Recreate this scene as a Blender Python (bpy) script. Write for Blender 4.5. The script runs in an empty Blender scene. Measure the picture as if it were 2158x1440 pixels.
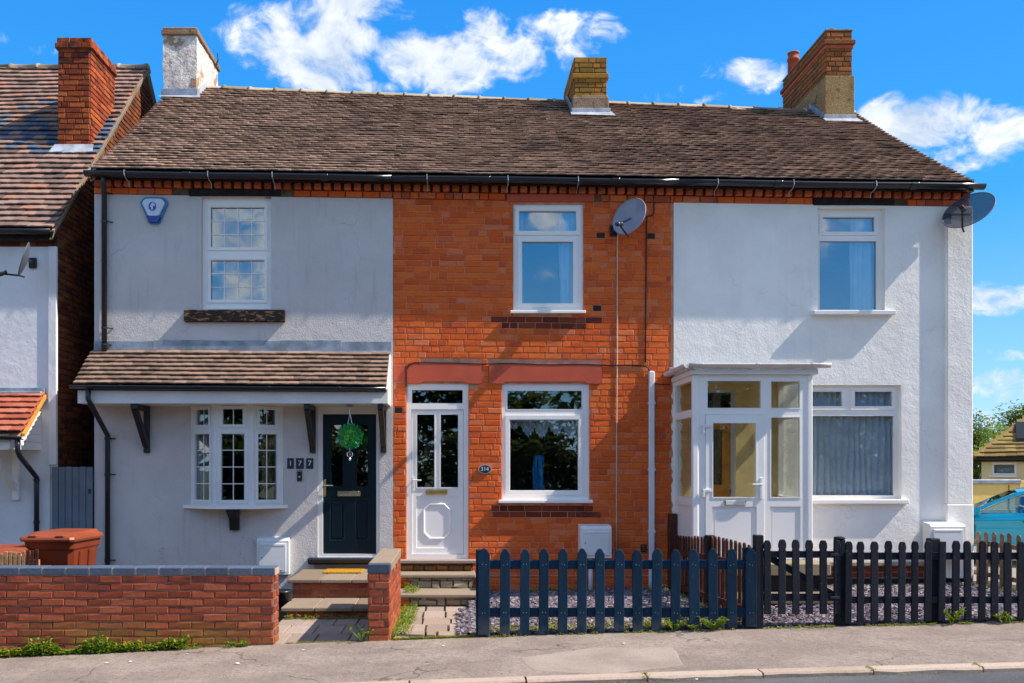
import bpy, math, random
from mathutils import Vector, Matrix, noise as mnoise

R = math.radians
rnd = random.Random(7)
scene = bpy.context.scene
COL = scene.collection

# ------------------------------------------------------------------ camera
# metres; x to the right along the terrace, y into the plot (terrace front = 0), z up
CAM_H, CAM_D, FOC = 1.70, 12.0, 1860.0
cam_d = bpy.data.cameras.new('camera')
cam = bpy.data.objects.new('camera', cam_d)
COL.objects.link(cam)
cam.location = (0, -CAM_D, CAM_H)
cam.rotation_euler = (R(90), 0, 0)
cam_d.sensor_width = 36
cam_d.lens = FOC / 2158 * 36
cam_d.shift_x = 118 / 2158
cam_d.shift_y = 265 / 2158
cam_d.clip_end = 3000
scene.camera = cam

# ------------------------------------------------------------------ sky, sun, exposure
SUN_AZ, SUN_EL = 80.0, 47.0          # azimuth measured from straight out of the facade, to the right
SKY_STRENGTH = 0.15
SUN_STRENGTH = 2.9
EXPOSURE = 1.30
sun_dir = Vector((math.cos(R(SUN_EL)) * math.sin(R(SUN_AZ)), -math.cos(R(SUN_EL)) * math.cos(R(SUN_AZ)), math.sin(R(SUN_EL))))

world = bpy.data.worlds.new('World')
scene.world = world
world.use_nodes = True
wn, wl = world.node_tree.nodes, world.node_tree.links
wn.clear()


def wnode(t, **kw):
    n = wn.new(t)
    for k, v in kw.items():
        setattr(n, k, v)
    return n


def wmath(op, a, b=None, clamp=False):
    n = wn.new('ShaderNodeMath')
    n.operation = op
    n.use_clamp = clamp
    for i, v in enumerate((a, b)):
        if v is None:
            continue
        if isinstance(v, (int, float)):
            n.inputs[i].default_value = v
        else:
            wl.new(v, n.inputs[i])
    return n.outputs[0]


def build_world():
    out = wnode('ShaderNodeOutputWorld')
    bg = wnode('ShaderNodeBackground')
    sky = wnode('ShaderNodeTexSky', sky_type='NISHITA')
    sky.sun_disc = False
    sky.sun_elevation = R(SUN_EL)
    sky.sun_rotation = math.atan2(sun_dir.x, sun_dir.y)
    sky.altitude = 100
    sky.air_density = 1.0
    sky.dust_density = 0.0
    sky.ozone_density = 6.0
    hsv = wnode('ShaderNodeHueSaturation')
    hsv.inputs['Hue'].default_value = 0.505
    hsv.inputs['Saturation'].default_value = 1.15
    hsv.inputs['Value'].default_value = 0.8
    wl.new(sky.outputs[0], hsv.inputs['Color'])
    tc = wnode('ShaderNodeTexCoord')
    sepz = wnode('ShaderNodeSeparateXYZ')
    wl.new(tc.outputs['Generated'], sepz.inputs[0])
    grad = wnode('ShaderNodeValToRGB')
    el = grad.color_ramp.elements
    stops = [(0.0, (.40, .62, .82)), (.10, (.20, .50, .81)), (.26, (.022, .335, .81)), (.50, (.010, .245, .76)), (1.0, (.006, .15, .56))]
    while len(el) < len(stops):
        el.new(.5)
    for e, (p, c) in zip(el, stops):
        e.position = p
        e.color = (*c, 1)
    wl.new(wmath('MAXIMUM', sepz.outputs[2], 0.0), grad.inputs[0])
    gscale = wnode('ShaderNodeVectorMath', operation='SCALE')
    wl.new(grad.outputs[0], gscale.inputs[0])
    gscale.inputs['Scale'].default_value = 3.3
    skymix = wnode('ShaderNodeMix', data_type='RGBA')
    skymix.inputs[0].default_value = .84
    wl.new(hsv.outputs[0], skymix.inputs[6])
    wl.new(gscale.outputs[0], skymix.inputs[7])
    sep = wnode('ShaderNodeSeparateXYZ')
    wl.new(tc.outputs['Generated'], sep.inputs[0])
    x, y, z = sep.outputs
    yy = wmath('MAXIMUM', y, 0.08)
    u = wmath('DIVIDE', x, yy)
    v = wmath('DIVIDE', z, yy)
    # cumulus banks: (bearing tangent, height tangent, half width, half height, weight)
    banks = []
    for (px, py, rx, ry, w) in [(650, 75, 135, 95, 1.0), (560, 60, 95, 62, .72), (690, 150, 95, 60, .95), (770, 10, 90, 40, .9),
                                (845, 35, 52, 28, .62), (930, 118, 130, 72, 1.05), (985, 62, 80, 52, 1.0), (780, 186, 60, 20, .7),
                                (1120, 120, 125, 50, .86), (1200, 70, 105, 52, .88), (1215, 15, 45, 16, .5), (1470, 195, 105, 36, .86),
                                (1560, 168, 100, 42, .80), (1940, 258, 110, 60, 1.05), (2070, 265, 110, 62, .85), (2010, 330, 105, 45, .7),
                                (2110, 628, 120, 30, .72), (2110, 655, 60, 14, .5), (2125, 815, 100, 36, .8), (90, 105, 60, 16, .5),
                                (0, 78, 30, 18, .5), (2110, 750, 90, 14, .4), (2110, 885, 150, 40, .5), (1180, 205, 40, 14, .5)]:
        banks.append(((px - 961) / FOC, (985 - py) / FOC, rx / FOC, ry / FOC, w))
    mask = None
    for (cu, cv, ru, rv, w) in banks:
        du = wmath('MULTIPLY', wmath('SUBTRACT', u, cu), 1 / ru)
        dv = wmath('MULTIPLY', wmath('SUBTRACT', v, cv), 1 / rv)
        d2 = wmath('ADD', wmath('MULTIPLY', du, du), wmath('MULTIPLY', dv, dv))
        m = wmath('MULTIPLY', wmath('SUBTRACT', 1.12, wmath('MULTIPLY', d2, 0.62), True), w)
        mask = m if mask is None else wmath('MAXIMUM', mask, m)
    # scattered cumulus over the unseen sky, thickened to whiten the fill light
    n0 = wnode('ShaderNodeTexNoise')
    n0.inputs['Scale'].default_value = 3.2
    n0.inputs['Detail'].default_value = 3
    off = wnode('ShaderNodeVectorMath', operation='ADD')
    wl.new(tc.outputs['Generated'], off.inputs[0])
    off.inputs[1].default_value = (0.4, 5.2, 2.3)
    wl.new(off.outputs[0], n0.inputs['Vector'])
    scat = wmath('MULTIPLY', wmath('SUBTRACT', n0.outputs['Fac'], 0.36), 5.0, True)
    infront = wmath('MULTIPLY', wmath('SUBTRACT', y, 0.55), 8.0, True)
    behind = wmath('SUBTRACT', 1.0, infront)
    low = wmath('MULTIPLY', wmath('ADD', z, 0.02), 10.0, True)
    mask = wmath('ADD', wmath('MULTIPLY', mask, infront), wmath('MULTIPLY', wmath('MULTIPLY', scat, behind), low))
    # billowing edge
    comb = wnode('ShaderNodeCombineXYZ')
    wl.new(wmath('MULTIPLY', x, 1.0), comb.inputs[0])
    wl.new(y, comb.inputs[1])
    wl.new(wmath('MULTIPLY', z, 1.35), comb.inputs[2])
    warp = wnode('ShaderNodeTexNoise')
    warp.inputs['Scale'].default_value = 9
    warp.inputs['Detail'].default_value = 3
    wl.new(comb.outputs[0], warp.inputs['Vector'])
    vm = wnode('ShaderNodeVectorMath', operation='MULTIPLY_ADD')
    wl.new(warp.outputs['Color'], vm.inputs[0])
    vm.inputs[1].default_value = (0.10, 0.10, 0.10)
    wl.new(comb.outputs[0], vm.inputs[2])
    n1 = wnode('ShaderNodeTexNoise')
    n1.inputs['Scale'].default_value = 24
    n1.inputs['Detail'].default_value = 9
    n1.inputs['Roughness'].default_value = 0.62
    wl.new(vm.outputs[0], n1.inputs['Vector'])
    n2 = wnode('ShaderNodeTexNoise')
    n2.inputs['Scale'].default_value = 10.5
    n2.inputs['Detail'].default_value = 4
    wl.new(vm.outputs[0], n2.inputs['Vector'])
    nz = wmath('ADD', wmath('MULTIPLY', wmath('SUBTRACT', n1.outputs['Fac'], 0.5), 2.2), wmath('MULTIPLY', wmath('SUBTRACT', n2.outputs['Fac'], 0.5), 2.4))
    dens = wmath('ADD', wmath('SUBTRACT', mask, 0.42), nz)
    alpha = wmath('MULTIPLY', wmath('MULTIPLY', dens, 1.45, True), wmath('MULTIPLY', mask, 3.5, True))
    mr = wnode('ShaderNodeMapRange', interpolation_type='SMOOTHSTEP')
    wl.new(alpha, mr.inputs[0])
    mr.inputs[1].default_value = 0.0
    mr.inputs[2].default_value = 1.0
    mr.inputs[4].default_value = 0.92
    shade = wmath('MULTIPLY', wmath('SUBTRACT', n1.outputs['Fac'], 0.36), 3.2, True)
    ccol = wnode('ShaderNodeMix', data_type='RGBA')
    wl.new(shade, ccol.inputs[0])
    ccol.inputs[6].default_value = (1.75, 2.05, 2.45, 1)
    ccol.inputs[7].default_value = (3.1, 3.15, 3.2, 1)
    mix = wnode('ShaderNodeMix', data_type='RGBA')
    wl.new(mr.outputs[0], mix.inputs[0])
    wl.new(skymix.outputs[2], mix.inputs[6])
    wl.new(ccol.outputs[2], mix.inputs[7])
    wl.new(mix.outputs[2], bg.inputs['Color'])
    bg.inputs['Strength'].default_value = SKY_STRENGTH
    wl.new(bg.outputs[0], out.inputs['Surface'])


build_world()
sun_d = bpy.data.lights.new('sun', 'SUN')
sun_d.energy = SUN_STRENGTH
sun_d.angle = R(0.5)
sun_d.color = (1.0, 0.93, 0.82)
sun = bpy.data.objects.new('sun', sun_d)
COL.objects.link(sun)
sun.location = (20, -20, 30)
sun.rotation_euler = sun_dir.to_track_quat('Z', 'Y').to_euler()

scene.view_settings.view_transform = 'Standard'
scene.view_settings.look = 'None'
scene.view_settings.exposure = EXPOSURE
scene.view_settings.gamma = 1
scene.cycles.max_bounces = 8
scene.cycles.transparent_max_bounces = 12
scene.cycles.caustics_reflective = False
scene.cycles.caustics_refractive = False


# ------------------------------------------------------------------ survey helpers: a bearing on the picture at a known depth -> metres
def X(px, y=0.0):
    return (px - 961) * (CAM_D + y) / FOC


def Z(py, y=0.0):
    return CAM_H + (985 - py) * (CAM_D + y) / FOC


def zpav(x):                       # the street climbs to the right
    c = max(-9.0, min(9.0, x))
    return 0.035 + 0.0345 * c - 0.0012 * c * c + (x - c) * 0.012


# ------------------------------------------------------------------ materials
MATS = {}


def lin(h):
    h = h.lstrip('#')
    out = []
    for i in (0, 2, 4):
        c = int(h[i:i + 2], 16) / 255
        out.append(c / 12.92 if c <= 0.04045 else ((c + 0.055) / 1.055) ** 2.4)
    return tuple(out)


class NT:
    def __init__(self, name):
        self.m = bpy.data.materials.new(name)
        self.m.use_nodes = True
        self.n, self.l = self.m.node_tree.nodes, self.m.node_tree.links
        self.n.clear()
        self.out = self.n.new('ShaderNodeOutputMaterial')

    def node(self, t, **kw):
        n = self.n.new(t)
        for k, v in kw.items():
            setattr(n, k, v)
        return n

    def put(self, sock, v):
        if v is None:
            return
        if isinstance(v, (int, float)):
            sock.default_value = v
        elif isinstance(v, tuple):
            sock.default_value = v if len(v) == 4 or sock.type == 'VECTOR' else (*v, 1)
        else:
            self.l.new(v, sock)

    def math(self, op, a, b=None, clamp=False):
        n = self.node('ShaderNodeMath', operation=op)
        n.use_clamp = clamp
        self.put(n.inputs[0], a)
        self.put(n.inputs[1], b)
        return n.outputs[0]

    def mix(self, f, a, b, blend='MIX'):
        n = self.node('ShaderNodeMix', data_type='RGBA', blend_type=blend)
        self.put(n.inputs[0], f)
        self.put(n.inputs[6], a)
        self.put(n.inputs[7], b)
        return n.outputs[2]

    def pos(self):
        return self.node('ShaderNodeNewGeometry').outputs['Position']

    def noise(self, scale, detail=4, rough=.55, vec=None, stretch=None):
        vec = vec or self.pos()
        if stretch:
            mp = self.node('ShaderNodeMapping')
            mp.inputs['Scale'].default_value = stretch
            self.l.new(vec, mp.inputs[0])
            vec = mp.outputs[0]
        n = self.node('ShaderNodeTexNoise')
        n.inputs['Scale'].default_value = scale
        n.inputs['Detail'].default_value = detail
        n.inputs['Roughness'].default_value = rough
        self.l.new(vec, n.inputs['Vector'])
        return n.outputs['Fac']

    def ramp(self, f, stops, interp='LINEAR'):
        n = self.node('ShaderNodeValToRGB')
        n.color_ramp.interpolation = interp
        el = n.color_ramp.elements
        while len(el) < len(stops):
            el.new(0.5)
        for e, (p, c) in zip(el, stops):
            e.position = p
            e.color = (*c, 1) if len(c) == 3 else c
        self.l.new(f, n.inputs[0])
        return n.outputs[0]

    def step(self, f, a, b):
        n = self.node('ShaderNodeMapRange', interpolation_type='SMOOTHSTEP')
        self.put(n.inputs[0], f)
        n.inputs[1].default_value = a
        n.inputs[2].default_value = b
        return n.outputs[0]

    def rand(self):
        oi = self.node('ShaderNodeObjectInfo').outputs['Random']
        gi = self.node('ShaderNodeNewGeometry').outputs['Random Per Island']
        return self.math('FRACT', self.math('ADD', oi, gi))

    def bump(self, h, strength=.3, dist=.01, prev=None):
        n = self.node('ShaderNodeBump')
        n.inputs['Strength'].default_value = strength
        n.inputs['Distance'].default_value = dist
        self.l.new(h, n.inputs['Height'])
        if prev:
            self.l.new(prev, n.inputs['Normal'])
        return n.outputs[0]

    def finish(self, col, rough=.8, nrm=None, spec=.3, metal=0, **kw):
        p = self.node('ShaderNodeBsdfPrincipled')
        self.put(p.inputs['Base Color'], col)
        self.put(p.inputs['Roughness'], rough)
        self.put(p.inputs['Specular IOR Level'], spec)
        self.put(p.inputs['Metallic'], metal)
        for k, v in kw.items():
            self.put(p.inputs[k], v)
        if nrm:
            self.l.new(nrm, p.inputs['Normal'])
        self.l.new(p.outputs[0], self.out.inputs['Surface'])
        MATS[self.m.name] = self.m
        return self.m


def sc(c, k):
    return tuple(min(1, v * k) for v in c)


def plain(name, col, rough=.6, var=.12, nscale=6, bscale=60, bstr=.1, spec=.4, metal=0, **kw):
    t = NT(name)
    f = t.noise(nscale, 5)
    f2 = t.noise(nscale * 9, 3)
    c = t.mix(t.step(f, .3, .7), sc(col, 1 - var), sc(col, 1 + var))
    c = t.mix(t.math('MULTIPLY', t.step(f2, .55, .75), .35), c, sc(col, 1 - 1.6 * var))
    b = t.bump(t.noise(bscale, 4), bstr, .01) if bstr else None
    return t.finish(c, rough, b, spec, metal, **kw)


def brick_mat(name, stops, stain=(.05, .03, .025), stain_amt=.35, moss=None, rough=.9, soot=None, grain=.4):
    t = NT(name)
    r = t.rand()
    c = t.ramp(r, stops)
    g = t.noise(42, 6, .7)
    c = t.mix(t.math('MULTIPLY', t.step(g, .45, .7), grain), c, stain, 'MIX')
    big = t.noise(1.6, 5, .6)
    c = t.mix(t.math('MULTIPLY', t.step(big, .52, .75), stain_amt), c, stain)
    pale = t.noise(5, 5, .65)
    c = t.mix(t.math('MULTIPLY', t.step(pale, .6, .78), .28), c, (.55, .25, .15))
    if moss:
        zlo, zhi, mc = moss
        sep = t.node('ShaderNodeSeparateXYZ')
        t.l.new(t.pos(), sep.inputs[0])
        band = t.node('ShaderNodeMapRange')
        t.put(band.inputs[0], sep.outputs[2])
        band.inputs[1].default_value = zhi
        band.inputs[2].default_value = zlo
        mm = t.math('MULTIPLY', band.outputs[0], t.step(t.noise(4, 5), .4, .58))
        c = t.mix(t.math('MULTIPLY', mm, .85), c, mc)
    if soot:
        zlo, zhi = soot
        sep = t.node('ShaderNodeSeparateXYZ')
        t.l.new(t.pos(), sep.inputs[0])
        band = t.node('ShaderNodeMapRange')
        t.put(band.inputs[0], sep.outputs[2])
        band.inputs[1].default_value = zlo
        band.inputs[2].default_value = zhi
        mm = t.math('MULTIPLY', band.outputs[0], t.step(t.noise(6, 4), .45, .6))
        c = t.mix(t.math('MULTIPLY', mm, .8), c, (.03, .02, .02))
    b = t.bump(t.noise(90, 5, .7), .45, .006)
    b = t.bump(t.noise(22, 3), .35, .01, b)
    return t.finish(c, rough, b, .25)


def mat_render(name, col, bump=.55, bs=55, dirt=.12, crack=True, dirtcol=(.16, .16, .15), patch=None):
    t = NT(name)
    f = t.noise(1.3, 6, .6)
    c = t.mix(t.step(f, .3, .72), sc(col, .93), sc(col, 1.06))
    st = t.noise(3.2, 6, .65, stretch=(1.6, 1, .35))
    c = t.mix(t.math('MULTIPLY', t.step(st, .56, .76), dirt), c, dirtcol)
    drip = t.noise(7, 5, .6, stretch=(2.2, 2.2, .12))
    c = t.mix(t.math('MULTIPLY', t.math('MULTIPLY', t.step(drip, .54, .72), t.step(t.noise(.8, 3), .42, .62)), dirt * .9), c, dirtcol)
    pt = t.noise(.55, 2, .4)
    c = t.mix(t.math('MULTIPLY', t.step(pt, .52, .56), .10), c, sc(col, 1.15))
    sp = t.noise(120, 2)
    c = t.mix(t.math('MULTIPLY', t.step(sp, .66, .74), .25), c, dirtcol)
    if crack:
        v = t.node('ShaderNodeTexVoronoi', feature='DISTANCE_TO_EDGE')
        v.inputs['Scale'].default_value = .75
        wv = t.node('ShaderNodeVectorMath', operation='MULTIPLY_ADD')
        nn = t.node('ShaderNodeTexNoise')
        nn.inputs['Scale'].default_value = 3
        nn.inputs['Detail'].default_value = 6
        t.l.new(t.pos(), nn.inputs['Vector'])
        t.l.new(nn.outputs['Color'], wv.inputs[0])
        wv.inputs[1].default_value = (.6, .6, .6)
        t.l.new(t.pos(), wv.inputs[2])
        t.l.new(wv.outputs[0], v.inputs['Vector'])
        line = t.math('SUBTRACT', 1.0, t.step(v.outputs['Distance'], .0, .006))
        line = t.math('MULTIPLY', line, t.step(t.noise(.9, 2), .52, .6))
        c = t.mix(t.math('MULTIPLY', line, .4), c, sc(dirtcol, 1.2))
    b = t.bump(t.noise(bs, 5, .62), bump, .012)
    b = t.bump(t.noise(7, 4), .25, .03, b)
    return t.finish(c, .92, b, .2)


def glass(name, base=.22, tint=(.92, .97, 1.0), interior=None):
    t = NT(name)
    tr = t.node('ShaderNodeBsdfTransparent')
    tr.inputs[0].default_value = (*sc(tint, .92), 1)
    gl = t.node('ShaderNodeBsdfGlossy')
    gl.inputs['Color'].default_value = (*tint, 1)
    gl.inputs['Roughness'].default_value = .012
    wob = t.bump(t.noise(2.6, 1), .018, .05)
    t.l.new(wob, gl.inputs['Normal'])
    ge = t.node('ShaderNodeNewGeometry')
    dp = t.node('ShaderNodeVectorMath', operation='DOT_PRODUCT')
    t.l.new(ge.outputs['Normal'], dp.inputs[0])
    t.l.new(ge.outputs['Incoming'], dp.inputs[1])
    graze = t.math('POWER', t.math('SUBTRACT', 1.0, t.math('ABSOLUTE', dp.outputs['Value'])), 5.0)
    f = t.math('ADD', t.math('MULTIPLY', graze, .9), base + .03, True)
    mx = t.node('ShaderNodeMixShader')
    t.l.new(f, mx.inputs[0])
    t.l.new(tr.outputs[0], mx.inputs[1])
    t.l.new(gl.outputs[0], mx.inputs[2])
    t.l.new(mx.outputs[0], t.out.inputs['Surface'])
    MATS[name] = t.m
    return t.m


def leafmat(name, stops, trans=.35, rough=.55):
    t = NT(name)
    c = t.ramp(t.rand(), stops)
    d = t.node('ShaderNodeBsdfPrincipled')
    t.l.new(c, d.inputs['Base Color'])
    d.inputs['Roughness'].default_value = rough
    d.inputs['Specular IOR Level'].default_value = .3
    tl = t.node('ShaderNodeBsdfTranslucent')
    t.l.new(t.mix(.3, c, (.35, .5, .05)), tl.inputs[0])
    mx = t.node('ShaderNodeMixShader')
    mx.inputs[0].default_value = trans
    t.l.new(d.outputs[0], mx.inputs[1])
    t.l.new(tl.outputs[0], mx.inputs[2])
    t.l.new(mx.outputs[0], t.out.inputs['Surface'])
    MATS[name] = t.m
    return t.m


def make_materials():
    ORG = [(0, (.62, .092, .016)), (.15, (.70, .112, .018)), (.5, (.76, .132, .020)), (.78, (.80, .156, .025)), (.92, (.74, .185, .07)), (1, (.56, .080, .016))]
    brick_mat('brick_orange', ORG, stain=(.40, .055, .016), stain_amt=.25, grain=.22)
    brick_mat('brick_maroon', [(0, (.13, .02, .010)), (.6, (.21, .034, .014)), (1, (.28, .05, .018))], stain_amt=.2)
    brick_mat('brick_dark', [(0, (.03, .014, .012)), (1, (.07, .03, .022))], stain_amt=.2)
    brick_mat('brick_wall', [(0, (.22, .045, .022)), (.5, (.33, .072, .032)), (.8, (.39, .100, .044)), (1, (.19, .042, .026))],
              stain=(.07, .02, .014), moss=(-.12, .26, (.27, .18, .02)), soot=(.52, .70))
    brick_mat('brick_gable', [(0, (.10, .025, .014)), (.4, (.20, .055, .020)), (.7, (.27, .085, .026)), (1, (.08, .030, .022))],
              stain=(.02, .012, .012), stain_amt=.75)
    brick_mat('brick_chimney', [(0, (.20, .030, .014)), (.5, (.38, .075, .020)), (.8, (.44, .11, .03)), (1, (.16, .03, .018))],
              stain=(.05, .018, .014), soot=(7.3, 8.2))
    brick_mat('brick_ochre', [(0, (.24, .13, .022)), (.4, (.36, .19, .030)), (.7, (.42, .16, .034)), (1, (.20, .12, .03))], stain=(.05, .035, .02), stain_amt=.5)
    brick_mat('brick_brown', [(0, (.20, .075, .022)), (.5, (.32, .115, .032)), (.8, (.40, .12, .03)), (1, (.17, .08, .03))], stain=(.05, .03, .02), stain_amt=.5)
    brick_mat('brick_blue', [(0, (.075, .10, .15)), (.6, (.095, .13, .19)), (1, (.06, .08, .12))], stain=(.03, .04, .06), stain_amt=.3)
    brick_mat('dentil_clay', [(0, (.42, .085, .034)), (.5, (.66, .15, .055)), (1, (.54, .12, .05))], stain=(.14, .04, .025))
    brick_mat('tile_roof', [(0, (.18, .112, .080)), (.1, (.27, .172, .124)), (.5, (.345, .225, .162)), (.85, (.43, .285, .205)), (.96, (.54, .365, .26)), (1, (.25, .13, .09))],
              stain=(.085, .062, .05), stain_amt=.6, grain=.35)
    brick_mat('tile_left', [(0, (.14, .09, .072)), (.3, (.26, .165, .13)), (.6, (.33, .205, .16)), (.85, (.38, .225, .17)), (1, (.42, .18, .10))],
              stain=(.05, .045, .05), stain_amt=.4)
    brick_mat('tile_slate', [(0, (.06, .085, .13)), (.5, (.10, .14, .21)), (.8, (.16, .17, .21)), (1, (.24, .18, .16))], stain=(.03, .035, .05), stain_amt=.4)
    brick_mat('tile_porch', [(0, (.14, .09, .066)), (.4, (.23, .148, .108)), (.8, (.29, .18, .13)), (1, (.33, .205, .14))], stain=(.06, .04, .03), stain_amt=.4)
    brick_mat('tile_red', [(0, (.30, .07, .04)), (.5, (.42, .11, .06)), (1, (.48, .17, .10))], stain=(.16, .05, .03), stain_amt=.25)
    brick_mat('tile_moss', [(0, (.16, .10, .04)), (.5, (.26, .17, .05)), (1, (.34, .24, .07))], stain=(.06, .05, .02))
    brick_mat('stone_rubble', [(0, (.22, .17, .12)), (.5, (.34, .27, .19)), (1, (.42, .35, .27))], stain=(.16, .15, .03), stain_amt=.8)
    brick_mat('stone_step', [(0, (.22, .165, .115)), (.5, (.28, .21, .145)), (1, (.31, .24, .175))], stain=(.16, .12, .08), stain_amt=.3)
    brick_mat('stone_flag', [(0, (.30, .225, .185)), (.5, (.37, .28, .23)), (1, (.41, .32, .27))], stain=(.18, .15, .08), stain_amt=.5)
    brick_mat('kerb_stone', [(0, (.42, .32, .25)), (.5, (.50, .39, .31)), (1, (.46, .33, .27))], stain=(.22, .16, .08), stain_amt=.5)
    brick_mat('slate_chip', [(0, (.06, .048, .065)), (.35, (.13, .105, .13)), (.65, (.20, .165, .19)), (.9, (.31, .26, .275)), (1, (.40, .33, .31))], stain=(.05, .04, .06), stain_amt=.2)
    plain('mortar', (.62, .30, .19), .95, .2, 9, 120, .4, .1)
    plain('mortar_wall', (.46, .32, .24), .95, .25, 9, 120, .4, .1)
    plain('mortar_dark', (.16, .10, .06), .95, .3, 9, 120, .4, .1)
    mat_render('render_grey', (.64, .59, .56), .6, 48, .26)
    mat_render('render_white', (.95, .885, .81), .36, 38, .16, dirtcol=(.40, .40, .42))
    mat_render('render_neighbour', (.80, .80, .80), .2, 30, .14, False, dirtcol=(.35, .38, .42))
    mat_render('render_yellow', (.82, .58, .18), .2, 30, .12, False, dirtcol=(.4, .28, .1))
    mat_render('render_cream', (.82, .64, .32), .2, 30, .12, False, dirtcol=(.4, .3, .15))
    plain('porch_yellow', (.92, .66, .30), .8, .12, 4, 30, .1, .2)
    # flaking white limewash on the old chimney
    t = NT('flaking_paint')
    a = t.noise(6, 8, .7)
    c = t.mix(t.step(t.noise(9, 6, .6), .35, .7), (.64, .57, .51), (.82, .77, .71))
    ln = t.math('ABSOLUTE', t.math('SUBTRACT', t.noise(4.2, 5, .6), .5))
    c = t.mix(t.math('MULTIPLY', t.math('SUBTRACT', 1.0, t.step(ln, .004, .022)), .55), c, (.26, .16, .10))
    c = t.mix(t.math('MULTIPLY', t.step(t.noise(2.6, 7, .62), .56, .60), .85), c, (.36, .21, .12))
    c = t.mix(t.math('MULTIPLY', t.step(t.noise(5, 6, .6, stretch=(1, 1, 2.4)), .63, .68), .6), c, (.20, .14, .10))
    b = t.bump(a, .6, .03)
    b = t.bump(t.noise(28, 5), .6, .02, b)
    t.finish(c, .95, b, .2)
    # stained cement render of the lower chimney stacks
    t = NT('stained_cement')
    a = t.noise(7, 8, .7)
    c = t.mix(t.step(t.noise(3, 6, .6), .35, .65), (.24, .15, .055), (.36, .235, .105))
    c = t.mix(t.math('MULTIPLY', t.step(a, .54, .66), .85), c, (.075, .05, .03))
    t.finish(c, .95, t.bump(t.noise(30, 6, .7), .7, .02), .2)
    t = NT('stained_pink_cement')
    a = t.noise(7, 8, .7)
    c = t.mix(t.step(t.noise(4, 6, .6), .35, .65), (.27, .15, .085), (.30, .21, .14))
    c = t.mix(t.math('MULTIPLY', t.step(a, .5, .66), .85), c, (.07, .045, .035))
    t.finish(c, .95, t.bump(t.noise(30, 6, .7), .7, .02), .2)
    plain('lead', (.30, .335, .38), .55, .3, 5, 25, .25, .5, .35)
    plain('lead_pale', (.38, .40, .44), .6, .25, 6, 25, .3, .4, .1)
    plain('upvc', (.94, .89, .84), .32, .03, 2, 20, .01, .5)
    plain('upvc_old', (.78, .77, .76), .4, .05, 3, 20, .02, .5)
    plain('upvc_fascia', (.80, .78, .75), .35, .06, 3, 20, .02, .5)
    plain('gutter_black', (.012, .015, .022), .28, .2, 4, 30, .03, .5)
    plain('gutter_white', (.66, .60, .57), .4, .14, 4, 30, .03, .4)
    plain('iron_black', (.012, .013, .017), .45, .2, 6, 60, .15, .5)
    plain('timber_black', (.020, .014, .012), .8, .5, 12, 60, .5, .3)
    t = NT('timber_charred')
    f = t.noise(9, 7, .7, stretch=(1, 1, 3))
    c = t.mix(t.step(f, .5, .64), (.016, .012, .011), (.24, .14, .085))
    t.finish(c, .85, t.bump(t.noise(25, 5, stretch=(1, 1, 5)), .6, .02), .2)
    plain('door_navy', (.004, .014, .022), .3, .15, 3, 20, .01, .25)
    plain('lintel_red', (.56, .095, .045), .65, .08, 4, 40, .08, .3)
    plain('brass', (.55, .40, .13), .3, .15, 20, 60, .05, .5, .9)
    plain('chrome', (.62, .62, .64), .2, .08, 20, 60, .0, .5, .9)
    plain('paint_white_metal', (.78, .77, .75), .4, .05, 5, 60, .02, .5)
    plain('tile_navy', (.022, .032, .05), .3, .2, 20, 60, .05, .5)
    plain('number_white', (.82, .85, .88), .4, .05, 9, 60, 0, .4)
    plain('silver_rim', (.62, .55, .50), .35, .1, 20, 60, 0, .5, .3)
    plain('dish_grey', (.30, .31, .37), .45, .12, 6, 60, .02, .5)
    plain('dish_dark', (.10, .11, .14), .45, .12, 6, 60, .02, .5)
    plain('alarm_white', (.62, .70, .78), .3, .06, 6, 60, 0, .5)
    plain('alarm_blue', (.008, .02, .30), .2, .2, 12, 60, 0, .6)
    plain('alarm_mark', (.015, .07, .42), .35, .1, 12, 60, 0, .5)
    plain('alarm_teal', (.03, .20, .42), .35, .1, 12, 60, 0, .5)
    plain('cable_black', (.012, .012, .012), .5, .1, 9, 60, 0, .4)
    plain('cable_pale', (.60, .52, .44), .5, .1, 9, 60, 0, .4)
    plain('pipe_white', (.76, .77, .80), .35, .05, 4, 60, 0, .5)
    plain('terracotta', (.46, .095, .045), .75, .15, 8, 60, .1, .3)
    plain('bin_brown', (.19, .034, .010), .42, .12, 4, 60, .03, .4)
    plain('bin_lid', (.28, .060, .022), .42, .12, 4, 60, .03, .4)
    plain('rubber', (.014, .014, .015), .8, .2, 9, 60, .05, .3)
    plain('gate_grey', (.155, .185, .225), .55, .1, 5, 50, .08, .3)
    plain('doormat', (.48, .23, .015), .95, .25, 40, 160, .8, .1)
    t = NT('paint_blue_fence')
    f = t.noise(5, 6, .65, stretch=(4, 4, .5))
    c = t.mix(t.step(f, .35, .7), (.006, .026, .056), (.012, .044, .090))
    c = t.mix(.55, c, t.mix(t.rand(), (.004, .015, .030), (.011, .036, .068)))
    c = t.mix(t.math('MULTIPLY', t.step(t.noise(34, 5, .75), .63, .69), .45), c, (.13, .15, .17))
    sep = t.node('ShaderNodeSeparateXYZ')
    t.l.new(t.pos(), sep.inputs[0])
    lo = t.node('ShaderNodeMapRange')
    t.put(lo.inputs[0], sep.outputs[2])
    lo.inputs[1].default_value = .28
    lo.inputs[2].default_value = .02
    c = t.mix(t.math('MULTIPLY', lo.outputs[0], t.step(t.noise(8, 4), .35, .6)), c, (.07, .08, .09))
    t.finish(c, .7, t.bump(t.noise(30, 6, .7, stretch=(4, 4, .6)), .5, .008), .12)
    t = NT('paint_black_fence')
    f = t.noise(5, 6, .65, stretch=(4, 4, .5))
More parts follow.
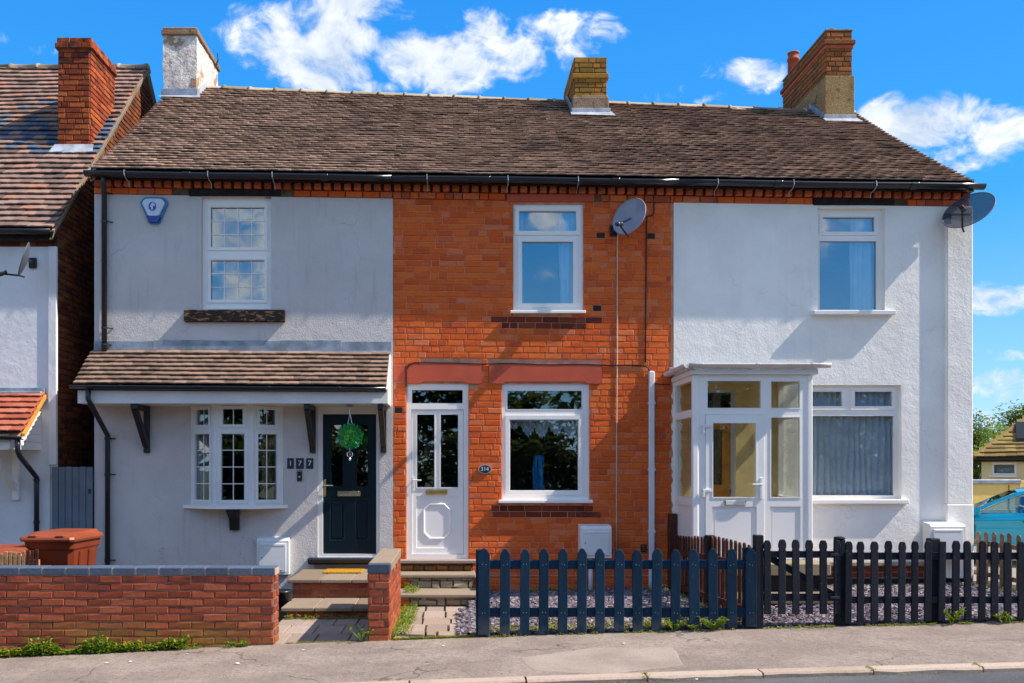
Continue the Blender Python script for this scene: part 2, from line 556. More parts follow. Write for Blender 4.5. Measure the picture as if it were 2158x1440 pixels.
    c = t.mix(t.step(f, .35, .7), (.006, .008, .014), (.016, .020, .032))
    c = t.mix(.5, c, t.mix(t.rand(), (.005, .006, .010), (.024, .029, .042)))
    c = t.mix(t.math('MULTIPLY', t.step(t.noise(36, 5, .75), .60, .67), .6), c, (.11, .115, .13))
    t.finish(c, .62, t.bump(t.noise(30, 6, .7, stretch=(4, 4, .6)), .6, .008), .2)
    plain('timber_brown', (.085, .024, .012), .75, .35, 14, 60, .4, .3)
    plain('timber_weathered', (.21, .135, .085), .85, .35, 14, 60, .4, .2)
    plain('timber_tan', (.46, .25, .12), .85, .25, 14, 60, .4, .2)
    plain('timber_orange', (.72, .30, .05), .4, .18, 9, 60, .1, .4)
    plain('curtain_net', (.84, .86, .87), .9, .06, 9, 200, .1, .1)
    plain('curtain_white', (.88, .88, .88), .9, .06, 9, 200, .1, .1)
    plain('curtain_blue', (.05, .30, .55), .8, .1, 9, 200, .1, .2)
    plain('curtain_brown', (.42, .28, .15), .9, .12, 9, 200, .1, .2)
    plain('curtain_grey', (.5, .5, .5), .9, .12, 9, 200, .1, .2)
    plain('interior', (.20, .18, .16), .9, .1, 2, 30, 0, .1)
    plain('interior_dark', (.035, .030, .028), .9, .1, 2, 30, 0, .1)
    plain('soil', (.075, .055, .04), .95, .3, 8, 60, .5, .1)
    plain('bitumen', (.012, .012, .014), .6, .2, 8, 60, .3, .3)
    glass('glass_window', .19)
    glass('glass_low', .09)
    glass('glass_porch', .045, (.95, .97, .95))
    t = NT('mesh_dish')
    tr = t.node('ShaderNodeBsdfTransparent')
    p = t.node('ShaderNodeBsdfPrincipled')
    p.inputs['Base Color'].default_value = (.035, .05, .075, 1)
    p.inputs['Roughness'].default_value = .5
    mx = t.node('ShaderNodeMixShader')
    mx.inputs[0].default_value = .62
    t.l.new(tr.outputs[0], mx.inputs[1])
    t.l.new(p.outputs[0], mx.inputs[2])
    t.l.new(mx.outputs[0], t.out.inputs['Surface'])
    MATS['mesh_dish'] = t.m
    # ground surfaces
    t = NT('tarmac_pavement')
    base = t.mix(t.step(t.noise(1.6, 7, .68), .36, .64), (.29, .225, .185), (.39, .31, .255))
    base = t.mix(t.math('MULTIPLY', t.step(t.noise(3.5, 5), .5, .75), .4), base, (.26, .21, .18))
    base = t.mix(t.math('MULTIPLY', t.step(t.noise(24, 5, .7), .48, .64), .55), base, (.19, .15, .13))
    base = t.mix(t.math('MULTIPLY', t.step(t.noise(33, 4, .7), .6, .7), .5), base, (.50, .42, .35))
    base = t.mix(t.math('MULTIPLY', t.step(t.noise(70, 3, .7), .52, .66), .6), base, (.15, .125, .11))
    base = t.mix(t.math('MULTIPLY', t.step(t.noise(110, 2, .6), .68, .74), .7), base, (.55, .50, .45))
    v = t.node('ShaderNodeTexVoronoi', feature='DISTANCE_TO_EDGE')
    v.inputs['Scale'].default_value = .55
    wv = t.node('ShaderNodeVectorMath', operation='MULTIPLY_ADD')
    nn = t.node('ShaderNodeTexNoise')
    nn.inputs['Scale'].default_value = 2.2
    nn.inputs['Detail'].default_value = 7
    t.l.new(t.pos(), nn.inputs['Vector'])
    t.l.new(nn.outputs['Color'], wv.inputs[0])
    wv.inputs[1].default_value = (.8, .8, .8)
    t.l.new(t.pos(), wv.inputs[2])
    t.l.new(wv.outputs[0], v.inputs['Vector'])
    line = t.math('SUBTRACT', 1.0, t.step(v.outputs['Distance'], .001, .011))
    line = t.math('MULTIPLY', line, t.step(t.noise(1.1, 2), .47, .57))
    base = t.mix(t.math('MULTIPLY', t.step(t.noise(1.0, 5, .6, stretch=(.6, 1.5, 1)), .55, .68), .35), base, (.17, .14, .125))
    base = t.mix(t.math('MULTIPLY', line, .65), base, (.09, .07, .055))
    b = t.bump(t.noise(80, 5, .8), .8, .014)
    b = t.bump(t.noise(11, 6, .65), .45, .04, b)
    b = t.bump(t.math('SUBTRACT', 1.0, line), .5, .01, b)
    t.finish(base, .93, b, .2)
    t = NT('tarmac_patch')
    base = t.mix(t.step(t.noise(2, 6, .6), .3, .7), (.29, .226, .186), (.39, .31, .255))
    base = t.mix(t.math('MULTIPLY', t.step(t.noise(70, 3, .7), .52, .66), .6), base, (.16, .133, .118))
    t.finish(base, .93, t.bump(t.noise(170, 4, .75), .5, .008), .2)
    t = NT('tarmac_road')
    base = t.mix(t.step(t.noise(1.2, 6, .6), .3, .7), (.10, .10, .108), (.155, .152, .155))
    base = t.mix(t.math('MULTIPLY', t.step(t.noise(95, 3, .7), .52, .66), .7), base, (.045, .045, .05))
    base = t.mix(t.math('MULTIPLY', t.step(t.noise(75, 2, .6), .64, .72), .8), base, (.36, .35, .34))
    t.finish(base, .9, t.bump(t.noise(95, 4, .8), .9, .015), .3)
    plain('drive', (.26, .22, .19), .95, .2, 5, 110, .5, .2)
    plain('ground_far', (.10, .11, .06), .95, .25, .2, 10, .2, .1)
    leafmat('leaf_weed', [(0, (.05, .13, .010)), (.3, (.12, .24, .014)), (.6, (.22, .33, .018)), (.85, (.36, .38, .025)), (.95, (.42, .33, .06)), (1, (.26, .16, .06))])
    leafmat('leaf_moss', [(0, (.14, .18, .012)), (.5, (.30, .33, .018)), (1, (.48, .42, .03))])
    leafmat('leaf_ball', [(0, (.012, .30, .15)), (.4, (.03, .55, .30)), (.75, (.08, .65, .16)), (1, (.34, .75, .05))], .2, .4)
    leafmat('leaf_tree', [(0, (.04, .085, .012)), (.5, (.085, .15, .018)), (1, (.17, .22, .025))])
    leafmat('leaf_hedge', [(0, (.09, .19, .012)), (.5, (.16, .28, .015)), (1, (.26, .36, .03))])
    leafmat('leaf_far', [(0, (.018, .028, .010)), (.5, (.035, .050, .014)), (1, (.07, .085, .02))])
    plain('bark', (.12, .085, .06), .95, .3, 8, 40, .6, .1)
    plain('car_paint', (.004, .36, .54), .18, .04, 3, 20, 0, .6, .25, **{'Coat Weight': 1.0, 'Coat Roughness': .05})
    plain('car_trim', (.012, .014, .016), .4, .1, 8, 60, .02, .4)
    glass('glass_car', .16, (.72, .88, .86))
    plain('car_tyre', (.015, .015, .016), .85, .1, 8, 60, .1, .2)
    plain('alloy', (.45, .46, .48), .3, .08, 8, 60, 0, .5, .8)


make_materials()


# ------------------------------------------------------------------ mesh helpers
class MB:
    def __init__(self):
        self.v, self.f = [], []

    def add(self, verts, faces, M=None):
        o = len(self.v)
        self.v += [tuple(M @ Vector(p)) if M is not None else tuple(p) for p in verts]
        self.f += [tuple(i + o for i in f) for f in faces]
        return self

    def box(self, x0, x1, y0, y1, z0, z1, M=None):
        return self.add([(x0, y0, z0), (x1, y0, z0), (x1, y1, z0), (x0, y1, z0), (x0, y0, z1), (x1, y0, z1), (x1, y1, z1), (x0, y1, z1)],
                        [(0, 3, 2, 1), (4, 5, 6, 7), (0, 1, 5, 4), (1, 2, 6, 5), (2, 3, 7, 6), (3, 0, 4, 7)], M)

    def cbox(self, x0, x1, y0, y1, z0, z1, c=.004, M=None):
        """box with every edge chamfered"""
        xs, ys, zs = (x0, x1), (y0, y1), (z0, z1)
        V, idx = [], {}
        for i in (0, 1):
            for j in (0, 1):
                for k in (0, 1):
                    sx, sy, sz = (c if i == 0 else -c), (c if j == 0 else -c), (c if k == 0 else -c)
                    idx[i, j, k, 'x'] = len(V); V.append((xs[i], ys[j] + sy, zs[k] + sz))
                    idx[i, j, k, 'y'] = len(V); V.append((xs[i] + sx, ys[j], zs[k] + sz))
                    idx[i, j, k, 'z'] = len(V); V.append((xs[i] + sx, ys[j] + sy, zs[k]))
        F = []
        for i in (0, 1):
            q = [idx[i, 0, 0, 'x'], idx[i, 1, 0, 'x'], idx[i, 1, 1, 'x'], idx[i, 0, 1, 'x']]
            F.append(tuple(q if i else q[::-1]))
            q = [idx[0, i, 0, 'y'], idx[0, i, 1, 'y'], idx[1, i, 1, 'y'], idx[1, i, 0, 'y']]
            F.append(tuple(q if i else q[::-1]))
            q = [idx[0, 0, i, 'z'], idx[1, 0, i, 'z'], idx[1, 1, i, 'z'], idx[0, 1, i, 'z']]
            F.append(tuple(q if i else q[::-1]))
        for i in (0, 1):
            for j in (0, 1):
                F.append((idx[i, j, 0, 'x'], idx[i, j, 1, 'x'], idx[i, j, 1, 'y'], idx[i, j, 0, 'y']))
                F.append((idx[i, 0, j, 'x'], idx[i, 1, j, 'x'], idx[i, 1, j, 'z'], idx[i, 0, j, 'z']))
                F.append((idx[0, i, j, 'y'], idx[1, i, j, 'y'], idx[1, i, j, 'z'], idx[0, i, j, 'z']))
        for i in (0, 1):
            for j in (0, 1):
                for k in (0, 1):
                    F.append((idx[i, j, k, 'x'], idx[i, j, k, 'y'], idx[i, j, k, 'z']))
        return self.add(V, F, M)

    def prism(self, poly, y0, y1, M=None):
        """polygon in x,z extruded along y"""
        n = len(poly)
        V = [(x, y0, z) for x, z in poly] + [(x, y1, z) for x, z in poly]
        F = [tuple(range(n)), tuple(range(2 * n - 1, n - 1, -1))]
        for i in range(n):
            j = (i + 1) % n
            F.append((i, i + n, j + n, j))
        return self.add(V, F, M)

    def prism_x(self, poly, x0, x1, M=None):
        """polygon in y,z extruded along x"""
        n = len(poly)
        V = [(x0, y, z) for y, z in poly] + [(x1, y, z) for y, z in poly]
        F = [tuple(range(n)), tuple(range(2 * n - 1, n - 1, -1))]
        for i in range(n):
            j = (i + 1) % n
            F.append((i, i + n, j + n, j))
        return self.add(V, F, M)

    def prism_z(self, poly, z0, z1, M=None):
        n = len(poly)
        V = [(x, y, z0) for x, y in poly] + [(x, y, z1) for x, y in poly]
        F = [tuple(range(n - 1, -1, -1)), tuple(range(n, 2 * n))]
        for i in range(n):
            j = (i + 1) % n
            F.append((i, j, j + n, i + n))
        return self.add(V, F, M)

    def tube(self, pts, r, n=8, cap=True, M=None):
        pts = [Vector(p) for p in pts]
        V, F = [], []
        prev = None
        for i, p in enumerate(pts):
            a = pts[max(0, i - 1)]
            b = pts[min(len(pts) - 1, i + 1)]
            d = (b - a).normalized()
            if prev is None:
                up = Vector((0, 0, 1)) if abs(d.z) < .9 else Vector((1, 0, 0))
                s = d.cross(up).normalized()
            else:
                s = (prev - d * prev.dot(d)).normalized()
            prev = s
            t = d.cross(s)
            rr = r[i] if isinstance(r, (list, tuple)) else r
            for k in range(n):
                an = 2 * math.pi * k / n
                V.append(p + (s * math.cos(an) + t * math.sin(an)) * rr)
        for i in range(len(pts) - 1):
            for k in range(n):
                k2 = (k + 1) % n
                F.append((i * n + k, i * n + k2, (i + 1) * n + k2, (i + 1) * n + k))
        if cap:
            F.append(tuple(range(n - 1, -1, -1)))
            F.append(tuple((len(pts) - 1) * n + k for k in range(n)))
        return self.add(V, F, M)

    def lathe(self, prof, n=16, c=(0, 0, 0), M=None):
        V, F = [], []
        for (r, z) in prof:
            for k in range(n):
                a = 2 * math.pi * k / n
                V.append((c[0] + r * math.cos(a), c[1] + r * math.sin(a), c[2] + z))
        for i in range(len(prof) - 1):
            for k in range(n):
                k2 = (k + 1) % n
                F.append((i * n + k, i * n + k2, (i + 1) * n + k2, (i + 1) * n + k))
        F.append(tuple(range(n - 1, -1, -1)))
        F.append(tuple((len(prof) - 1) * n + k for k in range(n)))
        return self.add(V, F, M)

    def holes(self, x0, x1, z0, z1, y0, y1, ops, ztop=None):
        """slab in x,z with rectangular openings through it; ztop(x) gives a sloping top"""
        xs = sorted({x0, x1} | {min(max(o[i], x0), x1) for o in ops for i in (0, 1)})
        zs = sorted({z0, z1} | {min(max(o[i], z0), z1) for o in ops for i in (2, 3)})

        def solid(i, j):
            if i < 0 or j < 0 or i >= len(xs) - 1 or j >= len(zs) - 1:
                return False
            cx, cz = (xs[i] + xs[i + 1]) / 2, (zs[j] + zs[j + 1]) / 2
            return not any(o[0] < cx < o[1] and o[2] < cz < o[3] for o in ops)

        def zz(z, x):
            return ztop(x) if (ztop and z == z1) else z
        for i in range(len(xs) - 1):
            for j in range(len(zs) - 1):
                if not solid(i, j):
                    continue
                a, b, c, d = xs[i], xs[i + 1], zs[j], zs[j + 1]
                ca, cb, da, db = zz(c, a), zz(c, b), zz(d, a), zz(d, b)
                self.add([(a, y0, ca), (b, y0, cb), (b, y0, db), (a, y0, da)], [(0, 1, 2, 3)])
                self.add([(a, y1, ca), (b, y1, cb), (b, y1, db), (a, y1, da)], [(3, 2, 1, 0)])
                if not solid(i - 1, j):
                    self.add([(a, y0, ca), (a, y1, ca), (a, y1, da), (a, y0, da)], [(3, 2, 1, 0)])
                if not solid(i + 1, j):
                    self.add([(b, y0, cb), (b, y1, cb), (b, y1, db), (b, y0, db)], [(0, 1, 2, 3)])
                if not solid(i, j - 1):
                    self.add([(a, y0, ca), (b, y0, cb), (b, y1, cb), (a, y1, ca)], [(3, 2, 1, 0)])
                if not solid(i, j + 1):
                    self.add([(a, y0, da), (b, y0, db), (b, y1, db), (a, y1, da)], [(0, 1, 2, 3)])
        return self

    def mesh(self, name, mat, smooth=False):
        me = bpy.data.meshes.new(name)
        me.from_pydata(self.v, [], self.f)
        if mat:
            me.materials.append(MATS[mat])
        if smooth:
            for p in me.polygons:
                p.use_smooth = True
        me.update()
        return me

    def build(self, name, mat, parent=None, smooth=False, M=None):
        return link(name, self.mesh(name, mat, smooth), parent, M)


ROOT_LOC = {}


def link(name, data, parent=None, M=None):
    o = bpy.data.objects.new(name, data)
    COL.objects.link(o)
    if M is not None:
        o.matrix_basis = M
    if parent is not None:
        o.parent = parent
        if parent.name in ROOT_LOC:
            o.matrix_parent_inverse = Matrix.Translation(-Vector(ROOT_LOC[parent.name]))
    return o


def tag(o, label, cat, group=None):
    o['label'] = label
    o['category'] = cat
    if group:
        o['group'] = group
    return o


def thing(name, label, cat, loc=(0, 0, 0), group=None):
    o = bpy.data.objects.new(name, None)
    COL.objects.link(o)
    o.empty_display_size = .2
    o.location = loc
    ROOT_LOC[o.name] = tuple(loc)
    return tag(o, label, cat, group)


def structure(o):
    o['kind'] = 'structure'
    return o


def stuff(o, label=None, cat=None):
    o['kind'] = 'stuff'
    if label:
        o['label'] = label
    if cat:
        o['category'] = cat
    return o


# ------------------------------------------------------------------ masonry and tiling
BRICK_CACHE = {}


def brick_shape(L, H, D, c=.006, rough=0, seed=0):
    """chamfered brick, centred in x and z, its back at y=0 and its face at y=-D"""
    x, z = L / 2, H / 2
    r = random.Random(seed)
    j = lambda: (r.random() - .5) * 2 * rough
    b = [(-x, 0, -z), (x, 0, -z), (x, 0, z), (-x, 0, z)]
    m = [(sx * x + j() * .5, -(D - c), sz * z + j() * .5) for sx, sz in ((-1, -1), (1, -1), (1, 1), (-1, 1))]
    f = [(sx * (x - c) + j(), -D + j(), sz * (z - c) + j()) for sx, sz in ((-1, -1), (1, -1), (1, 1), (-1, 1))]
    V = b + m + f
    F = [(8, 9, 10, 11)]
    for i in range(4):
        k = (i + 1) % 4
        F += [(i, k, 4 + k, 4 + i), (4 + i, 4 + k, 8 + k, 8 + i)]
    return V, F


def lay(name, parent, items, limit=300, stuff_name=None):
    """items: (L, H, D, matrix, material, rough). The first `limit` become objects, the rest one joined part."""
    rest = {}
    for n, (L, H, D, M, mat, rough) in enumerate(items):
        seed = n % 5
        key = (name, round(L, 2), round(H, 3), round(D, 3), mat, seed if rough else 0)
        if key not in BRICK_CACHE:
            mb = MB()
            V, F = brick_shape(round(L, 2) - .0 if L > .03 else L, H, D, min(.007, H * .12), rough, seed)
            mb.add(V, F)
            BRICK_CACHE[key] = (V, F, mb.mesh(name, mat))
        V, F, me = BRICK_CACHE[key]
        if n < limit:
            link(name, me, parent, M)
        else:
            rest.setdefault(mat, MB()).add(V, F, M)
    for mat, mb in rest.items():
        stuff(mb.build(stuff_name or ('more_' + name + 's'), mat, parent))


def course_items(u0, u1, v0, v1, frame, mat='brick_orange', ch=.083, bl=.24, hd=.12, joint=.010, D=.010, ops=(), bond='random', matfn=None, rough=.0015, seed=1, slope=0.0, zmap=None):
    """brick courses over a u,v area; frame(u, v) -> matrix of a brick facing out"""
    r = random.Random(seed)
    items = []
    n = int(round((v1 - v0) / ch))
    for k in range(n):
        v = v0 + (k + .5) * ch
        u = u0
        if bond == 'stretch':
            u = u0 - (bl / 2 if k % 2 else 0)
        elif bond == 'random':
            u = u0 - r.random() * bl
        while u < u1 - .01:
            if bond == 'stretch':
                w = bl
            else:
                w = bl if r.random() < .62 else hd
                w *= 1 + (r.random() - .5) * .08
            a, b = max(u, u0), min(u + w, u1)
            u += w
            segs = [(a, b)]
            for (o0, o1, p0, p1) in ops:
                vv = zmap((a + b) / 2, v) if zmap else v
                if p0 - ch * .4 < vv < p1 + ch * .4:
                    ns = []
                    for (s, e) in segs:
                        if e <= o0 or s >= o1:
                            ns.append((s, e))
                        else:
                            if s < o0:
                                ns.append((s, o0))
                            if e > o1:
                                ns.append((o1, e))
                    segs = ns
            for (s, e) in segs:
                L = e - s - joint
                if L < .025:
                    continue
                c = (s + e) / 2
                vz = zmap(c, v) if zmap else v
                mm = matfn(c, vz) if matfn else None
                H = ch - joint
                if slope:
                    H -= .001
                items.append((L, H, D + (r.random() - .5) * .004, frame(c, vz, r), mm or mat, rough))
    return items


def frame_front(y):
    def f(u, v, r):
        return Matrix.Translation((u, y, v)) @ Matrix.Rotation((r.random() - .5) * .008, 4, 'Y')
    return f


def frame_side(x):                    # face towards +x
    def f(u, v, r):
        return Matrix.Translation((x, u, v)) @ Matrix.Rotation(R(90), 4, 'Z')
    return f


def frame_side_l(x):                  # face towards -x
    def f(u, v, r):
        return Matrix.Translation((x, u, v)) @ Matrix.Rotation(R(-90), 4, 'Z')
    return f


TILE_CACHE = {}


def tile_mesh(w, l, t, mat, seed):
    key = (round(w, 3), round(l, 3), round(t, 4), mat, seed)
    if key not in TILE_CACHE:
        r = random.Random(seed)
        x = w / 2
        j = lambda s: (r.random() - .5) * s
        # local: x across, y up the slope (0 = lower edge), z off the roof; a slight camber
        V = [(-x, j(.006), 0), (0, j(.006), .003), (x, j(.006), 0), (-x, l, 0), (0, l, .002), (x, l, 0)]
        V += [(a, b, c + t + j(.002)) for a, b, c in V]
        F = [(6, 7, 10, 9), (7, 8, 11, 10), (0, 1, 7, 6), (1, 2, 8, 7), (0, 6, 9, 3), (2, 5, 11, 8), (3, 9, 10, 4), (4, 10, 11, 5), (0, 3, 4, 1), (1, 4, 5, 2)]
        mb = MB().add(V, F)
        TILE_CACHE[key] = (V, F, mb.mesh('roof_tile', mat))
    return TILE_CACHE[key]


def tile_slope(parent, surf, rows, width, tile_w, mat, u0=0.0, u1=1.0, limit=300, t=.016, lap=1.5, skip=None, wav=.012, matfn=None, seed=3, jit=1.0, keep=None, lift=.016):
    """surf(u, v): point on the slope, u along the eaves 0..1, v up the slope 0..1"""
    r = random.Random(seed)
    rest = {}
    count = 0
    for k in range(rows):
        v = k / rows
        n0 = max(1, int(round(width * (u1 - u0) / tile_w)))
        du = (u1 - u0) / n0
        off = .5 if k % 2 else 0
        for i in range(-1, n0 + 1):
            a = u0 + (i + off) * du
            b = a + du
            a, b = max(a, u0), min(b, u1)
            if b - a < du * .2:
                continue
            c = (a + b) / 2
            p = surf(c, v)
            pu = surf(min(1, c + .01), v) - surf(max(0, c - .01), v)
            pv = surf(c, min(1, v + .5 / rows)) - surf(c, max(0, v - .5 / rows))
            ex = pu.normalized()
            ez = ex.cross(pv).normalized()
            ey = ez.cross(ex)
            if skip and skip(p, c, v):
                continue
            # waviness of an old roof: courses rise and dip together
            wv = mnoise.noise(Vector((p.x * 1.3, k * .37, seed))) * wav + mnoise.noise(Vector((p.x * 5, k * .9, seed + 9))) * wav * .4
            M = Matrix.Identity(4)
            for q in range(3):
                M[q][0], M[q][1], M[q][2] = ex[q], ey[q], ez[q]
            rowlen = (surf(c, 1.0) - surf(c, 0.0)).length / rows
            pos = p + ey * wv + ez * (.002 + r.random() * .006 * jit + lift * .5 * max(-.8, mnoise.noise(Vector((p.x * 1.1, k * .8, seed + 4)))))
            M = Matrix.Translation(pos) @ M @ Matrix.Rotation((r.random() - .5) * .03 * jit, 4, 'Z') @ Matrix.Translation((0, 0, t * 1.1 + lift)) @ Matrix.Rotation(-math.atan2(t * 1.15 + lift, rowlen * 1.2), 4, 'X')
            w = (b - a) * width - .004
            mm = matfn(p, r) if matfn else mat
            V, F, me = tile_mesh(w, rowlen * lap, t, mm, r.randrange(4))
            if count < limit and (keep is None or keep(p)):
                link('roof_tile', me, parent, M)
                count += 1
            else:
                rest.setdefault(mm, MB()).add(V, F, M)
    for mm, mb in rest.items():
        stuff(mb.build('more_roof_tiles', mm, parent))


# ------------------------------------------------------------------ windows, pipes, curtains
def ring(mb, a, b, c, d, w, y0, y1):
    mb.holes(a, b, c, d, y0, y1, [(a + w, b - w, c + w, d - w)])


def window(parent, x0, x1, z0, z1, y, panes, mat='upvc', gl='glass_window', sash=.032, rot=0.0, name='window', thick=.07, org=None, bar_mat='upvc'):
    """frame with its front at local y=0; panes: (x0, x1, z0, z1, bars across, bars up, sash proud)"""
    ox, oy = (x0, y) if org is None else org
    M = Matrix.Translation((ox, oy, 0)) @ Matrix.Rotation(rot, 4, 'Z')
    mb = MB()
    W = x1 - x0
    mb.holes(0, W, z0, z1, 0, thick, [(p[0] - x0, p[1] - x0, p[2], p[3]) for p in panes])
    f = mb.build(name, mat, parent, M=M)
    for p in panes:
        a, b, c, d = p[0] - x0, p[1] - x0, p[2], p[3]
        nx, nz, proud = p[4], p[5], p[6]
        if proud:
            s = MB()
            g = sash
            s.holes(a - g, b + g, c - g, d + g, -.016, .004, [(a - .002, b + .002, c - .002, d + .002)])
            s.holes(a - .002, b + .002, c - .002, d + .002, -.008, .02, [(a + .008, b - .008, c + .008, d - .008)])
            s.build('sash', mat, f)
        else:
            s = MB().holes(a - .001, b + .001, c - .001, d + .001, -.004, .02, [(a + .010, b - .010, c + .010, d - .010)])
            s.build('bead', mat, f)
        MB().box(a - .006, b + .006, .026, .034, c - .006, d + .006).build('pane', gl, f)
        for i in range(1, nx):
            u = a + (b - a) * i / nx
            MB().box(u - .0055, u + .0055, .0225, .026, c, d).build('glazing_bar', bar_mat, f)
        for i in range(1, nz):
            v = c + (d - c) * i / nz
            MB().box(a, b, .0215, .0245, v - .0055, v + .0055).build('glazing_bar', bar_mat, f)
    return f


def curtain(name, label, x0, x1, z0, z1, y, folds, amp, mat, seed=0, gather=0.0, group=None, flare=0.0):
    r = random.Random(seed)
    n = int(folds * 10)
    rows = 14
    ph = [r.random() * 6 for _ in range(6)]
    V, F = [], []
    for j in range(rows + 1):
        v = j / rows
        for i in range(n + 1):
            u = i / n
            wv = math.sin(u * folds * 6.283 + 1.2 * math.sin(u * 9 + ph[0]) + .35 * math.sin(v * 4 + ph[1]))
            wv += .35 * math.sin(u * folds * 13 + ph[2] + v)
            uu = .5 + (u - .5) * (1 - gather * math.sin(math.pi * min(1, (1 - v) * 1.1)) + flare * (1 - v))
            V.append((x0 + (x1 - x0) * uu + .01 * math.sin(v * 7 + u * 20), y + wv * amp, z0 + (z1 - z0) * v))
    m = len(V)
    V += [(a, b + .003, c) for a, b, c in V]
    for j in range(rows):
        for i in range(n):
            a = j * (n + 1) + i
            F.append((a, a + 1, a + n + 2, a + n + 1))
            F.append((m + a + n + 1, m + a + n + 2, m + a + 1, m + a))
    o = MB().add(V, F).build(name, mat, None, True)
    return tag(o, label, 'curtain', group)


def half_gutter(mb, x0, x1, y, zf, r=.057, n=8):
    """half-round gutter along x; zf(x) is the rim height"""
    V, F = [], []
    steps = 12
    prof = []
    for k in range(n + 1):
        a = math.pi + math.pi * k / n
        prof.append((math.cos(a) * r, math.sin(a) * r))
    prof += [(math.cos(2 * math.pi - math.pi * k / n) * (r - .005), math.sin(2 * math.pi - math.pi * k / n) * (r - .005)) for k in range(n + 1)]
    m = len(prof)
    for i in range(steps + 1):
        x = x0 + (x1 - x0) * i / steps
        for (a, b) in prof:
            V.append((x, y + a, zf(x) + b))
    for i in range(steps):
        for k in range(m):
            k2 = (k + 1) % m
            F.append((i * m + k, (i + 1) * m + k, (i + 1) * m + k2, i * m + k2))
    F.append(tuple(range(m)))
    F.append(tuple(steps * m + k for k in range(m - 1, -1, -1)))
    mb.add(V, F)


def leafy(mb, base, dirv, length, width, r, fold=.25, droop=.3):
    """one leaf: four triangles bent along its rib"""
    d = Vector(dirv).normalized()
    s = d.cross(Vector((0, 0, 1)))
    s = s.normalized() if s.length > .01 else Vector((1, 0, 0))
    up = s.cross(d)
    b = Vector(base)
    m = b + d * length * .5 + up * length * .05
    t = b + d * length - Vector((0, 0, 1)) * length * droop
    l1 = m + s * width * .5 + up * width * fold
    l2 = m - s * width * .5 + up * width * fold
    mb.add([b, l1, t, l2, m], [(0, 1, 4), (1, 2, 4), (2, 3, 4), (3, 0, 4)])


def text_mesh(s, size, mat, depth=.002):
    cu = bpy.data.curves.new('lettering', 'FONT')
    cu.body = s
    cu.size = size
    cu.extrude = depth
    cu.align_x = 'CENTER'
    cu.align_y = 'CENTER'
    o = bpy.data.objects.new('lettering_source', cu)
    COL.objects.link(o)
    bpy.context.view_layer.update()
    me = bpy.data.meshes.new_from_object(o.evaluated_get(bpy.context.evaluated_depsgraph_get()))
    bpy.data.objects.remove(o)
    bpy.data.curves.remove(cu)
    me.transform(Matrix.Rotation(R(90), 4, 'X'))
    me.materials.clear()
    me.materials.append(MATS[mat])
    return me


# ================================================================== THE SETTING
def zg(x, y):                       # front gardens: level with the pavement at the road, flatter by the houses
    t = max(0.0, min(1.0, (y + 3.4) / 3.4))
    return zpav(x) * (1 - t) + (0.0 + .018 * max(-6, min(8, x))) * t


def sheet(name, mat, xs, ys, zf):
    V = [(x, y, zf(x, y)) for y in ys for x in xs]
    n = len(xs)
    F = [(j * n + i, j * n + i + 1, (j + 1) * n + i + 1, (j + 1) * n + i) for j in range(len(ys) - 1) for i in range(n - 1)]
    return structure(MB().add(V, F).build(name, mat))


def frange(a, b, n):
    return [a + (b - a) * i / n for i in range(n + 1)]


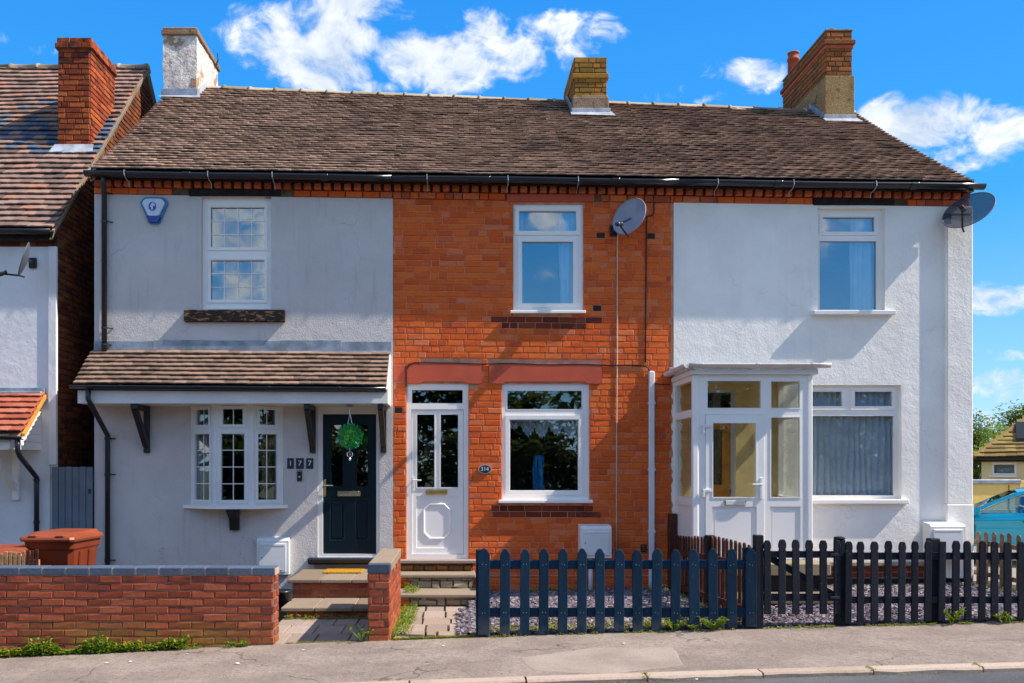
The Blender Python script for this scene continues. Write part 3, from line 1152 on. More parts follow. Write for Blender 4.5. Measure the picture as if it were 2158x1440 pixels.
def build_setting():
    sheet('ground', 'ground_far', [-900, -60, 60, 900], [-900, -60, 60, 1200], lambda x, y: -.75)
    sheet('pavement', 'tarmac_pavement', frange(-45, 45, 180), frange(-5.06, -3.37, 8),
          lambda x, y: zpav(x))
    sheet('road', 'tarmac_road', frange(-45, 45, 90), frange(-13.4, -5.2, 8), lambda x, y: zpav(x) - .035 + .02 * (-5.2 - y) / 4)
    sheet('front_garden', 'soil', [-9.5, -6, -4, -2.02, .15, .17, 1, 2, 3, 4, 5, 6, 7.4], frange(-3.37, .2, 12), lambda x, y: zg(x, y) - (.16 if x < .16 else 0))
    sheet('driveway', 'drive', frange(7.4, 45, 20), frange(-3.37, 40, 12), lambda x, y: zpav(x) * (1 - min(1, (y + 3.4) / 8)) - .26 * min(1, (y + 3.4) / 8))
    # repaired strip of paler tarmac let into the pavement
    px = [(1095, 1384), (1250, 1364), (1420, 1362), (1440, 1400), (1280, 1418), (1120, 1412)]
    P = []
    for (a, b) in px:
        y = -4.0
        for _ in range(6):
            x = X(a, y)
            y = FOC * (CAM_H - zpav(x) - .010) / (b - 985) - CAM_D
        P.append((X(a, y), y))
    n = len(P)
    cx, cy = sum(p[0] for p in P) / n, sum(p[1] for p in P) / n
    Q = []
    for i in range(n):
        for k in range(10):
            t = k / 10
            x, y = P[i][0] * (1 - t) + P[(i + 1) % n][0] * t, P[i][1] * (1 - t) + P[(i + 1) % n][1] * t
            w = .035 * mnoise.noise(Vector((x * 3, y * 3, 1)))
            Q.append((x + w, y + w * .6))
    V, F = [], []
    m = len(Q)
    for (k, h) in ((1.015, -.002), (.985, .003), (.6, .003), (.25, .003)):
        V += [(cx + (x - cx) * k, cy + (y - cy) * k, zpav(cx + (x - cx) * k) + h) for x, y in Q]
    for j in range(3):
        F += [(j * m + i, j * m + (i + 1) % m, (j + 1) * m + (i + 1) % m, (j + 1) * m + i) for i in range(m)]
    F.append(tuple(3 * m + i for i in range(m)))
    structure(MB().add(V, F).build('pavement_patch', 'tarmac_patch'))
    # kerb of separate stones with open, mossy joints
    kb = MB()
    xs = frange(-45, 45, 90)
    for i in range(90):
        a, b = xs[i], xs[i + 1]
        kb.add([(a, -5.19, zpav(a) - .2), (b, -5.19, zpav(b) - .2), (b, -5.19, zpav(b) - .03), (a, -5.19, zpav(a) - .03), (a, -5.055, zpav(a) - .03), (b, -5.055, zpav(b) - .03)],
               [(0, 1, 2, 3), (3, 2, 5, 4)])
    kerb = structure(kb.build('kerb', 'mortar_dark'))
    r = random.Random(4)
    x = X(1280, -5.2) - .86 * 9
    moss = MB()
    while x < 9.5:
        L = .80 + r.random() * .14
        a, b = x + .008, x + L - .008
        m = MB()
        za, zb = zpav(a) + .006, zpav(b) + .006
        c = .012
        n = 5
        V, F = [], []
        for i in range(n + 1):
            xx = a + (b - a) * i / n
            zz = za + (zb - za) * i / n
            e = (r.random() - .5) * .012
            for (yy, dz) in ((-5.20 + e, -.09), (-5.205 + e, -c - .004 + e), (-5.19 + e * .6, e * .3), (-5.07, .0), (-5.06, -.05)):
                V.append((xx, yy, zz + dz))
        for i in range(n):
            for k in range(4):
                F.append((i * 5 + k, (i + 1) * 5 + k, (i + 1) * 5 + k + 1, i * 5 + k + 1))
        F += [(0, 1, 2, 3, 4), tuple(n * 5 + k for k in (4, 3, 2, 1, 0))]
        m.add(V, F)
        m.build('kerb_stone', 'kerb_stone', kerb)
        for q in range(22 if r.random() < .55 else 0):
            bx = x + (r.random() - .5) * .05
            by = -5.06 - r.random() * .16
            leafy(moss, (bx, by, zpav(bx) + .004), (r.random() - .5, r.random() - .5, .15), .012 + .012 * r.random(), .014, r)
        for q in range(int(30 * r.random())):
            bx = x + r.random() * L
            by = -5.215 - r.random() * .02
            leafy(moss, (bx, by, zpav(bx) - .028), (r.random() - .5, r.random() - .5, .15), .012 + .012 * r.random(), .014, r)
        x += L
    stuff(moss.build('kerb_moss', 'leaf_moss'), 'yellow green moss in the joints of the kerb', 'moss')


build_setting()


# ================================================================== THE TERRACE
XL, XA, XB, XR = -4.91, -.858, 2.955, 6.97      # left end, two party lines, right end


def ztop(x):
    return 5.336 - .0147 * x


def zridge(x):
    return 8.43 - (x + 5.03) * .0385


def roof_pt(u, v):
    xe, xr = -4.85 + 11.72 * u, -5.03 + 12.08 * u
    x = xe + (xr - xe) * v
    z0, z1 = ztop(xe) + .235, zridge(xr)
    sag = -.045 * math.sin(math.pi * v) - .02 * mnoise.noise(Vector((x * .55, v * 2, 3.1))) * math.sin(math.pi * min(1, v * 1.1))
    return Vector((x, -.27 + 3.92 * v, z0 + (z1 - z0) * v + sag))


def roof_z(x, y):
    v = (y + .27) / 3.92
    return (ztop(x) + .235) * (1 - v) + zridge(x) * v


def flank(parent, x0, x1, mat, name='side_wall', gable=True, y1=7.3):
    zt = ztop((x0 + x1) / 2)
    poly = [(.22, -.5), (y1, -.5), (y1, zt), (3.65, zridge(x0) - .15), (.22, zt + .3)] if gable else [(.22, -.5), (y1, -.5), (y1, zt), (.22, zt)]
    return MB().prism_x(poly, x0, x1).build(name, mat, parent)


def house_shell(parent, x0, x1, floor_z):
    """unlit rooms behind the windows, and the back slope nobody sees from the street"""
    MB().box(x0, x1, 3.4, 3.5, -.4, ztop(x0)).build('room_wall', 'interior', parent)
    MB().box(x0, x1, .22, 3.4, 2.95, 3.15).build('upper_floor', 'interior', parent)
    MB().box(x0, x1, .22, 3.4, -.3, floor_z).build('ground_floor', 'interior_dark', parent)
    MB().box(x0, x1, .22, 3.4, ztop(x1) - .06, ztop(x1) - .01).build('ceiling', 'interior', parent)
    MB().box(x0, x1, 7.1, 7.3, -.4, ztop(x1)).build('rear_wall', 'brick_brown', parent)


def roof_part(parent, u0, u1, seed, ridge_n):
    V, F = [], []
    nu, nv = 12, 10
    for j in range(nv + 1):
        for i in range(nu + 1):
            p = roof_pt(u0 + (u1 - u0) * i / nu, j / nv)
            V.append(p - Vector((0, 0, .025)))
    for j in range(nv):
        for i in range(nu):
            a = j * (nu + 1) + i
            F.append((a, a + 1, a + nu + 2, a + nu + 1))
    # the back slope
    b0, b1 = roof_pt(u0, 1), roof_pt(u1, 1)
    o = len(V)
    V += [b0, b1, Vector((b1.x, 7.5, b1.z - 2.75)), Vector((b0.x, 7.5, b0.z - 2.75))]
    F.append((o, o + 1, o + 2, o + 3))
    roof = MB().add(V, F).build('roof', 'mortar_dark', parent)
    tile_slope(roof, roof_pt, 37, 11.9, .172, 'tile_roof', u0, u1, 300, .017, 1.4, seed=seed, wav=.030, jit=1.2, lift=.013)
    r = random.Random(seed)
    for i in range(ridge_n):
        a = roof_pt(u0 + (u1 - u0) * i / ridge_n, 1)
        b = roof_pt(u0 + (u1 - u0) * (i + 1) / ridge_n, 1)
        mb = MB()
        dz = (r.random() - .5) * .018
        n = 8
        V, F = [], []
        for (t, k) in ((0, 1.18), (.10, 1.18), (.105, 1.0), (1.0, .98)):
            p = a.lerp(b, t)
            for q in range(n + 1):
                an = math.pi * q / n
                V.append((p.x, p.y - math.cos(an) * .115 * k, p.z - .035 + dz + math.sin(an) * .085 * k))
        for s in range(3):
            for q in range(n):
                F.append((s * (n + 1) + q, s * (n + 1) + q + 1, (s + 1) * (n + 1) + q + 1, (s + 1) * (n + 1) + q))
        F.append(tuple(range(n, -1, -1)))
        F.append(tuple(3 * (n + 1) + q for q in range(n + 1)))
        mb.add(V, F).build('ridge_tile', 'stone_rubble', roof, True)
    return roof


def eaves(parent, wall, x0, x1, seed, lintel=None, red=None, ends=(False, False), extend=(0.0, 0.0)):
    """string course, dentils, fascia, gutter and its straps for one house"""
    r = random.Random(seed)
    sl = -.0147
    ang = Matrix.Rotation(-math.atan(sl), 4, 'Y')
    MB().add([(x0, 0.0, ztop(x0)), (x1, 0.0, ztop(x1)), (x1, 0, ztop(x1) + .30), (x0, 0, ztop(x0) + .30),
              (x0, .22, ztop(x0)), (x1, .22, ztop(x1)), (x1, .22, ztop(x1) + .30), (x0, .22, ztop(x0) + .30)],
             [(0, 1, 2, 3), (5, 4, 7, 6), (0, 4, 5, 1), (3, 2, 6, 7), (0, 3, 7, 4), (1, 5, 6, 2)]).build('eaves_wall', 'mortar_dark', parent)
    items = []
    x = x0
    while x < x1 - .03:
        w = .235 if r.random() < .6 else .118
        a, b = x, min(x + w, x1)
        x += w
        c = (a + b) / 2
        skip = any(q and a < q[1] and b > q[0] for q in (lintel, red))
        if skip or b - a < .04:
            continue
        items.append((b - a - .010, .078, .035 + r.random() * .006, Matrix.Translation((c, 0, ztop(c) + .046)) @ ang, 'dentil_clay' if r.random() < .4 else 'brick_orange', .002))
    lay('string_course_brick', wall, items, 300)
    items = []
    n = int((x1 - x0) / .131)
    for i in range(n):
        c = x0 + (i + .5) * (x1 - x0) / n
        items.append((.092, .074 + r.random() * .006, .085 + r.random() * .012, Matrix.Translation((c, 0, ztop(c) + .134)) @ Matrix.Rotation((r.random() - .5) * .10, 4, 'Y'), 'dentil_clay', .006))
    lay('dentil_brick', wall, items, 300)
    if lintel:
        a, b = lintel
        MB().cbox(a, b, -.045, .02, ztop((a + b) / 2) - .002, ztop((a + b) / 2) + .093, .006).build('lintel', 'timber_black', parent)
    if red:
        a, b = red
        MB().cbox(a, b, -.035, .02, ztop((a + b) / 2) - .012, ztop((a + b) / 2) + .088, .006).build('lintel', 'lintel_red', parent)
    MB().add([(p, q, ztop(p) + h) for h in (.176, .33) for (p, q) in ((x0, -.13), (x1, -.13), (x1, 0), (x0, 0))],
             [(3, 2, 1, 0), (4, 5, 6, 7), (0, 1, 5, 4), (1, 2, 6, 5), (2, 3, 7, 6), (3, 0, 4, 7)]).build('fascia', 'timber_black', parent)
    mb = MB()
    half_gutter(mb, x0 - extend[0], x1 + extend[1], -.245, lambda q: ztop(q) + .225 + .004 * math.sin(q * 2.2), .066)
    g = mb.build('gutter', 'gutter_black', parent, True)
    for i in range(max(2, int((x1 - x0) / 1.05))):
        c = x0 + (i + .35 + .2 * r.random()) * 1.05
        if c > x1 - .1:
            break
        zz = ztop(c) + .225
        MB().tube([(c, -.19, zz + .02), (c, -.315, zz + .012), (c + .004, -.318, zz - .05), (c + .006, -.25, zz - .085), (c + .004, -.14, zz - .10), (c + .004, -.128, zz - .16)], .0055, 5).build('gutter_strap', 'lead_pale', g)
    for c in (x0 + (x1 - x0) * .33, x0 + (x1 - x0) * .78):
        mb = MB()
        half_gutter(mb, c - .05, c + .05, -.245, lambda q: ztop(q) + .226, .074)
        mb.build('gutter_joint', 'gutter_black', g, True)
    return g


# ------------------------------------------------------------------ number 177: the grey house
def build_grey():
    H = thing('terraced_house', 'grey rendered terraced house with tiled porch roof and dark panelled door', 'house', (-2.9, 0, 0), 'houses of the terrace')
    up = (X(425), X(572), Z(652), Z(415.5))
    bow = (X(403), X(597), Z(1066), Z(852))
    dr = (X(670), X(800), Z(1174), Z(858))
    wall = MB().holes(XL, XA, -.4, ztop(XL), -.018, .22, [up, bow, dr], ztop).build('wall', 'render_grey', H)
    MB().box(XL - .0, XL + .22, .2205, 7.3, -.4, ztop(XL)).build('side_wall', 'brick_gable', H)
    flank(H, XA - .12, XA - .002, 'interior', 'party_wall')
    house_shell(H, XL + .23, XA - .13, .40)
    roof_part(H, 0, .3404, 11, 9)
    eaves(H, wall, XL, XA, 21, lintel=(X(400), X(592)), extend=(.03, 0))
    # verge bedding
    V = []
    for k in range(11):
        p = roof_pt(0, k / 10)
        V += [(p.x + .02, p.y, p.z - .02), (p.x - .015, p.y, p.z - .02), (p.x - .015, p.y, p.z - .14), (p.x + .02, p.y, p.z - .14)]
    F = []
    for k in range(10):
        for q in range(4):
            F.append((k * 4 + q, k * 4 + (q + 1) % 4, k * 4 + 4 + (q + 1) % 4, k * 4 + 4 + q))
    MB().add(V, F).build('verge', 'mortar_wall', H)
    # --- upper window: two leaded-style lights
    pa = [(X(441), X(557), Z(521), Z(434), 4, 3, True), (X(441), X(557), Z(632), Z(546), 4, 3, True)]
    w = window(H, *up, .055, pa)
    MB().box(up[0], up[1], .03, .05, up[2], up[2] + .03).build('cill_strip', 'upvc', H)
    s = MB().cbox(X(391), X(602), -.085, .05, Z(680), Z(655), .008)
    s.build('sill', 'timber_charred', H)
    # --- lean-to porch roof across the front
    P0 = [Vector((XL - .03, -.60, Z(813, -.6))), Vector((XA - .04, -.60, Z(817, -.6))), Vector((XA - .04, -.015, Z(745))), Vector((XL - .03, -.015, Z(742)))]

    def lean(u, v):
        a = P0[0].lerp(P0[1], u)
        b = P0[3].lerp(P0[2], u)
        return a.lerp(b, v)
    d = Vector((0, .012, -.03))
    pr = MB().add([p + d for p in P0] + [p + d - Vector((0, 0, .03)) for p in P0], [(0, 1, 2, 3), (7, 6, 5, 4), (0, 4, 5, 1), (1, 5, 6, 2), (3, 7, 4, 0)]).build('porch_roof', 'timber_black', H)
    tile_slope(pr, lean, 8, 4.05, .165, 'tile_porch', limit=300, t=.017, lap=1.3, seed=5, wav=.004, jit=.7)
    # white soffit box with sloping ends
    ys = -.575
    zf0, zf1 = Z(850, -.6), Z(820, -.6)
    MB().box(XL + .03, XA - .045, ys, ys + .018, zf0, zf1 + .02).build('fascia_board', 'upvc_fascia', H)
    MB().box(XL + .03, XA - .045, ys + .018, -.019, zf0, zf0 + .012).build('soffit', 'upvc_fascia', H)
    for (xa, xb) in ((XL + .012, XL + .03), (XA - .045, XA - .027)):
        MB().prism_x([(ys, zf0), (-.019, zf0), (-.019, Z(748)), (ys, zf1 - .0)], xa, xb).build('porch_cheek', 'upvc_fascia', H)
    mb = MB()
    half_gutter(mb, XL - .05, XA - .045, -.655, lambda q: Z(812, -.65) - .008 * (q - XL), .05)
    pg = mb.build('porch_gutter', 'gutter_black', H, True)
    for c in (-4.3, -3.3, -2.4, -1.5):
        mb = MB()
        half_gutter(mb, c - .018, c + .018, -.655, lambda q: Z(812, -.65) - .008 * (q - XL) + .003, .056)
        mb.build('gutter_bracket', 'gutter_black', pg, True)
    # lead flashing in lengths
    r = random.Random(8)
    x = XL
    while x < XA - .05:
        L = min(.75 + r.random() * .3, XA - .03 - x)
        MB().cbox(x, x + L + .01, -.030 - .003 * (r.random()), -.0185, Z(741 + r.random()), Z(717 + 4 * r.random()), .002).build('flashing', 'lead', H)
        x += L
    MB().cbox(XL, XA - .03, -.046, -.031, Z(748), Z(741), .003).build('flashing_apron', 'lead_pale', H)
    # gallows brackets
    for px in (312, 660, 809):
        x = X(px)
        zb, zt = Z(955), zf0 - .002
        m = MB()
        m.cbox(x - .038, x + .038, -.075, -.0185, zb, zt, .006)
        m.cbox(x - .036, x + .036, -.55, -.076, zt - .07, zt, .005)
        a, b = (-.075, zb + .10), (-.50, zt - .06)
        dx, dz = b[0] - a[0], b[1] - a[1]
        L = math.hypot(dx, dz)
        nx, nz = -dz / L * .035, dx / L * .035
        m.prism_x([(a[0] + nx, a[1] + nz), (a[0] - nx, a[1] - nz), (b[0] - nx, b[1] - nz), (b[0] + nx, b[1] + nz)], x - .034, x + .034)
        g = m.build('gallows_bracket', 'iron_black', H)
        for zz in (zb + .05, zb + .10):
            MB().lathe([(.011, 0), (.011, .006), (.004, .010)], 8, M=Matrix.Translation((x, -.075, zz)) @ Matrix.Rotation(R(90), 4, 'X')).build('coach_bolt', 'iron_black', g)
    # --- bow window of three facets
    pts = [(-3.600, -.02), (-3.215, -.25), (-2.725, -.25), (-2.348, -.02)]
    z0, z1 = Z(1064), Z(853)
    zt = Z(908)
    for k in range(3):
        (xa, ya), (xb, yb) = pts[k], pts[k + 1]
        L = math.hypot(xb - xa, yb - ya)
        rot = math.atan2(yb - ya, xb - xa)
        m = .085
        panes = [(m, L - m, z0 + .065, zt - .045, 2, 4, True), (m + .02, L - m - .02, zt + .065, z1 - .07, 2, 1, True)]
        window(H, 0, L, z0, z1, 0, panes, 'upvc_old', 'glass_low', rot=rot, org=(xa, ya), sash=.035, name='bow_window')
    for (x, y) in pts[1:3]:
        MB().lathe([(.03, z0), (.03, z1)], 10, (x, y + .022, 0)).build('bow_window_post', 'upvc_old', H)
    poly = [(-3.62, -.019), (-3.22, -.245), (-2.72, -.245), (-2.33, -.019)]
    MB().prism_z([(a, b) for a, b in poly], z1, zf0 - .001).build('bow_window_head', 'upvc_old', H)
    sill = [(X(386), -.0185), (-3.30, -.31), (-2.65, -.31), (X(607), -.0185)]
    MB().prism_z(sill, z0 - .045, z0 - .001).build('bow_window_sill', 'upvc', H)
    MB().prism_x([(-.0185, z0 - .05), (-.26, z0 - .05), (-.26, z0 - .08), (-.11, z0 - .20), (-.08, z0 - .34), (-.0185, z0 - .34)], X(487), X(506)).build('bow_window_bracket', 'iron_black', H)
    # --- door
    fx0, fx1, fz0, fz1 = dr
    fr = MB().holes(fx0, fx1, fz0, fz1, .0, .09, [(X(680), X(793), Z(1168), Z(873))]).build('door_frame', 'upvc_fascia', H)
    lx0, lx1, lz0, lz1 = X(680), X(793), Z(1168), Z(873)
    gl = [(X(697), X(722), Z(1026), Z(895)), (X(751), X(775), Z(1026), Z(895))]
    pn = [(X(694), X(725), Z(1140), Z(1054)), (X(748), X(776), Z(1140), Z(1054))]
    door = MB().holes(lx0 + .004, lx1 - .004, lz0 + .006, lz1 - .004, .035, .08, gl + pn).build('door', 'door_navy', H)
    for (a, b, c, e) in pn:
        s = MB()
        s.add([(a, .036, c), (b, .036, c), (b, .036, e), (a, .036, e), (a + .02, .052, c + .02), (b - .02, .052, c + .02), (b - .02, .052, e - .02), (a + .02, .052, e - .02),
               (a + .045, .038, c + .045), (b - .045, .038, c + .045), (b - .045, .038, e - .045), (a + .045, .038, e - .045)],
              [(0, 1, 5, 4), (1, 2, 6, 5), (2, 3, 7, 6), (3, 0, 4, 7), (4, 5, 9, 8), (5, 6, 10, 9), (6, 7, 11, 10), (7, 4, 8, 11), (8, 9, 10, 11)])
        s.build('panel', 'door_navy', door)
    for (a, b, c, e) in gl:
        MB().holes(a - .012, b + .012, c - .012, e + .012, .026, .040, [(a + .004, b - .004, c + .004, e - .004)]).build('glazing_bead', 'door_navy', door)
        MB().box(a - .003, b + .003, .052, .058, c - .003, e + .003).build('pane', 'glass_low', door)
    lb = MB().cbox(X(711), X(759), .020, .036, Z(1046), Z(1035), .004).build('letterbox', 'brass', door)
    MB().cbox(X(714), X(756), .014, .021, Z(1044), Z(1037), .003).build('flap', 'chrome', lb)
    hp = MB().cbox(X(681), X(686), .020, .036, Z(1047), Z(1011), .004).build('handle_plate', 'brass', door)
    MB().tube([(X(683.5), .02, Z(1023)), (X(683.5), -.03, Z(1023)), (X(702), -.03, Z(1023.5))], .008, 8).build('handle', 'chrome', hp)
    MB().prism_x([(.10, Z(1188)), (-.10, Z(1188)), (-.135, Z(1184)), (-.14, Z(1178)), (-.125, Z(1174.5)), (.10, Z(1174.5))], X(652), X(797)).build('door_sill', 'gutter_black', H)
    MB().box(X(664), X(797), -.06, .02, .30, Z(1188.3)).build('sill_plinth', 'stone_step', H)
    # --- downpipes
    m = MB()
    x = X(224)
    zz = ztop(x) + .16
    m.tube([(X(217, -.25), -.245, zz), (X(217, -.25), -.245, zz - .07), (x, -.07, zz - .22), (x, -.07, Z(760)), ], .036, 10)
    dp = m.build('downpipe', 'gutter_black', H, True)
    for py in (410, 470, 693, 728):
        MB().lathe([(.043, -.014), (.043, .014)], 10, (x, -.07, Z(py))).build('pipe_collar', 'gutter_black', dp)
        MB().tube([(x + .03, -.07, Z(py)), (x + .10, -.02, Z(py))], .008, 5).build('pipe_bracket', 'gutter_black', dp)
    m = MB()
    xa, xb = X(186, -.65), X(231)
    m.tube([(xa, -.655, Z(822, -.65)), (xa, -.655, Z(842, -.65)), (X(190, -.62), -.60, Z(852, -.6)), (xb, -.07, Z(918)), (xb, -.07, Z(935)), (xb, -.07, -.05)], .034, 10)
    dp = m.build('downpipe', 'gutter_black', H, True)
    for py in (925, 1000, 1180):
        MB().lathe([(.041, -.02), (.041, .02)], 10, (xb, -.07, Z(py))).build('pipe_collar', 'gutter_black', dp)
        MB().tube([(xb + .03, -.07, Z(py)), (xb + .09, -.02, Z(py))], .008, 5).build('pipe_bracket', 'gutter_black', dp)
    # --- the whitewashed chimney
    cx0, cx1, cy0, cy1 = -5.00, -4.435, 3.08, 4.45
    zb, zc = 7.2, Z(76, 3.1)
    V, F = [], []
    nu, nv = 8, 22
    ring_pts = []
    for k in range(nu):
        ring_pts.append((cx0 + (cx1 - cx0) * k / nu, cy0))
    for k in range(nu * 2):
        ring_pts.append((cx1, cy0 + (cy1 - cy0) * k / (nu * 2)))
    for k in range(nu):
        ring_pts.append((cx1 - (cx1 - cx0) * k / nu, cy1))
    for k in range(nu * 2):
        ring_pts.append((cx0, cy1 - (cy1 - cy0) * k / (nu * 2)))
    n = len(ring_pts)
    for j in range(nv + 1):
        z = zb + (zc - zb) * j / nv
        for (a, b) in ring_pts:
            w = mnoise.noise(Vector((a * 6, b * 6, z * 6))) * .016
            V.append((a + w, b + w, z))
    for j in range(nv):
        for k in range(n):
            F.append((j * n + k, j * n + (k + 1) % n, (j + 1) * n + (k + 1) % n, (j + 1) * n + k))
    ch = MB().add(V, F).build('chimney', 'flaking_paint', H)
    MB().cbox(cx0 - .03, cx1 + .035, cy0 - .035, cy1 + .04, zc, zc + .085, .012).cbox(cx0 - .015, cx1 + .015, cy0 - .015, cy1 + .02, zc + .085, zc + .14, .02).build('chimney_cap', 'stained_pink_cement', ch)
    MB().lathe([(.07, 0), (.065, .05), (.03, .08)], 12, (-4.75, 3.5, zc + .13)).build('capped_pot', 'terracotta', ch)
    MB().tube([(cx1 + .03, 4.2, zc - .02), (cx1 + .07, 4.2, zc + .10), (cx1 + .055, 4.2, zc + .22)], .012, 6).build('aerial_hook', 'iron_black', ch)
    zr0 = roof_z(-4.7, cy0)
    MB().cbox(cx0 - .03, cx1 + .03, cy0 - .025, cy0 - .002, zr0 - .03, zr0 + .15, .004).build('flashing', 'lead', ch)
    st = []
    for k in range(6):
        y = cy0 + k * .11
        zz = roof_z(-4.43, min(3.65, y))
        st.append((y, zz))
    MB().prism_x([(st[0][0] - .025, st[0][1] - .05)] + [(y, z + .02) for y, z in st[1:]] + [(y, z + .14) for y, z in st[::-1]], cx1 + .012, cx1 + .03).build('flashing', 'lead_pale', ch)
    MB().add([(cx0 - .05, cy0 - .10, roof_z(cx0, cy0 - .10) + .045), (cx1 + .10, cy0 - .10, roof_z(cx1, cy0 - .1) + .045), (cx1 + .05, cy0, zr0 + .05), (cx0 - .05, cy0, zr0 + .05)], [(0, 1, 2, 3)]).build('flashing_apron', 'lead_pale', ch)
    return H


# ------------------------------------------------------------------ the bare brick house in the middle
def brick_chimney(H, x0, x1, y0, y1, zb, zt, mat, plinth_z, plinth_mat, cap, seed, pw=.03, side='left'):
    core = MB().box(x0 + .004, x1 - .004, y0 + .004, y1, zb, zt).build('chimney', 'mortar_dark', H)
    it = course_items(x0, x1, plinth_z, zt, frame_front(y0 + .004), mat, .083, .24, .12, .010, .014, seed=seed, rough=.003)
    fs = frame_side_l(x0 + .004) if side == 'left' else frame_side(x1 - .004)
    it += course_items(y0, y1, plinth_z, zt, fs, mat, .083, .24, .12, .010, .014, seed=seed + 1, rough=.003)
    lay('brick', core, it, 300)
    MB().cbox(x0 - pw, x1 + pw, y0 - pw, y1 + pw, zb, plinth_z, .012).build('plinth', plinth_mat, core)
    for (z0, z1, o, m) in cap:
        MB().cbox(x0 - o, x1 + o, y0 - o, y1 + o, z0, z1, .008).build('corbel_course', m, core)
    return core


def chimney_leads(core, x0, x1, y0, side):
    zr = roof_z((x0 + x1) / 2, y0)
    MB().cbox(x0 - .05, x1 + .05, y0 - .055, y0 - .032, zr - .05, zr + .10, .004).build('flashing', 'lead_pale', core)
    MB().add([(x0 - .07, y0 - .16, roof_z(x0, y0 - .16) + .05), (x1 + .12, y0 - .16, roof_z(x1, y0 - .16) + .05), (x1 + .07, y0 - .03, zr + .05), (x0 - .07, y0 - .03, zr + .05)], [(0, 1, 2, 3)]).build('flashing_apron', 'lead_pale', core)
    xs = x0 - .033 if side == 'left' else x1 + .033
    st = [(y0 + k * .12, roof_z(xs, min(3.65, y0 + k * .12))) for k in range(8)]
    st = [q for q in st if q[0] < 3.66]
    MB().prism_x([(y, z) for y, z in st] + [(y, z + .15) for y, z in st[::-1]], xs - .012, xs).build('flashing', 'lead', core)


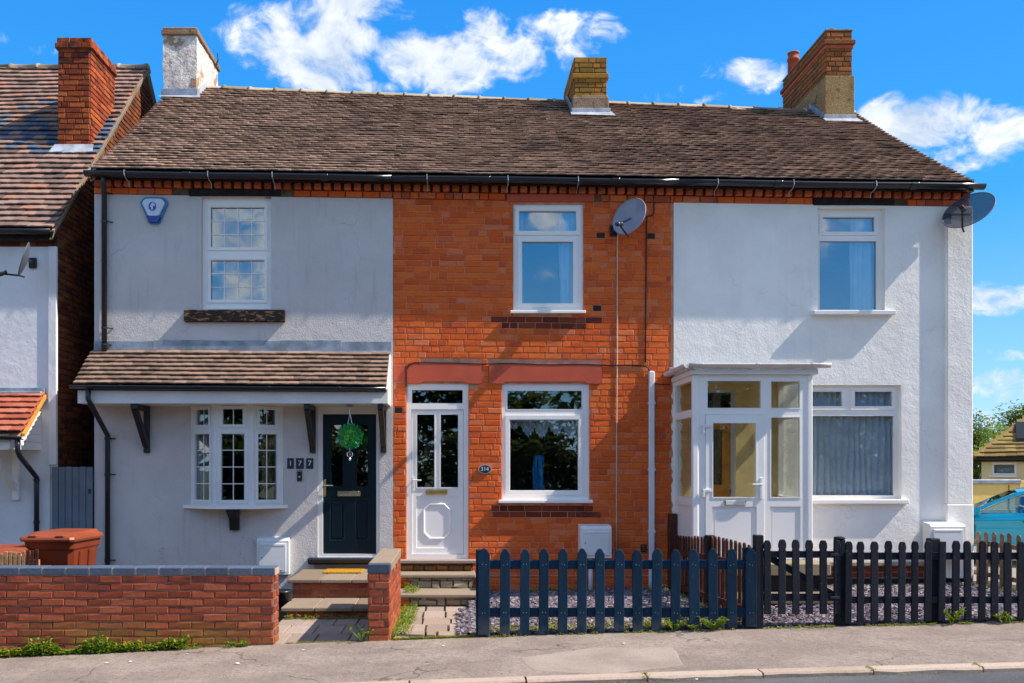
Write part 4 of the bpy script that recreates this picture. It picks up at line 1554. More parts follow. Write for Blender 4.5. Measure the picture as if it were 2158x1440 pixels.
def build_brick():
    H = thing('terraced_house', 'bare orange brick terraced house with white glazed door, between two rendered houses', 'house', (1.05, 0, 0), 'houses of the terrace')
    up = (X(1082), X(1229), Z(657), Z(430))
    lo = (X(1058), X(1242), Z(1054), Z(809))
    dr = (X(857), X(987), Z(1180), Z(809))
    ops = [up, lo, dr]
    wall = MB().holes(XA, XB, -.4, ztop(XA), 0, .22, ops, ztop).build('wall', 'mortar', H)
    lint = [(X(857), X(1015), Z(809), Z(767)), (X(1031), X(1267), Z(809), Z(768)), (X(830), X(855), Z(804), Z(770))]
    noz = []

    def matfn(u, v):
        if X(1050) < u < X(1255) and Z(670) > v > Z(682) - .0:
            return 'brick_maroon'
        if X(1050) < u < X(1240) and Z(682) > v > Z(694):
            return 'brick_maroon'
        if X(1030) < u < X(1266) and Z(1062) > v > Z(1088):
            return 'brick_maroon'
        for (px, py) in ((1261, 494), (1364, 495), (1267, 655), (836, 866)):
            if abs(u - X(px)) < .09 and abs(v - Z(py)) < .042:
                return 'brick_dark'
        return None
    it = course_items(XA + .005, XB - .03, 5.336 - 66 * .083, 5.336, frame_front(0), 'brick_orange', .0830, .228, .116, .009, .011, ops + lint, matfn=matfn, seed=31, zmap=lambda u, v: v - .0147 * u * max(0, v) / 5.336)
    it = [i if i[3].translation.z < 3 else (*i[:3], i[3] @ Matrix.Rotation(.0147 * i[3].translation.z / 5.3, 4, 'Y'), *i[4:]) for i in it]
    it.sort(key=lambda i: abs(i[3].translation.z - 1.7) * 1.0 + abs(i[3].translation.x) * .3)
    lay('brick', wall, it, 300)
    flank(H, XA + .002, XA + .12, 'interior', 'party_wall')
    flank(H, XB - .12, XB - .002, 'interior', 'party_wall')
    house_shell(H, XA + .13, XB - .13, .40)
    roof_part(H, .3404, .6664, 12, 9)
    eaves(H, wall, XA, XB, 22, red=(X(1068), X(1252)))
    # painted stone lintels with stopped soffits
    for (a, b, c, e) in lint[:2]:
        m = MB()
        ch = .055
        m.prism([(a, c + .02), (a + .01, c + .0), (a + .19, c + .0), (a + .23, c + ch * .5), (b - .23, c + ch * .5), (b - .19, c), (b - .01, c), (b, c + .02), (b, e - .01), (b - .008, e), (a + .008, e), (a, e - .01)], -.026, .02)
        m.build('lintel', 'lintel_red', H)
    a, b, c, e = lint[2]
    MB().cbox(a, b, -.02, .02, c, e, .005).build('lintel_end', 'lintel_red', H)
    # windows
    w = window(H, *up, .03, [(X(1093), X(1216), Z(487), Z(443), 1, 1, True), (X(1099), X(1209), Z(640), Z(508), 1, 1, True)], sash=.05)
    MB().cbox(X(1075), X(1233), -.075, .06, Z(662), Z(656), .005).build('sill', 'upvc', H)
    w = window(H, *lo, .03, [(X(1068), X(1228), Z(864), Z(822), 1, 1, False), (X(1074), X(1220), Z(1035), Z(884), 1, 1, True)], sash=.055, gl='glass_low')
    MB().cbox(X(1105), X(1172), .008, .02, Z(879), Z(876), .002).build('trickle_vent', 'gutter_white', w)
    MB().cbox(X(1050), X(1248), -.085, .06, Z(1060), Z(1053.5), .005).build('sill', 'upvc', H)
    # door
    fr = MB().holes(dr[0], dr[1], dr[2], dr[3], .02, .10, [(X(868), X(975), Z(850), Z(822)), (X(867), X(977), Z(1169), Z(863))]).build('door_frame', 'upvc', H)
    MB().box(X(867), X(976), .06, .066, Z(851), Z(821)).build('fanlight_pane', 'glass_low', fr)
    gl = [(X(878), X(916), Z(1028), Z(873)), (X(928), X(966), Z(1028), Z(873))]
    pn = (X(877), X(966), Z(1156), Z(1046))
    door = MB().holes(X(867) + .004, X(977) - .004, Z(1169) + .004, Z(863) - .004, .04, .09, gl + [pn]).build('door', 'upvc', H)
    for (a, b, c, e) in gl:
        MB().holes(a - .012, b + .012, c - .012, e + .012, .03, .044, [(a + .004, b - .004, c + .004, e - .004)]).build('glazing_bead', 'upvc', door)
        MB().box(a - .003, b + .003, .058, .064, c - .003, e + .003).build('pane', 'glass_low', door)
    MB().box(pn[0] - .002, pn[1] + .002, .052, .08, pn[2] - .002, pn[3] + .002).build('panel', 'upvc', door)

    def octo(cx, cz, w, h, c):
        return [(cx - w + c, cz - h), (cx + w - c, cz - h), (cx + w, cz - h + c), (cx + w, cz + h - c), (cx + w - c, cz + h), (cx - w + c, cz + h), (cx - w, cz + h - c), (cx - w, cz - h + c)]
    cx, cz = X(921), Z(1099)
    o1, o2 = octo(cx, cz, .190, .245, .085), octo(cx, cz, .165, .220, .075)
    V = [(a, .052, b) for a, b in o1] + [(a, .036, b) for a, b in [(p[0] * .5 + q[0] * .5, p[1] * .5 + q[1] * .5) for p, q in zip(o1, o2)]] + [(a, .052, b) for a, b in o2]
    F = []
    for k in range(8):
        j = (k + 1) % 8
        F += [(k, j, 8 + j, 8 + k), (8 + k, 8 + j, 16 + j, 16 + k)]
    MB().add(V, F).build('octagonal_moulding', 'upvc', door)
    lb = MB().cbox(X(897), X(943), .024, .042, Z(1043), Z(1033), .004).build('letterbox', 'brass', door)
    MB().cbox(X(900), X(940), .018, .026, Z(1041), Z(1035), .003).build('flap', 'brass', lb)
    hp = MB().cbox(X(869), X(873), .026, .042, Z(1036), Z(1004), .004).build('handle_plate', 'paint_white_metal', door)
    MB().tube([(X(871), .03, Z(1012)), (X(871), -.02, Z(1012)), (X(888), -.02, Z(1012.5))], .009, 8).build('handle', 'paint_white_metal', hp)
    MB().lathe([(.007, 0), (.007, .008)], 8, M=Matrix.Translation((X(871), .026, Z(1026))) @ Matrix.Rotation(R(90), 4, 'X')).build('keyhole', 'brass', hp)
    MB().cbox(X(836), X(1004), -.16, .10, Z(1187, -.1), Z(1180, -.1), .008).build('door_sill', 'stone_flag', H)
    # damp-course line low on the wall, above the last courses
    MB().box(X(1005), XB - .06, -.0135, -.001, Z(1213) - .004, Z(1213) + .006).build('damp_course', 'mortar', H)
    # chimney
    c = brick_chimney(H, 1.995, 2.545, 2.88, 4.3, 6.9, Z(124, 2.88), 'brick_ochre', Z(206, 2.88), 'stained_pink_cement',
                      [(Z(166, 2.88), Z(156, 2.88), .03, 'brick_ochre'), (Z(124, 2.88), Z(121, 2.88), .006, 'stained_cement'), (Z(206, 2.88), Z(201, 2.88), .012, 'stone_rubble')], 41)
    chimney_leads(c, 1.995, 2.545, 2.88, 'left')
    return H


# ------------------------------------------------------------------ the white house with its glazed porch
def build_white():
    H = thing('terraced_house', 'white rendered terraced house with glazed white porch and two pale curtained windows', 'house', (5.0, 0, 0), 'houses of the terrace')
    up = (X(1722), X(1863), Z(657), Z(439))
    lo = (X(1684), X(1898), Z(1052), Z(812))
    idr = (X(1452), X(1549), Z(1170), Z(822))
    wall = MB().holes(XB, XR, .42, ztop(XB), -.022, .22, [up, lo, idr], ztop).build('wall', 'render_white', H)
    base = MB().box(XB, XR, .0, .22, -.4, .42).build('plinth', 'mortar_wall', H)
    it = course_items(4.45, XR, .20, .43, frame_front(0), 'brick_maroon', .076, .225, .11, .01, .014, seed=9)
    lay('brick', base, it, 300)
    MB().box(4.45, XR - .002, -.02, -.001, -.1, .19).build('damp_proofing', 'bitumen', H)
    MB().cbox(4.45, X(1990), -.06, -.0235, .36, .42, .01).build('drip_ledge', 'stone_rubble', H)
    flank(H, XB + .002, XB + .12, 'interior', 'party_wall')
    flank(H, XR - .22, XR, 'render_white', 'side_wall')
    house_shell(H, XB + .13, XR - .23, .5)
    roof_part(H, .6664, 1.0, 13, 9)
    V, F = [], []
    for k in range(15):
        p = roof_pt(1, k / 14)
        V += [(p.x + .012, p.y, p.z + .035), (p.x - .06, p.y, p.z + .02), (p.x - .06, p.y, p.z - .12), (p.x + .012, p.y, p.z - .10)]
    for k in range(14):
        for q in range(4):
            F.append((k * 4 + q, k * 4 + (q + 1) % 4, k * 4 + 4 + (q + 1) % 4, k * 4 + 4 + q))
    MB().add(V, F).build('verge', 'tile_roof', H)
    eaves(H, wall, XB, XR, 23, lintel=(X(1713), X(1882)), extend=(0, .06))
    # corner buttress, thicker at its foot
    MB().cbox(X(1989), XR + .012, -.085, .2, Z(1062), ztop(XR) - .01, .012).build('buttress', 'render_white', H)
    MB().cbox(X(1987), XR + .014, -.10, .2, .2, Z(1062) - .002, .012).build('buttress_foot', 'render_white', H)
    # windows
    w = window(H, *up, .055, [(X(1736), X(1847), Z(488), Z(455), 1, 1, True), (X(1729), X(1852), Z(653), Z(505), 1, 1, False)], sash=.04)
    MB().cbox(X(1708), X(1880), -.12, .06, Z(666), Z(657), .008).build('sill', 'upvc_old', H)
    ms = X(1791)
    w = window(H, *lo, .045, [(X(1700), X(1778), Z(857), Z(824), 1, 1, True), (X(1803), X(1884), Z(857), Z(824), 1, 1, True), (X(1692), X(1888), Z(1046), Z(875), 1, 1, False)], sash=.045, gl='glass_low')
    MB().cbox(X(1690), X(1909), -.10, .06, Z(1062), Z(1052.5), .008).build('sill', 'upvc', H)
    # inner front door of varnished timber, seen through the porch
    fr = MB().holes(*idr, .03, .1, [(X(1458), X(1543), Z(861), Z(827)), (X(1459), X(1542), Z(1168), Z(868))]).build('inner_door_frame', 'upvc_old', H)
    MB().box(X(1457), X(1544), .06, .066, Z(862), Z(826)).build('fanlight_pane', 'glass_low', fr)
    hole = (X(1478), X(1524), Z(1022), Z(905))
    d = MB().holes(X(1459), X(1542), Z(1168), Z(868), .04, .085, [hole]).build('inner_door', 'timber_orange', H)
    MB().box(hole[0] - .004, hole[1] + .004, .06, .066, hole[2] - .004, hole[3] + .004).build('pane', 'glass_low', d)
    MB().cbox(X(1470), X(1532), .025, .041, Z(1120), Z(1050), .012).build('panel', 'timber_orange', d)
    MB().tube([(X(1533), .03, Z(900)), (X(1533), .0, Z(900)), (X(1533), .0, Z(915)), (X(1533), .03, Z(915))], .008, 6).build('knocker', 'brass', d)
    MB().cbox(X(1535), X(1539), .02, .04, Z(1042), Z(1030), .003).build('lock', 'brass', d)
    MB().holes(XB + .05, 4.40, .55, 2.84, -.030, -.0222, [(idr[0], idr[1], .2, idr[3])]).build('porch_inner_wall', 'porch_yellow', H)
    # --- the porch: front at y=-1.0
    yf = -1.0
    x0, x1 = XB + .005, X(1710, yf)
    z0, z1 = .55, Z(790, yf)
    tl = (X(1489, yf), X(1605, yf), Z(862, yf), Z(801, yf))
    rt = (X(1623, yf), X(1687, yf), Z(862, yf), Z(802, yf))
    rm = (X(1623, yf), X(1687, yf), Z(1050, yf), Z(878, yf))
    rl = (X(1623, yf), X(1687, yf), z0 + .06, Z(1068, yf))
    dro = (X(1486, yf), X(1610, yf), z0 + .02, Z(873, yf))
    po = MB()
    po.holes(x0, x1, z0, z1, yf, yf + .07, [tl, rt, rm, rl, dro])
    # returns to the wall, both sides
    so = [(.10, .93, tl[2], tl[3]), (.10, .93, rm[2], rm[3]), (.10, .93, rl[2], rl[3])]
    for xs in (x0, x1 - .07):
        t = MB().holes(.071, 1.0 - .03, z0, z1, 0, .07, so)
        M = Matrix.Translation((xs, yf, 0)) @ Matrix(((0, 1, 0, 0), (1, 0, 0, 0), (0, 0, 1, 0), (0, 0, 0, 1)))
        po.add(t.v, t.f, M)
    po.cbox(x0 - .012, x0 + .06, yf - .012, yf + .06, z0, z1 - .001, .01)
    po.cbox(x1 - .05, x1 + .012, yf - .012, yf + .06, z0, z1 - .001, .01)
    porch = po.build('porch', 'upvc', H)
    for (a, b, c, e) in (tl, rt, rm):
        MB().box(a - .004, b + .004, yf + .03, yf + .036, c - .004, e + .004).build('pane', 'glass_porch', porch)
        MB().holes(a - .001, b + .001, c - .001, e + .001, yf - .006, yf + .028, [(a + .012, b - .012, c + .012, e - .012)]).build('bead', 'upvc', porch)
    for xs in (x0 + .032, x1 - .038):
        for (a, b, c, e) in so[:2]:
            MB().box(xs, xs + .006, yf + a - .004, yf + b + .004, c - .004, e + .004).build('pane', 'glass_porch', porch)
        a, b, c, e = so[2]
        MB().box(xs - .005, xs + .012, yf + a - .004, yf + b + .004, c - .004, e + .004).build('side_panel', 'upvc', porch)
    a, b, c, e = rl
    MB().box(a - .004, b + .004, yf + .02, yf + .05, c - .004, e + .004).build('lower_panel', 'upvc', porch)
    MB().cbox(a + .03, b - .03, yf + .012, yf + .021, c + .03, e - .05, .006).build('lower_panel_field', 'upvc', porch)
    # porch door
    gl = (X(1500, yf), X(1594, yf), Z(1050, yf), Z(890, yf))
    pl = (X(1500, yf), X(1594, yf), z0 + .09, Z(1068, yf))
    d = MB().holes(dro[0] + .004, dro[1] - .004, dro[2] + .004, dro[3] - .004, yf - .014, yf + .05, [gl, pl]).build('porch_door', 'upvc', H)
    MB().box(gl[0] - .003, gl[1] + .003, yf + .02, yf + .026, gl[2] - .003, gl[3] + .003).build('pane', 'glass_porch', d)
    MB().holes(gl[0] - .001, gl[1] + .001, gl[2] - .001, gl[3] + .001, yf - .02, yf + .018, [(gl[0] + .012, gl[1] - .012, gl[2] + .012, gl[3] - .012)]).build('bead', 'upvc', d)
    MB().box(pl[0] - .003, pl[1] + .003, yf + .006, yf + .04, pl[2] - .003, pl[3] + .003).build('lower_panel', 'upvc', d)
    MB().cbox(pl[0] + .04, pl[1] - .07, yf - .003, yf + .007, pl[2] + .03, pl[3] - .05, .005).build('lower_panel_field', 'upvc', d)
    lb = MB().cbox(X(1526, yf), X(1571, yf), yf - .028, yf - .013, Z(1065, yf), Z(1054, yf), .004).build('letterbox', 'brass', d)
    MB().cbox(X(1528, yf), X(1569, yf), yf - .034, yf - .027, Z(1064, yf), Z(1055, yf), .003).build('flap', 'paint_white_metal', d)
    for py in (899, 1034):
        MB().cbox(X(1479, yf), X(1497, yf), yf - .034, yf - .0155, Z(py + 3, yf), Z(py - 3, yf), .004).cbox(X(1479, yf), X(1484, yf), yf - .04, yf - .0155, Z(py + 14, yf), Z(py - 3, yf), .004).build('hinge', 'paint_white_metal', d)
    hp = MB().cbox(X(1600, yf), X(1606, yf), yf - .03, yf - .013, Z(1052, yf), Z(1007, yf), .004).build('handle_plate', 'paint_white_metal', d)
    MB().tube([(X(1603, yf), yf - .025, Z(1021, yf)), (X(1603, yf), yf - .07, Z(1021, yf)), (X(1582, yf), yf - .07, Z(1021, yf))], .009, 8).build('handle', 'paint_white_metal', d)
    # porch roof and its gutter round two sides
    pr = MB().box(x0 - .04, x1 + .06, yf - .06, -.0225, z1 + .001, z1 + .055).build('porch_roof', 'upvc_old', H)
    MB().box(x0 - .02, x1 + .05, yf - .05, -.023, z1 + .055, z1 + .135).build('roof_felt', 'lead', pr)
    m = MB()
    zr = z1 + .125
    half_gutter(m, x0 - .10, x1 + .18, yf - .12, lambda q: zr, .055)
    g = m.build('porch_gutter', 'gutter_white', H, True)
    t = MB()
    half_gutter(t, yf - .12, -.03, 0, lambda q: zr - .002, .054)
    M = Matrix.Translation((x0 - .10, 0, 0)) @ Matrix(((0, 1, 0, 0), (1, 0, 0, 0), (0, 0, 1, 0), (0, 0, 0, 1)))
    MB().add(t.v, t.f, M).build('gutter_return', 'gutter_white', g, True)
    for xx in (x0 + .05, x0 + .75, x1 - .05):
        m = MB()
        half_gutter(m, xx - .02, xx + .02, yf - .12, lambda q: zr + .003, .060)
        m.build('gutter_bracket', 'gutter_white', g, True)
    MB().cbox(X(1407), X(1432), -.10, -.023, Z(788), Z(776), .004).build('porch_flashing', 'lead', H)
    # rough plaster strip where the porch meets the brick
    m = MB()
    r = random.Random(5)
    pl = [(X(1430), .3), (X(1430), 2.85)]
    zz = 2.85
    while zz > .3:
        pl.append((X(1413) + r.random() * .035, zz))
        zz -= .02 + r.random() * .05
    m.prism(pl, -.034, -.0125)
    m.build('rough_plaster', 'render_white', H)
    # chimney
    y0 = 3.03
    x0c, x1c = 6.30, 6.745
    c = brick_chimney(H, x0c, x1c, y0, 5.0, 6.8, Z(66, y0), 'brick_brown', Z(161, y0), 'stained_cement',
                      [(Z(103, y0), Z(95, y0), .022, 'terracotta'), (Z(95, y0), Z(86, y0), .045, 'brick_brown'), (Z(66, y0), Z(62, y0), .015, 'stained_pink_cement')], 51)
    chimney_leads(c, x0c, x1c, y0, 'left')
    for (yy, rr, hh) in ((3.45, .085, .20), (4.75, .10, .42)):
        MB().lathe([(rr, 0), (rr * .95, hh * .62), (rr * 1.12, hh * .64), (rr * 1.12, hh * .72), (rr * .98, hh * .74), (rr * .98, hh * .94), (rr * 1.08, hh * .95), (rr * 1.06, hh), (rr * .8, hh), (rr * .8, hh * .8)], 16, (6.40 if yy > 4 else 6.55, yy, Z(64, y0))).build('chimney_pot', 'terracotta', c, True)
    return H


build_grey()
build_brick()
build_white()


# ================================================================== THE HOUSE NEXT DOOR ON THE LEFT
def build_neighbour():
    H = thing('detached_house', 'white rendered house at the left edge with brick gable and tall brick chimney', 'house', (-6.5, 0, 0))
    gx = -5.412
    ye, ze, yr, zr = -.22, Z(484, -.22), 3.4, 8.67
    xe = -11.0

    def zs(y):
        return ze + (zr - ze) * (y - ye) / (yr - ye)
    ztp = Z(521)
    MB().box(xe, gx - .10, -.02, .2, -.4, ztp).build('wall', 'render_neighbour', H)
    MB().cbox(gx - .112, gx + .0, -.05, .001, Z(980), ztp, .006).build('corner_pilaster', 'render_neighbour', H)
    MB().box(gx - .09, gx + .0, -.02, .002, -.4, Z(980) - .001).build('corner_strip', 'render_neighbour', H)
    band = MB().box(xe, gx, -.0, .2, ztp + .001, ze - .03).build('eaves_wall', 'mortar_dark', H)
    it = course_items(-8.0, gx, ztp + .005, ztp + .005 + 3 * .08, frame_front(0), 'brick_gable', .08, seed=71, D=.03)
    lay('brick', band, it, 300)
    # gable wall with brick courses
    poly = [(.003, -.4), (7.0, -.4), (7.0, zs(-.1)), (yr, zr - .10), (.003, zs(0) - .10)]
    gab = MB().prism_x(poly, gx - .2, gx - .013).build('gable_wall', 'mortar_dark', H)
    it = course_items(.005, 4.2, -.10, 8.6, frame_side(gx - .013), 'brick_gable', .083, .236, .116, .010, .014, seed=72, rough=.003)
    keep = []
    for i in it:
        p = i[3].translation
        top = zs(p.y) if p.y < yr else zr - (p.y - yr) * 1.05
        if p.z < top - .16 and (p.y < 1.75 or p.z > 5.2):
            keep.append(i)
    keep.sort(key=lambda i: i[3].translation.y)
    lay('brick', gab, keep, 300)
    # roof
    A, B, C, D = Vector((xe, ye, ze)), Vector((gx + .045, ye, ze)), Vector((gx + .045, yr, zr)), Vector((xe, yr, zr))

    def surf(u, v):
        p = A.lerp(B, u).lerp(D.lerp(C, u), v)
        p.z -= .03 * math.sin(math.pi * v) + .012 * mnoise.noise(Vector((p.x, v * 3, 8)))
        return p
    dk = Vector((0, 0, -.03))
    roof = MB().add([A + dk, B + dk, C + dk, D + dk, Vector((gx + .045, 7.2, zs(-.3))), Vector((xe, 7.2, zs(-.3)))], [(0, 1, 2, 3), (3, 2, 4, 5)]).build('roof', 'mortar_dark', H)

    def mf(p, r):
        v = (p.y - ye) / (yr - ye)
        blue = .40 < v < .72 and r.random() < (.6 if v < .58 else .25)
        return 'tile_slate' if blue else 'tile_left'
    tile_slope(roof, surf, 35, 5.63, .17, 'tile_left', limit=300, t=.019, lap=1.35, seed=61, wav=.014, matfn=mf, keep=lambda p: p.x > -8.2)
    for i in range(12):
        a = C.lerp(D, i / 12)
        b = C.lerp(D, (i + 1) / 12)
        m = MB()
        pts = []
        n = 8
        V, F = [], []
        for (t, k) in ((0, 1.15), (.1, 1.15), (.105, 1.0), (1, .98)):
            p = a.lerp(b, t)
            for q in range(n + 1):
                an = math.pi * q / n
                V.append((p.x, p.y - math.cos(an) * .115 * k, p.z - .04 + math.sin(an) * .09 * k))
        for s in range(3):
            for q in range(n):
                F.append((s * (n + 1) + q + 1, s * (n + 1) + q, (s + 1) * (n + 1) + q, (s + 1) * (n + 1) + q + 1))
        F.append(tuple(range(n + 1)))
        m.add(V, F).build('ridge_tile', 'stone_rubble', roof, True)
    # pointed verge
    V, F = [], []
    for k in range(13):
        y = ye + (yr - ye) * k / 12
        z = zs(y)
        V += [(gx + .05, y, z - .01), (gx + .015, y, z - .01), (gx - .01, y, z - .13), (gx + .02, y, z - .13)]
    for k in range(12):
        for q in range(4):
            F.append((k * 4 + q, k * 4 + (q + 1) % 4, k * 4 + 4 + (q + 1) % 4, k * 4 + 4 + q))
    o = len(V)
    for k in range(5):
        y = yr + .5 * k
        z = zr - 1.055 * .5 * k
        V += [(gx + .05, y, z - .01), (gx + .015, y, z - .01), (gx - .01, y, z - .13), (gx + .02, y, z - .13)]
    for k in range(4):
        for q in range(4):
            F.append((o + k * 4 + q, o + k * 4 + (q + 1) % 4, o + k * 4 + 4 + (q + 1) % 4, o + k * 4 + 4 + q))
    MB().add(V, F).build('verge', 'stone_rubble', H)
    m = MB()
    half_gutter(m, xe, gx + .03, -.25, lambda q: ze - .01, .06)
    m.build('gutter', 'gutter_black', H, True)
    MB().box(xe, gx, -.17, -.01, ze - .12, ze - .04).build('fascia', 'timber_black', H)
    # chimney
    cx0, cx1, cy0, cy1 = X(122, 1.35), X(190, 1.35), 1.35, 2.30
    zb, zt = 5.9, Z(80, 1.35)
    core = MB().box(cx0 + .004, cx1 - .004, cy0 + .004, cy1, zb, zt).build('chimney', 'mortar_dark', H)
    zl = Z(308, 1.35)
    it = course_items(cx0, cx1, zl, zt - .17, frame_front(cy0 + .004), 'brick_chimney', .083, .24, .12, .010, .016, seed=81, rough=.004)
    it += course_items(cy0, cy1, zl - .25, zt - .17, frame_side(cx1 - .004), 'brick_chimney', .083, .24, .12, .010, .016, seed=82, rough=.004)
    for (z0, o) in ((zt - .17, .035), (zt - .085, .012)):
        it += course_items(cx0 - o, cx1 + o, z0, z0 + .083, frame_front(cy0 + .004 - o), 'brick_chimney', .083, .2, .12, .008, .016, seed=83, rough=.004)
        it += course_items(cy0 - o, cy1 + o, z0, z0 + .083, frame_side(cx1 - .004 + o), 'brick_chimney', .083, .22, .12, .008, .016, seed=84, rough=.004)
        MB().box(cx0 - o + .004, cx1 + o - .004, cy0 - o + .004, cy1 + o, z0 + .002, z0 + .081).build('corbel_course', 'mortar_dark', core)
    lay('brick', core, it, 300)
    MB().lathe([(.17, 0), (.12, .06), (.04, .075)], 14, ((cx0 + cx1) / 2 - .05, cy0 + .25, zt)).build('chimney_cap', 'terracotta', core)
    MB().cbox(cx0 - .02, cx1 + .035, cy0 - .03, cy0 - .001, Z(330, 1.35), zl, .004).build('flashing', 'lead_pale', core)
    MB().cbox(cx1 + .006, cx1 + .03, cy0 - .03, cy0 + .16, Z(335, 1.35), zl, .004).build('flashing', 'lead_pale', core)
    MB().add([(cx0 - .08, cy0 - .16, zs(cy0 - .16) + .05), (cx1 + .10, cy0 - .16, zs(cy0 - .16) + .05), (cx1 + .06, cy0 - .02, zs(cy0) + .06), (cx0 - .04, cy0 - .02, zs(cy0) + .06)], [(0, 1, 2, 3)]).build('flashing_apron', 'lead_pale', core)
    # red tiled porch hood
    A2, B2, C2, D2 = Vector((-8.6, -.88, Z(914, -.88))), Vector((X(46, -.88), -.88, Z(914, -.88))), Vector((X(95), -.02, Z(830))), Vector((-8.6, -.02, Z(830)))

    def hood(u, v):
        return A2.lerp(B2, u).lerp(D2.lerp(C2, u), v)
    pr = MB().add([p - Vector((0, 0, .03)) for p in (A2, B2, C2, D2)], [(0, 1, 2, 3)]).build('porch_roof', 'timber_tan', H)
    tile_slope(pr, hood, 7, 3.1, .165, 'tile_red', limit=300, t=.016, lap=1.3, seed=62, wav=.004, jit=.6)
    MB().cbox(-8.6, X(97), -.055, -.0205, Z(832), Z(818), .004).build('flashing', 'lead', H)
    MB().cbox(-8.6, X(93), -.10, -.056, Z(838), Z(826), .004).build('flashing_apron', 'lead_pale', H)
    # boarded cheek, board by board
    xk = X(92) - .02
    zb0 = Z(948, -.4)
    for k in range(5):
        z0, z1 = zb0 + k * .105, zb0 + k * .105 + .101
        def yat(z):
            return -.86 + .84 * max(0, (z - A2.z + .05)) / (D2.z - A2.z)
        MB().prism_x([(yat(z0) if z0 > A2.z - .05 else -.86, z0), (-.0205, z0), (-.0205, z1), (yat(z1) if z1 > A2.z - .05 else -.86, z1)], xk - .02, xk - (.0 if k % 2 else .003)).build('cheek_board', 'upvc', H)
    MB().box(-8.6, xk - .021, -.86, -.84, Z(948, -.86), Z(916, -.86)).build('fascia_board', 'upvc', H)
    MB().box(-8.6, xk - .021, -.839, -.021, Z(946, -.86), Z(945, -.86) + .01).build('soffit', 'upvc', H)
    V = [B2, C2]
    dv = (C2 - B2)
    MB().add([B2 + Vector((.0, 0, .0)), B2 + Vector((.035, 0, 0)), C2 + Vector((.035, 0, 0)), C2, B2 + Vector((0, 0, -.05)), B2 + Vector((.035, 0, -.05)), C2 + Vector((.035, 0, -.05)), C2 + Vector((0, 0, -.05))],
             [(0, 1, 2, 3), (4, 7, 6, 5), (0, 4, 5, 1), (1, 5, 6, 2), (2, 6, 7, 3)]).build('porch_verge', 'timber_orange', H)
    m = MB()
    half_gutter(m, -8.6, X(48, -.93), -.93, lambda q: Z(919, -.93), .05)
    m.build('porch_gutter', 'gutter_black', H, True)
    xa, xb = X(37, -.93), X(83)
    m = MB()
    m.tube([(xa, -.93, Z(925, -.93)), (xa, -.93, Z(950, -.93)), (X(42, -.85), -.85, Z(962, -.85)), (xb, -.08, Z(1006)), (xb, -.08, Z(1020)), (xb, -.08, .0)], .034, 10)
    dp = m.build('downpipe', 'gutter_black', H, True)
    for py in (1012, 1100):
        MB().lathe([(.041, -.02), (.041, .02)], 10, (xb, -.08, Z(py))).build('pipe_collar', 'gutter_black', dp)
    # white timber bracket under the hood
    x = X(38)
    m = MB()
    m.cbox(x - .04, x + .04, -.09, -.021, Z(1054), Z(948), .006)
    a, b = (-.09, Z(1030)), (-.70, Z(950, -.7))
    L = math.hypot(b[0] - a[0], b[1] - a[1])
    nx, nz = -(b[1] - a[1]) / L * .035, (b[0] - a[0]) / L * .035
    m.prism_x([(a[0] + nx, a[1] + nz), (a[0] - nx, a[1] - nz), (b[0] - nx, b[1] - nz), (b[0] + nx, b[1] + nz)], x - .034, x + .034)
    m.build('gallows_bracket', 'upvc', H)


build_neighbour()


# ================================================================== SATELLITE DISHES
def dish(label, c, n, rad, mat, arm_mat, wall_pt, arm_dir=None, squash=.93):
    c = Vector(c)
    n = Vector(n).normalized()
    H = thing('satellite_dish', label, 'satellite dish', tuple(wall_pt), 'satellite dishes on the house fronts')
    upv = (Vector((0, 0, 1)) - n * n.z).normalized()
    s = upv.cross(n).normalized()

    def P(u, v, w):
        return c + s * u * rad * squash + upv * v * rad + n * w
    V, F = [], []
    NR, NA = 7, 36
    for side in (0, 1):
        for i in range(NR + 1):
            rr = i / NR
            for k in range(NA):
                a = 2 * math.pi * k / NA
                V.append(P(rr * math.cos(a), rr * math.sin(a), (rr * rr - 1) * rad * .20 - side * .008))
    half = (NR + 1) * NA
    for side in (0, 1):
        for i in range(NR):
            for k in range(NA):
                q = [side * half + i * NA + k, side * half + i * NA + (k + 1) % NA, side * half + (i + 1) * NA + (k + 1) % NA, side * half + (i + 1) * NA + k]
                F.append(tuple(q if side == 0 else q[::-1]))
    MB().add(V, F).build('reflector', mat, H, True)
    rim = [P(math.cos(2 * math.pi * k / NA), math.sin(2 * math.pi * k / NA), .0) for k in range(NA + 1)]
    MB().tube(rim, .007, 5, False).build('rim', 'dish_dark' if mat != 'dish_grey' else 'dish_grey', H, True)
    a0 = P(0, -1.0, -.02)
    ad = (n * .95 - upv * .05)
    if arm_dir:
        ad = Vector(arm_dir)
    a1 = a0 + ad.normalized() * rad * .95
    MB().tube([a0 - n * .06, a0, a1], .013, 6).build('feed_arm', 'cable_black', H)
    bb = P(0, 0, -.15) - n * .05
    lnb = Matrix.Translation(a1) @ (bb - a1).to_track_quat('Z', 'Y').to_matrix().to_4x4()
    MB().lathe([(.028, -.06), (.03, .0), (.022, .02), (.034, .05), (.034, .065)], 10, M=lnb).build('receiver', arm_mat, H, True)
    w = Vector(wall_pt)
    back = c - n * rad * .22
    MB().tube([back, Vector((w.x, back.y * .5 + w.y * .5, w.z + .03)), w], .018, 8).build('mounting_arm', 'dish_dark', H)
    MB().cbox(w.x - .05, w.x + .05, w.y - .035, w.y - .001, w.z - .07, w.z + .07, .006).build('wall_plate', 'cable_black', H)
    return H


